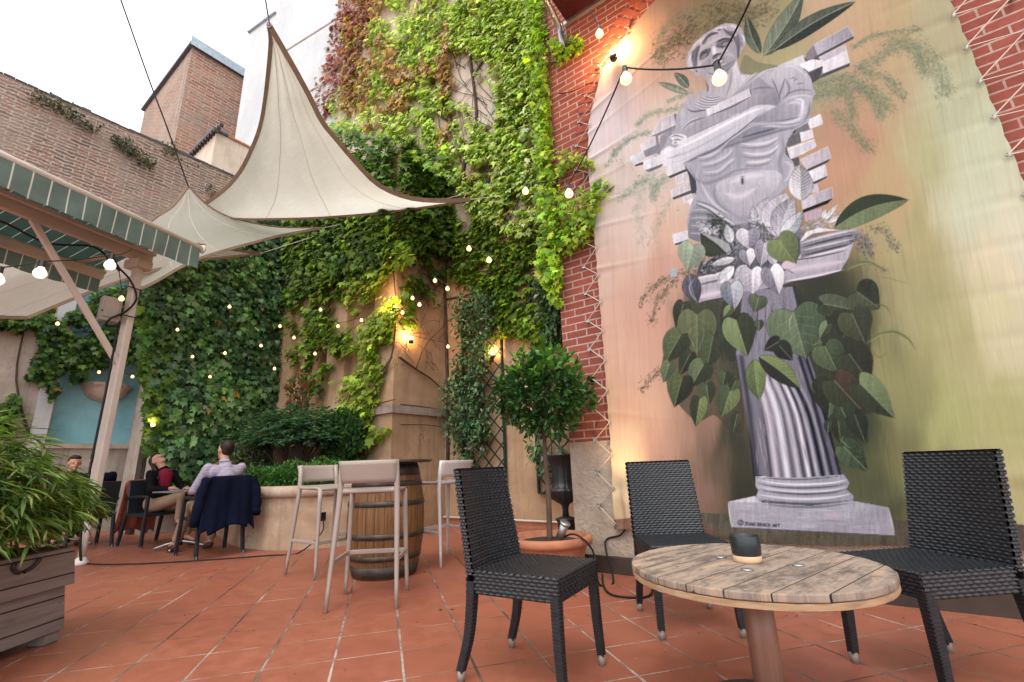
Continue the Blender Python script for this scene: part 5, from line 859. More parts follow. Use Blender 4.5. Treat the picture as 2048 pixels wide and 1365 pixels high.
# trellises with climbers
def trellis(x0,x1,z0,z1,label):
    t=empty('wall_trellis',((x0+x1)/2,YB-.05,z0),0,label,'trellis'); mb=MB(); y=YB-.06; mb.bar((x0,y,z0),(x0,y,z1),.05,.03); mb.bar((x1,y,z0),(x1,y,z1),.05,.03); mb.bar((x0,y,z1),(x1,y,z1),.05,.03); mb.bar((x0,y,z0),(x1,y,z0),.05,.03); mb.build('frame',K['trellis'],t)
    mb=MB(); w=x1-x0; h=z1-z0; n=int((w+h)/.26)
    for k in range(n):
        s=k*.26
        a,b=(x0+min(s,w),z0+max(0,s-w)),(x0+max(0,s-h),z0+min(s,h)); mb.bar((a[0],y-.02,a[1]),(b[0],y-.02,b[1]),.022,.01,(0,1,0)); mb.bar((x0+x1-a[0],y-.033,a[1]),(x0+x1-b[0],y-.033,b[1]),.022,.01,(0,1,0))
    mb.build('lattice',K['trellis'],t); keep(t); return t
pTx=lambda u,v:ony(u,v,YB-.06)
a,b=pTx(925,620),pTx(1000,590); trellis(a[0],b[0],.5,a[2],'dark green lattice trellis left of the potted tree'); a2_,b2_=pTx(1058,570),pTx(1115,560); trellis(a2_[0],-2.25,.5,a2_[2],'dark green lattice trellis beside the brick corner')
for poly,N,lb in (([(915,610),(965,585),(1000,600),(985,700),(975,800),(990,870),(968,935),(935,935),(925,900),(905,860),(900,780),(925,700)],2700,'dark glossy climber on the left lattice trellis'),([(1082,560),(1125,560),(1128,700),(1100,700)],800,'dark leafy climber on the trellis beside the brick corner'),([(1075,870),(1130,850),(1140,940),(1110,960),(1085,920),(1065,905)],420,'small-leaved climber hanging above the iron urn')):
    p_=pTx(*np.mean(poly,0)); v=empty('trellis_climber',tuple(p_),0,lb,'climber'); P,q,_=cover(poly,(0,YB-.1,0),nB,N*2,.28,2.5,.25,N); leaves('leaves',OVAL,P,down(P,nB,.8)+rg.normal(0,.6,P.shape),up_(P,nB,1),.095,palette(len(P),DG,[2,3,2,2]),K['glossleaf'],v,.5)
    stems([[.014,tuple(np.mean(poly,0)+[0,np.ptp([y for x,y in poly])*.5]),tuple(np.mean(poly,0)+[6,0]),tuple(np.mean(poly,0)-[0,np.ptp([y for x,y in poly])*.45])]],(0,YB-.1,0),nB,.012,v); keep(v)
# shrubs of the raised planter
def bush(name,loc,label,cat,N,rad,T,sz,cols,mt,stem=.5,dirz=.3,shell=.6,jit=.8,nst=9):
    o=empty(name,loc,0,label,cat); r=rg.random(N)**(1/3*shell); a=nrmz(rg.normal(0,1,(N,3))); cl=nrmz(rg.normal(0,1,(26,3))); near=(a@cl.T).max(1); a=a*(.72+.34*near[:,None]); P=a*r[:,None]*np.array(rad)+[0,0,stem+rad[2]]
    P=P[P[:,2]>.02]; n=len(P); D=P-[0,0,stem*.5]; D=nrmz(D)+[0,0,dirz]; leaves('leaves',T,P,D,np.cross(D,rg.normal(0,1,D.shape))+[0,0,1.2],sz,palette(n,cols),mt,o,jit)
    mb=MB()
    for k in range(nst):
        q=P[rg.integers(n)]; b=np.array([rg.uniform(-.12,.12)*rad[0],rg.uniform(-.12,.12)*rad[1],0]); mid=(b+q)/2+[0,0,.1*rad[2]]; mb.tube(spline([b,mid,q],4),[.014*(1-.7*i/8) for i in range(9)],5)
    mb.build('stems',K['bark'],o,True); return o
def at_y(u,v,y): return ony(u,v,y)
def fern_bush(loc,label,rad,N,cols,mt,stem,fr=.34):
    o=empty('planter_shrub',loc,0,label,'shrub'); mb=MB(); PP=[];DD=[];NN=[]
    for k in range(N):
        a=nrmz(rg.normal(0,1,3)); a[2]=abs(a[2])*.9-.25; c=a*np.array(rad)*rg.uniform(.55,1)+[0,0,stem+rad[2]*.8]; d=nrmz(np.array([a[0],a[1],.35-rg.random()*.6])); L=fr*rg.uniform(.6,1.2)
        sidev=nrmz(np.cross(d,[0,0,1.])); 
        for t in np.linspace(.1,1,9):
            p=c+d*L*t+[0,0,-.25*L*t*t]
            for sg in (-1,1): PP.append(p); DD.append(d*.7+sidev*sg*.9+[0,0,-.15]); NN.append([0,0,1.])
        if k%6==0: mb.tube(spline([(0,0,0),c*.6,c],4),[.012-.001*i for i in range(9)],5)
    P,D,N_=map(np.array,(PP,DD,NN)); leaves('leaves',SMALL,P,D,N_+rg.normal(0,.3,N_.shape),.075,palette(len(P),cols,None,.3),mt,o,.2); mb.build('stems',K['bark'],o,True); return o
p=onx(585,890,-7.3); fern_bush((-7.5,4.15,.70),'large feathery blue-green shrub at the back of the raised planter',(.85,.5,.62),1000,[(.06,.14,.075),(.10,.20,.11),(.035,.08,.045)],K['leaf'],.35)
fern_bush((-8.9,4.25,.70),'slender feathery shrub against the dark ivy in the planter',(.5,.35,.55),420,[(.035,.09,.04),(.05,.12,.05)],K['leaf'],.35)
def cover_bed(label,x0,x1,N,cols,h,y0=0):
    t=rg.random(N); xs_=x0+(x1-x0)*t; fy=np.interp(-xs_,[5.4,5.95,6.6,7.3,8.2,9.2,10],[3.95,3.3,3.2,3.3,3.55,3.8,3.95]); ys=fy+rg.random(N)**1.4*.75+y0; hh=h*(.45+.9*fbm(xs_*3+7,ys*3+4)); P=np.stack([xs_,ys,.70+hh*rg.random(N)**.5],1)
    D=rg.normal(0,1,(N,3))+[0,-.3,.1]; o=empty('ground_ferns',((x0+x1)/2,3.7,.7),0,label,'plant'); leaves('leaves',SMALL,P,D,rg.normal(0,.5,(N,3))+[0,0,1],.05,palette(N,cols,None,.35),K['leaf'],o,.3); keep(o); return o
cover_bed('soft bright green ferns spilling along the planter lip near the bar stools',-5.7,-7.2,11000,[(.07,.2,.04),(.11,.27,.06),(.035,.1,.025)],.36); cover_bed('low green ferns in the planter behind the seated man',-7.2,-9.7,9000,[(.06,.16,.04),(.09,.22,.05)],.30)
bush('variegated_shrub',(-8.6,3.85,.70),'loose grey-green variegated shrub behind the woman','shrub',2600,(.55,.35,.36),SMALL,.07,[(.14,.17,.10),(.24,.26,.17),(.06,.09,.04)],K['leaf'],.02)
bush('red_tipped_shrub',(-7.9,4.35,1.0),'tall shrub with pinkish red new leaves in front of the ivy','shrub',420,(.28,.2,.4),OVAL,.09,[(.30,.06,.045),(.05,.13,.03),(.38,.12,.08),(.06,.15,.04)],K['leaf'],.9)
bush('planter_bush',(-6.7,4.5,.70),'dark bushy shrub against the projecting block','shrub',1500,(.42,.22,.45),OVAL,.11,[(.03,.08,.025),(.05,.12,.03)],K['leaf'],.25)
# ---------------------------------------------------------------- shade sails
dep=lambda p:float(((np.array(p,float)-CAM)@RW)[2])
def pxc(pts,t0,t1,n=18):
    q=np.array(spline([(a,b,0) for a,b in pts],8))[:,:2]; L=np.r_[0,np.cumsum(np.hypot(*np.diff(q,axis=0).T))]; L/=L[-1]; s=np.linspace(0,1,n); u=np.interp(s,L,q[:,0]); v=np.interp(s,L,q[:,1])
    it=(1-s)/t0+s/t1; return np.array([atd(a,b,1/c) for a,b,c in zip(u,v,it)])
def sail(label,A,B,C,tA,tL,tR,hemw=.05,n=26):
    """A: apex to left corner, B: apex to right corner, C: left to right corner"""
    eL,eR,eB=pxc(A,tA,tL,n),pxc(B,tA,tR,n),pxc(C,tL,tR,n); P=np.zeros((n,n,3)); s=np.linspace(0,1,n)[:,None]; devB=eB-(eB[0]*(1-s)+eB[-1]*s)
    for i in range(n):
        t=i/(n-1); P[i]=eL[i]*(1-s)+eR[i]*s+devB*t**2.2
        P[i]+=RW[:,2]*(.035*math.sin(math.pi*t)*np.sin(s*math.pi)*np.sin(s*34+t*3)*math.exp(-t*2.2)+.03*np.sin(math.pi*s)*np.exp(-(1-s)*4)*math.sin(t*30)*math.sin(math.pi*t))
    o=empty('shade_sail',tuple(eL[0]),0,label,'shade sail','cream shade sails hung over the courtyard'); cl=MB().grid(P).build('cloth',K['sail'],o,True,weld=True)
    ii,jj=np.meshgrid(np.linspace(0,1,n),np.linspace(0,1,n),indexing='ij')
    for j in (6,12,19):
        MB().tube([P[i,j]-RW[:,2]*.004 for i in range(1,n)],.004,4).build('seam',K['hem'] if 0 else K['seam'],o)
    mb=MB()
    for e in (eL,eR,eB):
        for k in range(len(e)-1): mb.bar(e[k],e[k+1]+(e[k+1]-e[k])*.02,.012,hemw,RW[:,2]*0+np.cross(e[k+1]-e[k],RW[:,2]))
    mb.build('hem',K['hem'],o); 
    for e in (eL[0],eL[-1],eR[-1]): MB().tube([e+.035*(RW[:,0]*math.cos(t)+RW[:,1]*math.sin(t)) for t in np.linspace(0,6.3,13)],.007,6).build('corner_ring',K['galv'],o); keep(o); return eL,eR,eB
T=dep((-5.5,2.11,7)); Lq=dep((-9.5,2.97,6.15)); Rq=dep((-4.65,5.3,5.4))
e1=sail('large cream triangular sail hanging from a high ring in front of the white wall',[(538,50),(542,80),(537,142),(529,209),(519,258),(500,306),(477,348),(448,380),(410,408)],[(538,50),(580,122),(619,193),(645,245),(677,284),(709,322),(758,371),(822,397),(891,402),(940,400)],[(410,408),(440,427),(475,437),(600,436),(700,430),(800,420),(940,400)],T,Lq,Rq,.075)
e2=sail('second cream sail sloping below the large one to a rope over the dark ivy',[(376,372),(345,412),(298,446),(262,505),(258,582)],[(376,372),(410,408),(450,432),(500,446),(560,456),(645,457)],[(258,582),(298,571),(393,520),(513,484),(580,468),(645,457)],dep((-9.5,2.63,6.39)),dep((-9.2,1.9,4.4)),dep((-7.9,4.3,5.7)))
e3=sail('low cream sail stretched behind the green striped awning',[(520,508),(300,478),(150,480),(-90,500)],[(520,508),(404,520),(330,535),(246,561),(164,591),(55,636)],[(-90,500),(-80,590),(-20,630),(55,636)],dep((-8.6,3.9,4.9)),dep((-9.3,.2,4.4)),dep((-9.5,1.0,3.4)))
def wire(name,label,pts,r=.006,m_='rope',cat='rope'): return tag(MB().tube(spline(pts,6),r,5).build(name,K[m_],smooth=True),label,cat)
p=e1[0][0]; wire('sail_rope','steel cable and shackle rising from the top ring of the large sail',[p,p+[0,0,.03],atd(531,0,T*.97),atd(522,-60,T*.93),atd(495,-400,T*.85)],.012,'galv')
wire('sail_rope','rope from the right tip of the large sail to the ochre wall',[e1[1][-1],ony(1005,392,YB-.02)],.01); wire('sail_rope','long thin rope from the second sail to the creeper wall',[e2[1][-1],(e2[1][-1]+ony(985,372,YB))/2+[0,0,-.05],ony(985,372,YB-.02)],.008)
wire('sail_rope','thin rope from the low sail tip across the dark ivy',[e3[0][0],ony(640,470,YD-.1)],.008); wire('overhead_wire','single dark wire crossing the sky down to the second sail',[e2[0][0],atd(335,258,dep(e2[0][0])*.93),atd(300,165,dep(e2[0][0])*.9),atd(238,-10,dep(e2[0][0])*.86),atd(238,-10,dep(e2[0][0])*.86)+3*(atd(238,-10,dep(e2[0][0])*.86)-atd(300,165,dep(e2[0][0])*.9))],.013,'iron','wire')
# ---------------------------------------------------------------- awning on its post
aw=empty('awning',(-6.87,2.16,0),math.radians(19.45),'green and white striped awning on a beige post over the terrace','awning')
def bend(x,z): return x,z
Y0=-5.0
MB().tube([(0,Y0,4.0),(0,.02,4.0)],.045,14).build('front_tube',K['white'],aw,True); MB().tube([(0,.02,4.0),(0,.05,4.0)],.058,14).build('tube_cap',K['white'],aw,True)
def valance(x,z0,dz,name,sg):
    n=120; ys=np.linspace(Y0,-.02,n); P=np.array([[(x+sg*.03*math.sin(y*9+v*2)*v*.35+.02*v*math.sin(y*2.7),y,z0-dz*v*(1+.02*math.sin(y*20))) for y in ys] for v in np.linspace(0,1,6)]); MB().grid(P).build(name,K['valance'],aw,True)
valance(.035,3.97,.30,'front_valance',1); valance(-1.86,3.90,.30,'rear_valance',-1)
MB().tube([(-1.84,Y0,3.93),(-1.84,.0,3.93)],.04,12).build('rear_tube',K['white'],aw,True)
P=np.array([[(x,y,z) for y in np.linspace(Y0,-.02,20)] for x,z in ((-1.84,3.97),(-1.3,4.12),(-.85,4.2),(-.4,4.12),(0,4.04))]); MB().grid(P).build('roof_cloth',K['roofcloth'],aw,True)
mb=MB(); mb.bar((-.573,Y0,3.80),(-.573,-.22,3.80),.07,.13); mb.bar((-.46,Y0,3.86),(-.46,-.25,3.86),.05,.05); mb.build('main_beam',K['beige'],aw,bevel=.006)
MB().bar((-1.66,Y0,3.80),(-1.66,-.12,3.80),.07,.12).build('rear_beam',K['beige'],aw,bevel=.006)
mb=MB()
for y in (-.36,-1.8,-3.3,-4.7): mb.bar((-1.84,y,3.94),(-.573,y,3.92),.045,.045); mb.bar((-.573,y,3.92),(0,y,3.97),.045,.045)
mb.build('cross_arm',K['beige'],aw,bevel=.004)
ps=MB(); ps.bar((-.573,-.36,.72),(-.573,-.36,3.74),.115,.08,(0,1,0)); ps.build('post',K['beige'],aw,bevel=.01); MB().tube([(-.573,-.36,.06),(-.573,-.36,.75)],.036,12).build('lower_post',K['white'],aw,True); MB().lathe([(.075,0),(.072,.03),(.05,.06),(.04,.08)],(-.573,-.36,.004),16).build('post_foot',K['white'],aw,True)
MB().bar((-.573,-.36,2.30),(-.573,-1.50,3.74),.06,.05,(1,0,0)).build('diagonal_brace',K['beige'],aw,bevel=.004); MB().box(-.70,-.45,-.46,-.26,3.62,3.74).build('post_bracket',K['beige'],aw,bevel=.01)
bx=empty('junction_box',(-7.29+.02,1.60,2.98),0,'grey junction box strapped with black cable to the awning post','box'); MB().bar((0,-.17,-.15),(0,-.17,.17),.13,.20,(0,1,0)).build('case',K['box'],bx,bevel=.012); MB().bar((.07,-.17,-.1),(.07,-.17,.1),.02,.15,(0,1,0)).build('lid',K['box'],bx,bevel=.004)
c=lambda x,y,z:(-7.29+x,1.63+y,z)
for lb,pts in (('thick black cable looping from the awning beam round the junction box',[c(.06,-.30,3.7),c(.1,-.22,3.55),c(.09,-.08,3.42),c(.10,.02,3.2),c(.12,-.05,3.0),c(.14,-.2,2.85),c(.1,-.22,2.76),c(.09,-.1,2.8)]),('straight black cable running down the awning post to the floor',[c(.06,-.1,2.75),c(.06,-.09,2.0),c(.06,-.09,1.0),c(.05,-.05,.3),c(.05,.0,.02)]),
    ('black cable tied along the underside of the awning beam',[c(.12,-1.7,3.68),c(.14,-1.3,3.72),c(.16,-.9,3.6),c(.12,-.5,3.72),c(.08,-.3,3.6),c(.09,-.2,3.5)])): wire('cable',lb,pts,.013,'rubber','cable')
mb=MB()
for z in (2.94,3.32): mb.tube([c(-.09,-.1,z),c(.09,-.29 if z<3 else -.08,z+.01),c(.1,.06,z-.01),c(-.08,.08,z)],.008,5)
tag(mb.build('cable_tie',K['rubber']),'black straps holding the box and cables to the post','cable tie')
# ---------------------------------------------------------------- bamboo in its box
az=math.radians(127.7); bp=empty('wooden_planter',(-4.04,.89,0),az,'weathered grey plank planter box in the left foreground','planter')
mb=MB(); mb.hexa([(-1.6,0,.06),(.0,0,.06),(.0,.62,.06),(-1.6,.62,.06)],[(-1.6,0,.31),(-.055,0,.31),(-.055,.62,.31),(-1.6,.62,.31)]); mb.build('lower_boards',K['greywood'],bp,bevel=.004); mb=MB(); mb.hexa([(-1.64,-.03,.312),(-.025,-.03,.312),(-.025,.65,.312),(-1.64,.65,.312)],[(-1.64,-.03,.525),(-.075,-.03,.525),(-.075,.65,.525),(-1.64,.65,.525)]); mb.build('upper_boards',K['greywood'],bp,bevel=.004)
for x in (-1.5,-.06):
    for y in (.06,.56): MB().bar((x,y,0),(x,y,.06),.09,.09).build('foot',K['greywood'],bp)
MB().box(-1.6,-.09,.02,.6,.526,.535).build('soil',K['soil'],bp)
MB().tube([(-.38+.07*math.cos(t),-.05-.02*math.sin(t),.50+.055*math.sin(t)) for t in np.linspace(math.pi,2*math.pi,10)],.012,6).build('rope_handle',K['dark'],bp,True)
bb=empty('bamboo_plant',(-4.04,.89,.53),az,'bushy green bamboo growing from the grey plank planter','plant'); PP=[];DD=[];NN=[]; mb=MB()
for k in range(1900):
    a=nrmz(rg.normal(0,1,3)); a[2]=abs(a[2])*1.0-.12; r=rg.uniform(.35,1)**.6; c_=np.array([-.70+a[0]*.92*r,.28+a[1]*.56*r,.17+a[2]*.58*r*(1+.15*math.sin(a[0]*7))]); d=nrmz(np.array([a[0],a[1],-.05+.4*a[2]]))
    if k%7==0: mb.tube(spline([(c_[0]*.3-.42,.3+.1*a[1],0),(c_[0]*.7-.15,.3+.22*a[1]*r,c_[2]*.75),c_],3),[.005-.0006*i for i in range(7)],4)
    for j in range(rg.integers(4,8)): ang=rg.uniform(-1.3,1.3); sd=nrmz(np.cross(d,[0,0,1.])); PP.append(c_+rg.normal(0,.012,3)); DD.append(d*math.cos(ang)+sd*math.sin(ang)+[0,0,-.35]); NN.append([0,0,1.])
P,D,N_=map(np.array,(PP,DD,NN)); top=np.clip((P[:,2]-.1)*1.3,0,1)[:,None]; cl=palette(len(P),[(.10,.19,.03),(.16,.26,.05),(.07,.13,.025),(.26,.30,.09),(.06,.11,.03)],None,.25); leaves('leaves',LANCE,P,D,N_,.125,cl,K['leaf'],bb,.22); mb.build('stems',K['bark'],bb,True)
# ---------------------------------------------------------------- potted tree, urn, spotlight
TX,TY=-2.2,3.5
pot=empty('terracotta_pot',(TX,TY,0),0,'wide terracotta pot holding the round clipped tree','pot'); MB().lathe([(.22,0),(.25,.05),(.285,.18),(.30,.25),(.30,.262),(.345,.27),(.355,.29),(.355,.32),(.34,.335),(.305,.335),(.30,.29)],n=48).build('bowl',K['terra'],pot,True); MB().lathe([(.30,.285),(.15,.30),(.001,.305)],n=32,cap=False).build('soil',K['soil'],pot,True)
tr=empty('potted_tree',(TX,TY,.3),0,'small clipped standard tree with a round glossy crown','tree'); q=onplane(1084,788,(TX,TY,0),(TX,TY,0)); cz=q[2]-.3; cr=92/F_*dep(q)
MB().tube(spline([(-.0,0,-.02),(.01,.0,.35),(-.005,.01,.7),(.0,0,cz-.2),(0,0,cz)],5),[.026-.0006*i for i in range(21)],10).build('trunk',K['bark'],tr,True)
mb=MB()
for k in range(26): a=nrmz(rg.normal(0,1,3)); a[2]=abs(a[2])*.9-.15; mb.tube(spline([(0,0,cz-.25+rg.uniform(0,.15)),np.array([a[0]*.15,a[1]*.15,cz-.08+a[2]*.1]),np.array([0,0,cz])+a*cr*.85],4),[.009-.0008*i for i in range(9)],5)
mb.build('branches',K['bark'],tr,True); PP=[];DD=[];LL=[]
for k in range(620):
    a=nrmz(rg.normal(0,1,3)); r=rg.uniform(.55,1.03)*(1+.10*math.sin(a[0]*9+2)*math.cos(a[1]*8)); c_=np.array([0,0,cz])+a*cr*r*np.array([1,1,.98 if a[2]>0 else .86]); br=(a[2]>.25)*rg.random()*(r>.8)  # upper outer leaves coloured brighter: new growth, with light from above painted in
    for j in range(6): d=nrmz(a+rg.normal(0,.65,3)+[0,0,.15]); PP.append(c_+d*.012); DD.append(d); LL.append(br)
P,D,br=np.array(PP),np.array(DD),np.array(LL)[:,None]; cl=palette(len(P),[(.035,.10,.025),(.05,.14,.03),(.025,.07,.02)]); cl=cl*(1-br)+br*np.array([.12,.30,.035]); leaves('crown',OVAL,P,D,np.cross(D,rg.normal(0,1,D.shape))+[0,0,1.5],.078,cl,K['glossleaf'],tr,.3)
q=ony(1129,1062,4.9); ur=empty('iron_urn',(q[0]+.03,4.9,0),0,'tall black iron urn on a pedestal in the corner behind the potted tree','urn')
MB().lathe([(.13,0),(.13,.08),(.10,.1),(.10,.26),(.12,.28),(.12,.30),(.05,.32)],n=24).build('pedestal',K['iron'],ur,True)
mb=MB(); pr=[(.04,.30),(.035,.40),(.05,.45),(.16,.52),(.19,.60),(.195,.62),(.14,.63),(.125,.72),(.135,.86),(.17,.97),(.215,1.0),(.22,1.02),(.18,1.02)]; mb.lathe(pr,n=48)
for i,(x,y,z) in enumerate(mb.v):
    if .45<z<.98: r=math.hypot(x,y); a=math.atan2(y,x); k_=1+.05*math.sin(a*16); mb.v[i]=(x*k_,y*k_,z)
mb.build('vase',K['iron'],ur,True)
up_sp=empty('spotlight',(TX+.18,TY-.14,.31),0,'small silver spotlight standing in the terracotta pot','lamp'); MB().tube([(0,0,0),(.02,0,.04)],.012,8).build('spike',K['rubber'],up_sp); MB().tube([(.0,.0,.03),(.065,-.01,.14)],.034,16).build('housing',K['galv'],up_sp,True); MB().tube([(.063,-.01,.137),(.07,-.011,.15)],.042,16).build('bezel',K['galv'],up_sp,True)
def light(name,loc,en,colr=(1,.55,.22),ty='POINT',size=.04,tgt=None,ang=70,parent=None):
    l=bpy.data.lights.new(name,ty); l.energy=en; l.color=colr; l.shadow_soft_size=size; o=bpy.data.objects.new(name,l); col.objects.link(o); o.location=loc
    if ty=='SPOT': l.spot_size=math.radians(ang); l.spot_blend=1
    if tgt is not None: o.rotation_euler=(Vector(tgt)-Vector(loc)).to_track_quat('-Z','Y').to_euler()
    return o
light('pot_spot_light',(-1.62,YA-.30,.62),9,(1,.66,.30),'SPOT',.03,(-1.66,YA-.02,2.0),100)
def wall_lamp(u,v,plane,en,label,k=.06):
    p=np.array(plane(u,v)); o=empty('wall_lamp',tuple(p),0,label,'lamp'); MB().tube([(0,0,-.08),(0,0,-.03)],.04,12).build('fitting',K['iron'],o,True); MB().ball((0,0,0),.035).build('lamp_bulb',K['bulb'],o,True); light('lamp_light',tuple(p+[0,-.02 if plane is not _c else 0,.06]),en); return o
_d=lambda u,v:ony(u,v,YD-.12); _c=lambda u,v:onx(u,v,XC+.12)
wall_lamp(788,613,_d,15,'glowing yellow wall lamp buried in the hanging creeper'); wall_lamp(822,678,_c,9,'small glowing lamp on the side of the projecting block'); wall_lamp(985,708,lambda u,v:ony(u,v,YB-.12),6,'dim warm lamp behind the left lattice trellis'); wall_lamp(1226,107,lambda u,v:ony(u,v,YA-.14),22,'bright orange lamp at the top left corner of the painted canvas'); wall_lamp(306,850,lambda u,v:onx(u,v,XF+.5),5,'low orange lamp among the leaves beside the dark ivy')
# ---------------------------------------------------------------- strings of bulbs
def string(label,pts,r=.03,wr=.004,ext0=None,ext1=None,sag=.12,mt='bulbs',sock=True):
    P=[atd(u,v,t) for u,v,t in pts]; o=empty('string_light',tuple(P[0]),0,label,'string lights','strings of warm bulbs'); W=[p+np.array([0,0,r*2.4]) for p in P]
    if ext0: W=[atd(*e) for e in ext0]+W
    if ext1: W=W+[atd(*e) for e in ext1]
    mb=MB()
    for a,b in zip(W[:-1],W[1:]): d=np.linalg.norm(b-a); mb.tube([a*(1-t)+b*t+[0,0,-sag*d*4*t*(1-t)*.3] for t in np.linspace(0,1,7)],wr,5,False)
    mb.build('wire',K['rubber'],o,True)
    for p in P:
        b=MB().lathe([(.001,-r),(r*.6,-r*.82),(r*.93,-r*.4),(r,0),(r*.85,r*.5),(r*.5,r*.95),(r*.42,r*1.25)],p,16,False).build('bulb',K[mt],o,True)
        if sock: MB().tube([p+[0,0,r*1.2],p+[0,0,r*2.5]],r*.48,8).build('socket',K['iron'],b)
    bpy.context.view_layer.update()
    for c_ in o.children:
        c_.matrix_parent_inverse=o.matrix_world.inverted()
    return o
string('large bulbs on a black wire swooping in front of the painted statue',[(1439,157,1.75),(1252,158,2.1),(1138,388,2.9)],.027,.004,[(1600,-260,1.1),(1512,-25,1.5)],None)
string('bulbs leading away over the trellis towards the creeper corner',[(1051,383,3.3),(978,521,4.1),(938,498,4.5),(895,578,5.3),(870,562,5.6),(839,610,5.9),(825,597,6.1),(805,626,6.2)],.024,.004,[(1140,350,3.0)],[(760,610,6.5)])
string('single glaring bulb beside the burgundy canopy',[(1199,68,3.9)],.034,.004,[(1180,20,4.0)],None)
string('bulbs strung in front of the blind recesses',[(896,694,6.9),(723,641,7.1),(676,653,7.2),(641,620,7.3),(588,676,7.6),(630,708,7.4),(549,738,7.7),(522,692,7.8),(560,653,7.6)],.024,.004)
string('bulbs scattered in front of the dark ivy wall',[(459,614,7.4),(450,707,7.9),(420,754,8.3),(385,714,8.3),(355,660,8.0),(310,722,8.6),(334,757,8.6),(322,862,8.8)],.025,.004)
string('far bulbs in front of the blue niche and old wall',[(265,754,8.8),(198,745,8.8),(172,721,8.7),(131,737,8.7),(107,716,8.6),(115,648,7.4),(73,724,8.6),(50,707,8.5),(18,712,8.4)],.027,.004)
string('three cream globe bulbs hanging under the striped awning',[(220,531,4.7),(80,547,4.2),(-6,560,4.0)],.05,.006,[(262,500,5.4)],None,.1,'globe')
string('small bulb in a socket above the junction box',[(243,598,5.7)],.03,.005,[(238,540,5.7)])
# ---------------------------------------------------------------- rattan chairs
def weave(P00,P10,P11,P01,cu=.034,cv=.0145,amp=.0048,bow=0,bd=None,k=4):
    """a panel of woven strands; returns the grid of points"""
    a,b,c_,d=[np.array(q,float) for q in (P00,P10,P11,P01)]; nu=max(1,round(np.linalg.norm(b-a)/cu)); nv=max(1,round(np.linalg.norm(d-a)/cv)); ku=k+1; kv=k-1 if k>3 else k
    U=np.linspace(0,nu,nu*ku+1); V=np.linspace(0,nv,nv*kv+1); u,v=U/nu,V/nv; UU,VV=np.meshgrid(U,V); uu,vv=np.meshgrid(u,v)
    P=a*((1-uu)*(1-vv))[...,None]+b*(uu*(1-vv))[...,None]+c_*(uu*vv)[...,None]+d*((1-uu)*vv)[...,None]; n=np.cross(b-a,d-a); n/=np.linalg.norm(n)
    par=(np.floor(UU+.5*(np.floor(VV)%2)))%1; loc=(UU+.5*(np.floor(VV+1e-6)%2))%1-.5; lv=VV%1-.5
    h=amp*(np.cos(math.pi*loc)**.6*np.cos(math.pi*np.clip(lv,-.5,.5))**.7*2-1.2); P=P+n*h[...,None]
    if bow: P=P+np.array(bd)*(bow*np.sin(math.pi*uu))[...,None]
    return P
def leg_weave(pts,w0,w1):
    mb=MB(); pts=spline(pts,10); n=len(pts)
    for i in range(n-1):
        a,b=pts[i],pts[i+1]; 
        for j in range(3):
            s0,s1=(j)/3,(j+1)/3; t=(i+s0)/n; w=w0*(1-t)+w1*t; k_=1.0 if (i*3+j)%2 else .84; mb.bar(a*(1-s0)+b*s0,a*(1-s1)+b*s1,w*k_,w*(1.84-k_)*1.0,(1,0,0))
    return mb
def rattan_chair(label,loc,rz):
    o=empty('rattan_chair',loc,rz,label,'chair','black woven rattan chairs round the cable drum table'); w,dp=.222,.215; zs=.455; zb=.355
    # seat: +y is the front of the chair
    mb=MB(); A,B,C_,D_=(-w,-dp,zs),(w,-dp,zs),(w,dp,zs),(-w,dp,zs); lo=lambda q,i=.006:(q[0]*.985,q[1]*.985,zb)
    P=weave(A,B,C_,D_); P[...,2]-=.012*np.sin(math.pi*np.linspace(0,1,P.shape[1]))[None]*np.sin(math.pi*np.linspace(0,1,P.shape[0]))[:,None]; mb.grid(P)
    for a,b in ((A,B),(B,C_),(C_,D_),(D_,A)): mb.grid(weave(lo(a),lo(b),b,a))
    mb.build('seat',K['rattan'],o,True,fix=False); MB().box(-w*.95,w*.95,-dp*.95,dp*.95,zb+.01,zb+.02).build('seat_underside',K['rattan'],o)
    mb=MB(); tp=.90; y0,y1=-dp+.0,-dp-.085; t=.034; wb,wt=.222,.208
    f=[(-wb,y0,zs-.02),(wb,y0,zs-.02),(wt,y1,tp),(-wt,y1,tp)]; r=[(x,y-t,z) for x,y,z in f]
    F1=weave(*f,bow=-.028,bd=(0,1,0)); F1r=weave(r[1],r[0],r[3],r[2],bow=-.028,bd=(0,1,0)); mb.grid(F1); mb.grid(F1r)
    mb.grid(weave(f[1],r[1],r[2],f[2],.017)); mb.grid(weave(r[0],f[0],f[3],r[3],.017)); mb.grid(weave(f[3],f[2],r[2],r[3],.0105,.017,bow=-.028,bd=(0,1,0))); mb.grid(weave((wb,y0-t,zb),(-wb,y0-t,zb),r[0],r[1])) 
    mb.build('backrest',K['rattan'],o,True,fix=False)
    for sx in (-1,1):
        l=leg_weave([(sx*(w-.02),dp-.022,zb+.03),(sx*(w-.016),dp-.018,.2),(sx*(w-.012),dp-.01,.04)],.044,.034).build('leg',K['rattan'],o); MB().tube([(sx*(w-.012),dp-.01,.0),(sx*(w-.012),dp-.01,.045)],[.016,.019],10).build('foot_cap',K['cap'],l,True)
        l=leg_weave([(sx*(w-.02),-dp-.014,zb+.05),(sx*(w-.012),-dp-.03,.2),(sx*(w-.005),-dp-.075,.04)],.046,.034).build('leg',K['rattan'],o); MB().tube([(sx*(w-.005),-dp-.077,.0),(sx*(w-.005),-dp-.072,.045)],[.016,.019],10).build('foot_cap',K['cap'],l,True)
    return o
def place(src,label,loc,rz):
    c_=copy_tree(src); c_.location=loc; c_.rotation_euler=(0,0,rz); c_['label']=label; return c_
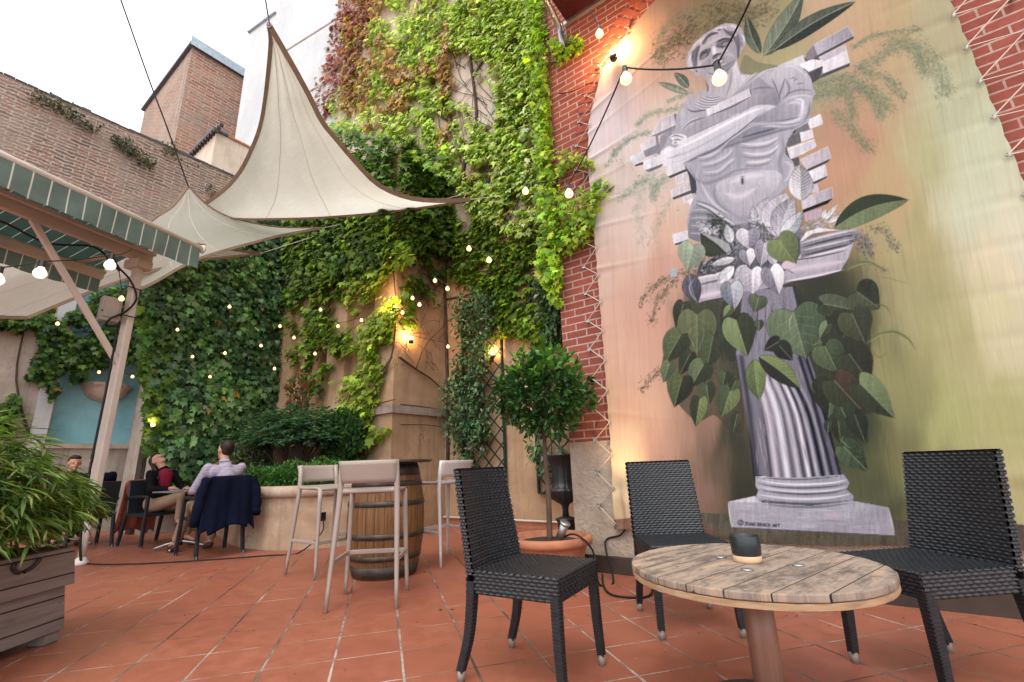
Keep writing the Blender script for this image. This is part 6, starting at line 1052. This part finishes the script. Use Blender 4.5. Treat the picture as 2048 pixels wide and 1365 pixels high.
C1=(-1.315,1.968,0); ch=rattan_chair('black rattan chair nearest the camera, its back towards the bar stools',C1,math.radians(-85))
place(ch,'black rattan chair behind the drum table with its back to the canvas',(-.935,2.93,0),math.radians(213.5)); place(ch,'black rattan chair at the right edge of the picture beside the drum table',CH3[:3],math.radians(CH3[3]))
# ---------------------------------------------------------------- cable drum table and mug
TC=(-.41,2.115); tb=empty('drum_table',(*TC,0),math.radians(TROT),'round cable drum table with worn wooden top on a tan post','table'); R_t=.452
def disc_board(z0,z1,r,n=96,jag=.004):
    mb=MB(); a=np.linspace(0,2*math.pi,n,endpoint=False); rr=r+rg.normal(0,jag*.4,n); mb.prism([(q*math.cos(t),q*math.sin(t)) for q,t in zip(rr,a)],z0,z1); return mb
disc_board(.486,.51,R_t).build('top_boards',K['spool'],tb,bevel=.004); disc_board(.462,.484,R_t*.992).build('lower_boards',K['spoolrim'],tb,bevel=.003)
MB().lathe([(.053,.03),(.053,.462)],n=24).build('post',K['post'],tb,True); MB().lathe([(.27,0),(.27,.012),(.2,.022),(.08,.03)],n=48).build('base_plate',K['iron'],tb,True)
for k,(x,y) in enumerate(((.05,-.13),(-.13,.02),(.15,.06))): MB().lathe([(.022,.5105),(.022,.5145),(.012,.517),(.001,.517)],(x,y,0),16).build('bolt_head',K['galv'],tb,True)
q=onz(1496,1124,.51); mg=empty('coffee_cup',(q[0],q[1],.5105),0,'black glazed cup with a bare clay foot on the drum table','cup'); rm=28/F_*dep(q)
mb=MB(); mb.lathe([(rm*.93,.026),(rm*.97,.03),(rm,.06),(rm,.096),(rm*.97,.098),(rm*.93,.096),(rm*.92,.05),(rm*.88,.014),(.001,.012)],n=40,cap=False); mb.build('glazed_body',K['ceram'],mg,True); MB().lathe([(rm*.88,0),(rm*.93,.006),(rm*.95,.0255)],n=40).build('clay_foot',K['clay'],mg,True)
# ---------------------------------------------------------------- barrel and bar stools
ba=empty('wine_barrel',(-3.66,2.97,0),0,'old oak wine barrel with iron hoops used as a bar table','barrel'); Hb=.97
rb=lambda z:.275+.075*math.sin(math.pi*z/Hb)**.9
MB().lathe([(rb(z),z) for z in np.linspace(0,Hb,24)],n=96).build('staves',K['oak'],ba,True)
for z0,h in ((.015,.09),(.15,.045),(.33,.045),(.60,.045),(.77,.045),(.86,.1)): MB().lathe([(rb(z0)+.001,z0),(rb(z0)+.006,z0+.001),(rb(z0+h)+.006,z0+h-.001),(rb(z0+h)+.001,z0+h)],n=64,cap=False).build('hoop',K['hoop'],ba,True)
MB().lathe([(.40,0),(.405,.004),(.405,.022),(.40,.026)],(.06,-.04,Hb+.003),64).build('bar_top',K['board'],ba,True)
def stool(label,loc,rz,mk='plastic'):
    o=empty('bar_stool',loc,rz,label,'bar stool','plastic bar stools round the barrel'); m_=K[mk]   # +y front
    zs=.77; ft=(.235,.225); st=(.205,.17)
    def leg(sx,sy,ztop):
        a=np.array([sx*ft[0],sy*ft[1]-(.02 if sy<0 else 0),0]); b=np.array([sx*st[0],sy*st[1],zs-.02]); d=(b-a)/b[2]; pts=[a+d*z for z in np.linspace(0,ztop,8)]
        if sy<0: pts=[p+[0,-.05*max(0,(p[2]-zs)/.2)**1,0] for p in pts]
        return MB().tube(pts,[.0135+.0075*min(1,p[2]/.7) for p in pts],10).build('leg',m_,o,True)
    for sx in (-1,1): leg(sx,1,zs-.01); leg(sx,-1,.985)
    n=16; P=np.array([[(st[0]*1.06*x,st[1]*1.05*y,zs+.012-.02*(1-x*x)*(1-y*y)+(.012 if y<-.8 else 0)-(.018*max(0,y-.6)/.4)) for x in np.linspace(-1,1,n)] for y in np.linspace(-1,1,n)]); mb=MB().grid(P); P2=P.copy(); P2[...,2]-=.022; mb.grid(P2[:,::-1])
    r1=[P[0],P[-1],P[:,0],P[:,-1]]; r2=[P2[0],P2[-1],P2[:,0],P2[:,-1]]
    for a,b in zip(r1,r2): mb.grid(np.stack([a,b]))
    mb.build('seat',m_,o,True,weld=True)
    mb=MB()
    for off in (0,.013):
        P=np.array([[(x*(.196+.016*t),-st[1]-.012-.045*t-.03*(1-x*x)-off,zs+.055+.16*t) for x in np.linspace(-1,1,13)] for t in np.linspace(0,1,6)]); mb.grid(P if off==0 else P[:,::-1]); 
        if off==0: Q=P
        else:
            for a,b in ((Q[0],P[0]),(Q[-1],P[-1]),(Q[:,0],P[:,0]),(Q[:,-1],P[:,-1])): mb.grid(np.stack([a,b]))
    mb.build('backrest',m_,o,True,weld=True)
    mb=MB(); L=lambda sx,sy,z:np.array([sx*(ft[0]+(st[0]-ft[0])*z/.75),sy*(ft[1]+(st[1]-ft[1])*z/.75),z])
    mb.bar(L(-1,1,.30),L(1,1,.30),.022,.034); mb.bar(L(-1,1,.30),L(-1,-1,.30),.018,.03); mb.bar(L(1,1,.30),L(1,-1,.30),.018,.03); mb.build('footrest',m_,o,bevel=.006)
    mb=MB(); mb.bar((-st[0],-st[1],zs-.0),(st[0],-st[1],zs-.0),.03,.03); mb.build('rear_rail',m_,o,bevel=.01)
    return o
s1=stool('taupe bar stool in front of the barrel, back towards the camera',(-3.045,2.345,0),math.radians(40)); s2=place(s1,'taupe bar stool left of the barrel beside the raised planter',(-4.26,2.74,0),math.radians(-88.6))
s3=stool('pale bar stool behind the barrel near the ochre wall',(-3.59,3.66,0),math.radians(84),'plasticl')
# ---------------------------------------------------------------- cables and litter on the ground
for lb,pts in (('long black cable across the tiles from the planter socket to the awning post',[(-5.49,3.47,.36),(-5.46,3.45,.2),(-5.5,3.2,.012),(-5.65,2.95,.012),(-6.0,2.55,.012),(-6.45,2.1,.012),(-6.9,1.8,.012),(-7.25,1.68,.012)]),
    ('thin black cable hanging between the pot spotlight and the wall',[(TX+.18,TY-.14,.33),(TX+.3,TY-.1,.37),(TX+.42,TY-.05,.25),(TX+.45,TY-.05,.02),(TX+.5,TY+.1,.012),tuple(ony(1210,1085,YA-.03)),tuple(ony(1242,1070,YA-.03)),tuple(ony(1260,1040,YA-.04))]),
    ('thin black cable lying under the drum table by the chair legs',[onz(1205,1150,.01),onz(1207,1172,.01),onz(1222,1189,.01),onz(1262,1195,.01),onz(1298,1192,.01),onz(1310,1170,.01),onz(1330,1150,.01)])): wire('floor_cable',lb,pts,.008,'rubber','cable')
P=[];N=1600
for k in range(N):
    u,v=rg.uniform(0,2048),rg.uniform(1120,1365); p=onz(u,v,.004)
    if p[1]<3.85 and rg.random()<(.8 if u>1500 and v<1260 else .16): P.append(p)
P=np.array(P); sz=rg.uniform(.004,.017,len(P)); D=rg.normal(0,1,P.shape)*[1,1,.05]; tag(leaves('floor_litter',SMALL,P,D,np.array([0,0,1.])+0*P,sz,palette(len(P),[(.5,.4,.34),(.03,.018,.012),(.10,.05,.03)],None,.3),K['leaf'],None,.1),'tiny petals, crumbs and bits of leaf scattered on the tiles','litter',None,'stuff')
P=[]
for k in range(40):
    u,v=rg.uniform(560,2048),rg.uniform(1060,1240); p=onz(u,v,.006)
    if p[1]<3.85 or (p[0]<-2.4 and p[1]<5.9): P.append(p)
P=np.array(P); D=rg.normal(0,1,P.shape)*[1,1,.06]; tag(leaves('fallen_leaves',IVY,P,D,np.array([0,0,1.])+rg.normal(0,.15,P.shape),.026,palette(len(P),[(.20,.09,.035),(.10,.045,.02),(.28,.2,.06),(.12,.13,.03)],None,.3),K['leaf'],None,.15),'small curled dry leaves scattered over the terracotta tiles','litter',None,'stuff')
# ---------------------------------------------------------------- guests, their chairs and table
def blob(mb,a,b,ra,rb,n=14):
    a,b=np.array(a,float),np.array(b,float); d=b-a; L=np.linalg.norm(d); d/=L; ts=[-1,-.7,-.35]; pts=[];rr=[]
    for t in (-1,-.92,-.7,-.38,0): pts.append(a+d*ra*t); rr.append(ra*math.sqrt(max(0,1-t*t))+1e-4)
    for s in (.25,.5,.75): pts.append(a+d*L*s); rr.append(ra*(1-s)+rb*s)
    for t in (0,.38,.7,.92,1): pts.append(b+d*rb*t); rr.append(rb*math.sqrt(max(0,1-t*t))+1e-4)
    mb.tube(pts,rr,n)
def ell(mb,c,sx,sy,sz,n=18):
    pr=[(max(1e-4,math.sin(math.pi*i/12)),-math.cos(math.pi*i/12)) for i in range(13)]; o=len(mb.v); mb.lathe(pr,n=n)
    for i in range(o,len(mb.v)): x,y,z=mb.v[i]; mb.v[i]=(c[0]+x*sx,c[1]+y*sy,c[2]+z*sz)
def soft(mb,name,m_,parent,vox=.011,it=4):
    o=mb.build(name,m_,parent,True); r=o.modifiers.new('skin','REMESH'); r.mode='VOXEL'; r.voxel_size=vox; r.use_smooth_shade=True; s=o.modifiers.new('smooth','SMOOTH'); s.iterations=it; s.factor=.6; return o
def hand(mb,w,d,side,curl=.5,up=(0,0,1)):
    """palm and five fingers leaving the wrist w in direction d"""
    d=nrmz(np.array(d,float)); s=nrmz(np.cross(d,up)); n=np.cross(s,d); blob(mb,w,w+d*.055,.024,.034,10); blob(mb,w+d*.03+s*.02,w+d*.075+s*.025,.017,.015,8); blob(mb,w+d*.03-s*.02,w+d*.075-s*.025,.017,.015,8)
    for k,(o_,l) in enumerate(((.030,.062),(.011,.074),(-.010,.070),(-.029,.054))):
        a=w+d*.078+s*o_; b=a+d*l*.5-n*l*.2*curl; c_=b+d*l*.4*(1-curl*.6)-n*l*.5*curl; blob(mb,a,b,.0095,.0085,8); blob(mb,b,c_,.0085,.0075,8)
    a=w+d*.03+s*side*.03; b=a+d*.035+s*side*.028; blob(mb,a,b,.013,.011,8); blob(mb,b,b+d*.028-n*.01,.011,.009,8)
def person(label,loc,rz,J,shirt,trous,shoe=None,hairlong=False,head=None,extras=None,sleeve=1.0):
    """+y is forward; J holds the joints"""
    o=empty('person',loc,rz,label,'person'); g=lambda k:np.array(J[k],float)
    hp,ch,nk,hd=g('hip'),g('chest'),g('neck'),g('head'); fwd=nrmz(g('face')); upv=nrmz(hd-nk); rt=nrmz(np.cross(fwd,upv)); upv=np.cross(rt,fwd)
    # one body: head, neck, trunk, arms with hands, legs
    b=MB(); blob(b,nk-upv*.04,hd-upv*.05,.052,.055)
    Hm=lambda f,r,u:hd+fwd*f+rt*r+upv*u
    def el2(c_,a_,b_,c2): 
        q=MB(); ell(q,(0,0,0),1,1,1,20); o_=len(b.v); b.v+=[tuple(c_+rt*x*a_+fwd*y*b_+upv*z*c2) for x,y,z in q.v]; b.f+=[tuple(i+o_ for i in f) for f in q.f]
    el2(Hm(-.005,0,.02),.075,.092,.098); el2(Hm(.025,0,-.045),.055,.060,.06); blob(b,Hm(.092,0,.005),Hm(.112,0,-.022),.009,.013,8)
    for s in (-1,1): el2(Hm(0,s*.077,-.01),.012,.02,.032); el2(Hm(.07,s*.03,.012),.02,.02,.012)
    blob(b,Hm(.088,-.018,-.052),Hm(.088,.018,-.052),.008,.008,8); blob(b,Hm(.075,0,-.09),Hm(.078,0,-.088),.02,.02,8)
    blob(b,hp,ch,.12,.12); blob(b,ch+[.10,0,.06],ch+[-.10,0,.06],.08,.08); blob(b,hp+[.09,0,0],hp+[-.09,0,0],.10,.10)
    for s,k in ((1,'r'),(-1,'l')):
        sh,elb,wr=g('sh'+k),g('el'+k),g('wr'+k); blob(b,sh,elb,.045,.038); blob(b,elb,wr,.038,.025); hand(b,wr,J.get('hd'+k,wr-elb),-s,J.get('curl',.5)); hh,kn,an=g('hi'+k),g('kn'+k),g('an'+k); blob(b,hh,kn,.075,.052); blob(b,kn,an,.052,.036); blob(b,an,an+nrmz(np.array([0,1.,0]))*.15+[0,0,-.04],.034,.028)
    body=soft(b,'body',K['skin'],o,.009)
    # clothing, each its own piece
    c_=MB(); blob(c_,hp+[0,0,.03],ch,.145,.138); blob(c_,ch+[.12,0,.065],ch+[-.12,0,.065],.085,.085); blob(c_,ch+[0,0,.1],nk-upv*.035,.09,.064); blob(c_,hp+[.07,0,.02],hp+[-.07,0,.02],.12,.12)
    for k in 'rl': sh,elb,wr=g('sh'+k),g('el'+k),g('wr'+k); blob(c_,sh+[0,0,-.015],elb,.060,.052); e2=elb+(wr-elb)*.86*sleeve; blob(c_,elb,e2,.055,.042)
    sh_=soft(c_,'shirt',K[shirt],o,.012,3); mb=MB(); mb.tube([nk+fwd*.0+upv*-.02+.066*(rt*math.cos(t)+np.array([0,1,0])*math.sin(t)) for t in np.linspace(0,6.3,16)],.014,6); mb.build('collar',K['wht'] if shirt=='navy' else K[shirt],sh_,True)
    c_=MB(); blob(c_,hp+[.08,0,-.01],hp+[-.08,0,-.01],.128,.128)
    for k in 'rl': hh,kn,an=g('hi'+k),g('kn'+k),g('an'+k); blob(c_,hh,kn,.096,.074); blob(c_,kn,an+(kn-an)*.12,.072,.056)
    soft(c_,'trousers',K[trous],o,.012,3)
    for k in 'rl':
        an=g('an'+k); fd=nrmz(np.array(J.get('foot'+k,(0,1,-.12)),float)); c_=MB(); blob(c_,an+[0,0,-.045],an+fd*.13+[0,0,-.055],.042,.04); blob(c_,an+fd*.13+[0,0,-.055],an+fd*.2+[0,0,-.058],.04,.026); soft(c_,'shoe',K['shoe'],o,.009,2)
    h=MB(); 
    def elh(c2,a_,b_,d_):
        q=MB(); ell(q,(0,0,0),1,1,1,20); o_=len(h.v); h.v+=[tuple(c2+rt*x*a_+fwd*y*b_+upv*z*d_) for x,y,z in q.v]; h.f+=[tuple(i+o_ for i in f) for f in q.f]
    elh(Hm(-.030,0,.042),.083,.088,.088); elh(Hm(.02,0,.085),.07,.07,.04); elh(Hm(-.045,0,-.0),.072,.055,.075)
    if hairlong:
        for s in (-1,1): blob(h,Hm(-.05,s*.065,.0),nk+rt*s*.085+[0,-.02,-.02],.03,.026); blob(h,nk+rt*s*.085+[0,-.02,-.02],ch+rt*s*.12+[0,.10,.05],.026,.014)
        blob(h,Hm(-.07,0,0),nk+[0,-.07,-.10],.05,.04)
    soft(h,'hair',K['hair'],o,.009,3); return o,Hm,rt,fwd,upv
def arm_chair(label,loc,rz,group='dark outdoor armchairs at the guest tables'):
    o=empty('armchair',loc,rz,label,'armchair',group); m_=K['alu']
    for sx in (-1,1):
        l=MB().bar((sx*.27,.27,.0),(sx*.26,.24,.66),.042,.042,(0,1,0)).build('leg',m_,o,bevel=.008); MB().tube([(sx*.27,.27,0),(sx*.27,.27,.03)],.023,8).build('foot_cap',K['cap'],l)
        l=MB().bar((sx*.25,-.33,0),(sx*.24,-.24,.46),.042,.042,(0,1,0)).build('leg',m_,o,bevel=.008); MB().tube([(sx*.25,-.33,0),(sx*.25,-.325,.03)],.023,8).build('foot_cap',K['cap'],l)
        MB().tube(spline([(sx*.26,.25,.66),(sx*.27,.05,.67),(sx*.25,-.26,.655)],4),.02,8).build('armrest',m_,o,True)
    MB().box(-.25,.25,-.24,.24,.40,.445).build('seat',K['rattan'],o,bevel=.01)
    mb=MB(); mb.hexa([(-.25,-.25,.43),(.25,-.25,.43),(.25,-.22,.43),(-.25,-.22,.43)],[(-.235,-.345,.90),(.235,-.345,.90),(.235,-.315,.90),(-.235,-.315,.90)]); mb.build('backrest',K['rattan'],o,bevel=.01); return o
GX=math.radians(90)   # chairs that face -x have rz=+90 deg
ac=arm_chair('dark armchair of the man, with a navy jacket over its back',(-6.62,2.68,0),math.radians(88)); 
lb2='dark armchair of the woman, a rust coloured coat over its back'; a2=copy_tree(ac); a2.location=(-8.42,2.62,0); a2.rotation_euler=(0,0,math.radians(-78)); a2['label']=lb2
a3=copy_tree(ac); a3.location=(-9.2,2.42,0) ; a3.location=(-9.05,1.98,0); a3.rotation_euler=(0,0,math.radians(95)); a3['label']='dark armchair under the guest in the navy suit, half behind the bamboo'
SEAT=.45
jm=dict(hip=(0,-.08,.58),chest=(0,-.12,.90),neck=(0,-.08,1.11),head=(0,-.03,1.235),face=(-.25,1,.02),shr=(.19,-.1,1.03),elr=(.24,.14,.80),wrr=(.10,.30,.98),hdr=(-.5,.15,.8),shl=(-.19,-.1,1.03),ell=(-.27,.02,.76),wrl=(-.2,.27,.74),hdl=(.1,1,-.1),hir=(.09,.0,.55),knr=(.13,.46,.56),anr=(.13,.42,.11),hil=(-.09,.0,.55),knl=(-.15,.44,.55),anl=(-.2,.62,.11),curl=.7)
pm,Hm,*_=person('seated man in lilac shirt and khaki trousers with his hand raised to his chin',(-6.56,2.68,0),math.radians(88),jm,'lilac','khaki')
jw=dict(hip=(0,-.05,.58),chest=(0,-.10,.88),neck=(0,-.10,1.06),head=(.03,-.17,1.17),face=(.12,.62,.78),shr=(.16,-.09,1.0),elr=(.22,.05,.76),wrr=(.12,.28,.77),hdr=(-.3,1,0),shl=(-.16,-.09,1.0),ell=(-.23,.06,.76),wrl=(-.1,.30,.76),hdl=(.3,1,0),hir=(.08,.03,.55),knr=(.02,.44,.66),anr=(.16,.60,.34),footr=(.2,.9,-.3),hil=(-.08,.03,.55),knl=(-.1,.46,.56),anl=(-.08,.48,.11),curl=.4)
pw_,HmW,rtW,fwW,upW=person('woman in a red checked top and black cardigan leaning her head back to look up',(-8.30,2.64,0),math.radians(-72),jw,'blackc','khaki',hairlong=True)
c_=MB(); ch_=np.array(jw['chest']); blob(c_,ch_+[0,.055,-.16],ch_+[0,.075,.08],.105,.098); blob(c_,ch_+[0,.06,.06],np.array(jw['neck'])+[0,.045,-.055],.095,.05); soft(c_,'checked_top',K['redck'],pw_,.01,3)
mb=MB()
for s in (-1,1): mb.tube([HmW(.095+.002*math.cos(t),s*.034+.027*math.cos(t),.012+.019*math.sin(t)) for t in np.linspace(0,6.3,14)],.0028,5)
mb.tube([HmW(.1,-.01,.014),HmW(.1,.01,.014)],.0028,5); mb.tube([HmW(.09,.062,.014),HmW(.0,.082,.012)],.0028,5); mb.tube([HmW(.09,-.062,.014),HmW(.0,-.082,.012)],.0028,5); mb.build('glasses',K['wht'],pw_,True)
jn=dict(hip=(0,-.06,.58),chest=(0,-.06,.88),neck=(0,-.02,1.08),head=(0,.03,1.20),face=(0,1,-.2),shr=(.19,-.05,1.0),elr=(.25,.08,.76),wrr=(.14,.32,.78),hdr=(-.2,1,0),shl=(-.19,-.05,1.0),ell=(-.25,.08,.76),wrl=(-.14,.32,.78),hdl=(.2,1,0),hir=(.09,.02,.55),knr=(.13,.46,.56),anr=(.13,.44,.11),hil=(-.09,.02,.55),knl=(-.13,.46,.56),anl=(-.15,.5,.11),curl=.4)
person('guest in a dark navy suit seen from behind, seated beyond the woman',(-9.0,1.98,0),math.radians(95),jn,'navy','navy'); person('dark-haired guest in dark clothes almost hidden behind the bamboo leaves',(-10.15,1.95,0),math.radians(-90),dict(jn,face=(0,1,0)),'blackc','blackc')
a4=copy_tree(ac); a4.location=(-10.22,1.94,0); a4.rotation_euler=(0,0,math.radians(-90)); a4['label']='dark armchair of the guest hidden behind the bamboo'
def bistro(label,loc,rz):
    o=empty('bistro_table',loc,rz,label,'table','square bistro tables of the guests'); MB().box(-.3,.3,-.3,.3,.725,.745).build('top',K['greytop'],o,bevel=.005); MB().tube([(0,0,.05),(0,0,.725)],.028,12).build('column',K['iron'],o,True)
    for k in range(4): a=math.pi/4+k*math.pi/2; MB().tube(spline([(0,0,.10),(.15*math.cos(a),.15*math.sin(a),.07),(.3*math.cos(a),.3*math.sin(a),.02)],4),.017,8).build('foot',K['galv'],o,True)
    return o
b1=bistro('grey bistro table between the man and the woman',(-7.47,2.66,0),math.radians(5)); b2=copy_tree(b1); b2.location=(-9.62,1.96,0); b2['label']='bistro table half hidden behind the bamboo planter'
g1=empty('wine_glass',(-7.36,2.78,.7455),0,'stemmed wine glass on the guests table','glass'); mb=MB(); mb.lathe([(.035,0),(.034,.002),(.004,.006),(.0035,.09),(.02,.10),(.038,.13),(.04,.165),(.034,.205),(.0325,.205),(.038,.165),(.036,.13),(.02,.104),(.001,.10)],n=24,cap=False).build('bowl_and_stem',K['glass'],g1,True)
g2=empty('tumbler',(-7.48,2.72,.7455),0,'short water tumbler beside the wine glass','glass'); MB().lathe([(.001,.001),(.03,0),(.036,.09),(.034,.09),(.0285,.006),(.001,.006)],n=24,cap=False).build('glass_body',K['glass'],g2,True)
tag(MB().box(-7.72,-7.56,2.52,2.66,.7465,.749).build('paper_menu',K['wht']),'pale sheet of paper lying on the guests table','menu'); tag(MB().box(-7.60,-7.53,2.70,2.84,.7465,.757).build('phone',K['ceram'],bevel=.003),'small dark phone lying on the guests table','phone')
# draped garments
def drape(name,label,loc,rz,m_,w,z0,z1,tz,side,sl=True):
    """cloth over a chair back: hangs down behind and a little in front"""
    o=empty(name,loc,rz,label,'jacket' if 'jacket' in name else 'coat'); n=46; rows=30; P=np.zeros((rows,n,3))
    for i in range(rows):
        t=i/(rows-1)
        for j in range(n):
            x=(j/(n-1)*2-1); sp=w*(1+.22*max(0,t-.35)); fold=.010*math.sin(x*6+t*2)*min(1,t*3)+.006*math.sin(x*15+1)*t
            zz_=tz-max(0,(t-.16))/.84*(tz-(z0+ .05*math.sin(x*3+1)+(.06 if abs(x)>.7 else 0))); y=-.36-.03*min(1,t*4)+fold-.05*t*t; 
            if t<.16: s=t/.16; zz_=tz-.12*(1-s)**1.2*1.6+.0; y=-.295-.065*s-.0
            sh=max(0,abs(x)-.72)/.28; zz_-=.05*sh*sh; P[i,j]=(x*sp,y,zz_)
    mb=MB().grid(P); c=mb.build('body',K[m_],o,True); s=c.modifiers.new('t','SOLIDIFY'); s.thickness=.014
    if sl:
        for sx,zl,fw in ((-1,.16,.06),(1,.30,-.05)):
            mb=MB(); pts=spline([(sx*w*.93,-.34,tz-.04),(sx*w*1.14,-.37,tz-.2),(sx*w*(1.2),-.38+fw*.3,.5),(sx*w*1.16,-.36+fw,z0+zl*.5)],5); mb.tube(pts,[.055+.006*math.sin(i*1.7) for i in range(len(pts))],12); c=mb.build('sleeve',K[m_],o,True)
    return o
drape('navy_jacket','dark navy jacket draped over the back of the man\'s armchair',(-6.60,2.68,0),math.radians(88),'navy',.265,.30,.5,.925,1)
drape('rust_coat','rust red coat hanging down from the woman\'s armchair',(-8.47,2.62,0),math.radians(-78),'rust',.24,.16,.3,.92,-1,False)
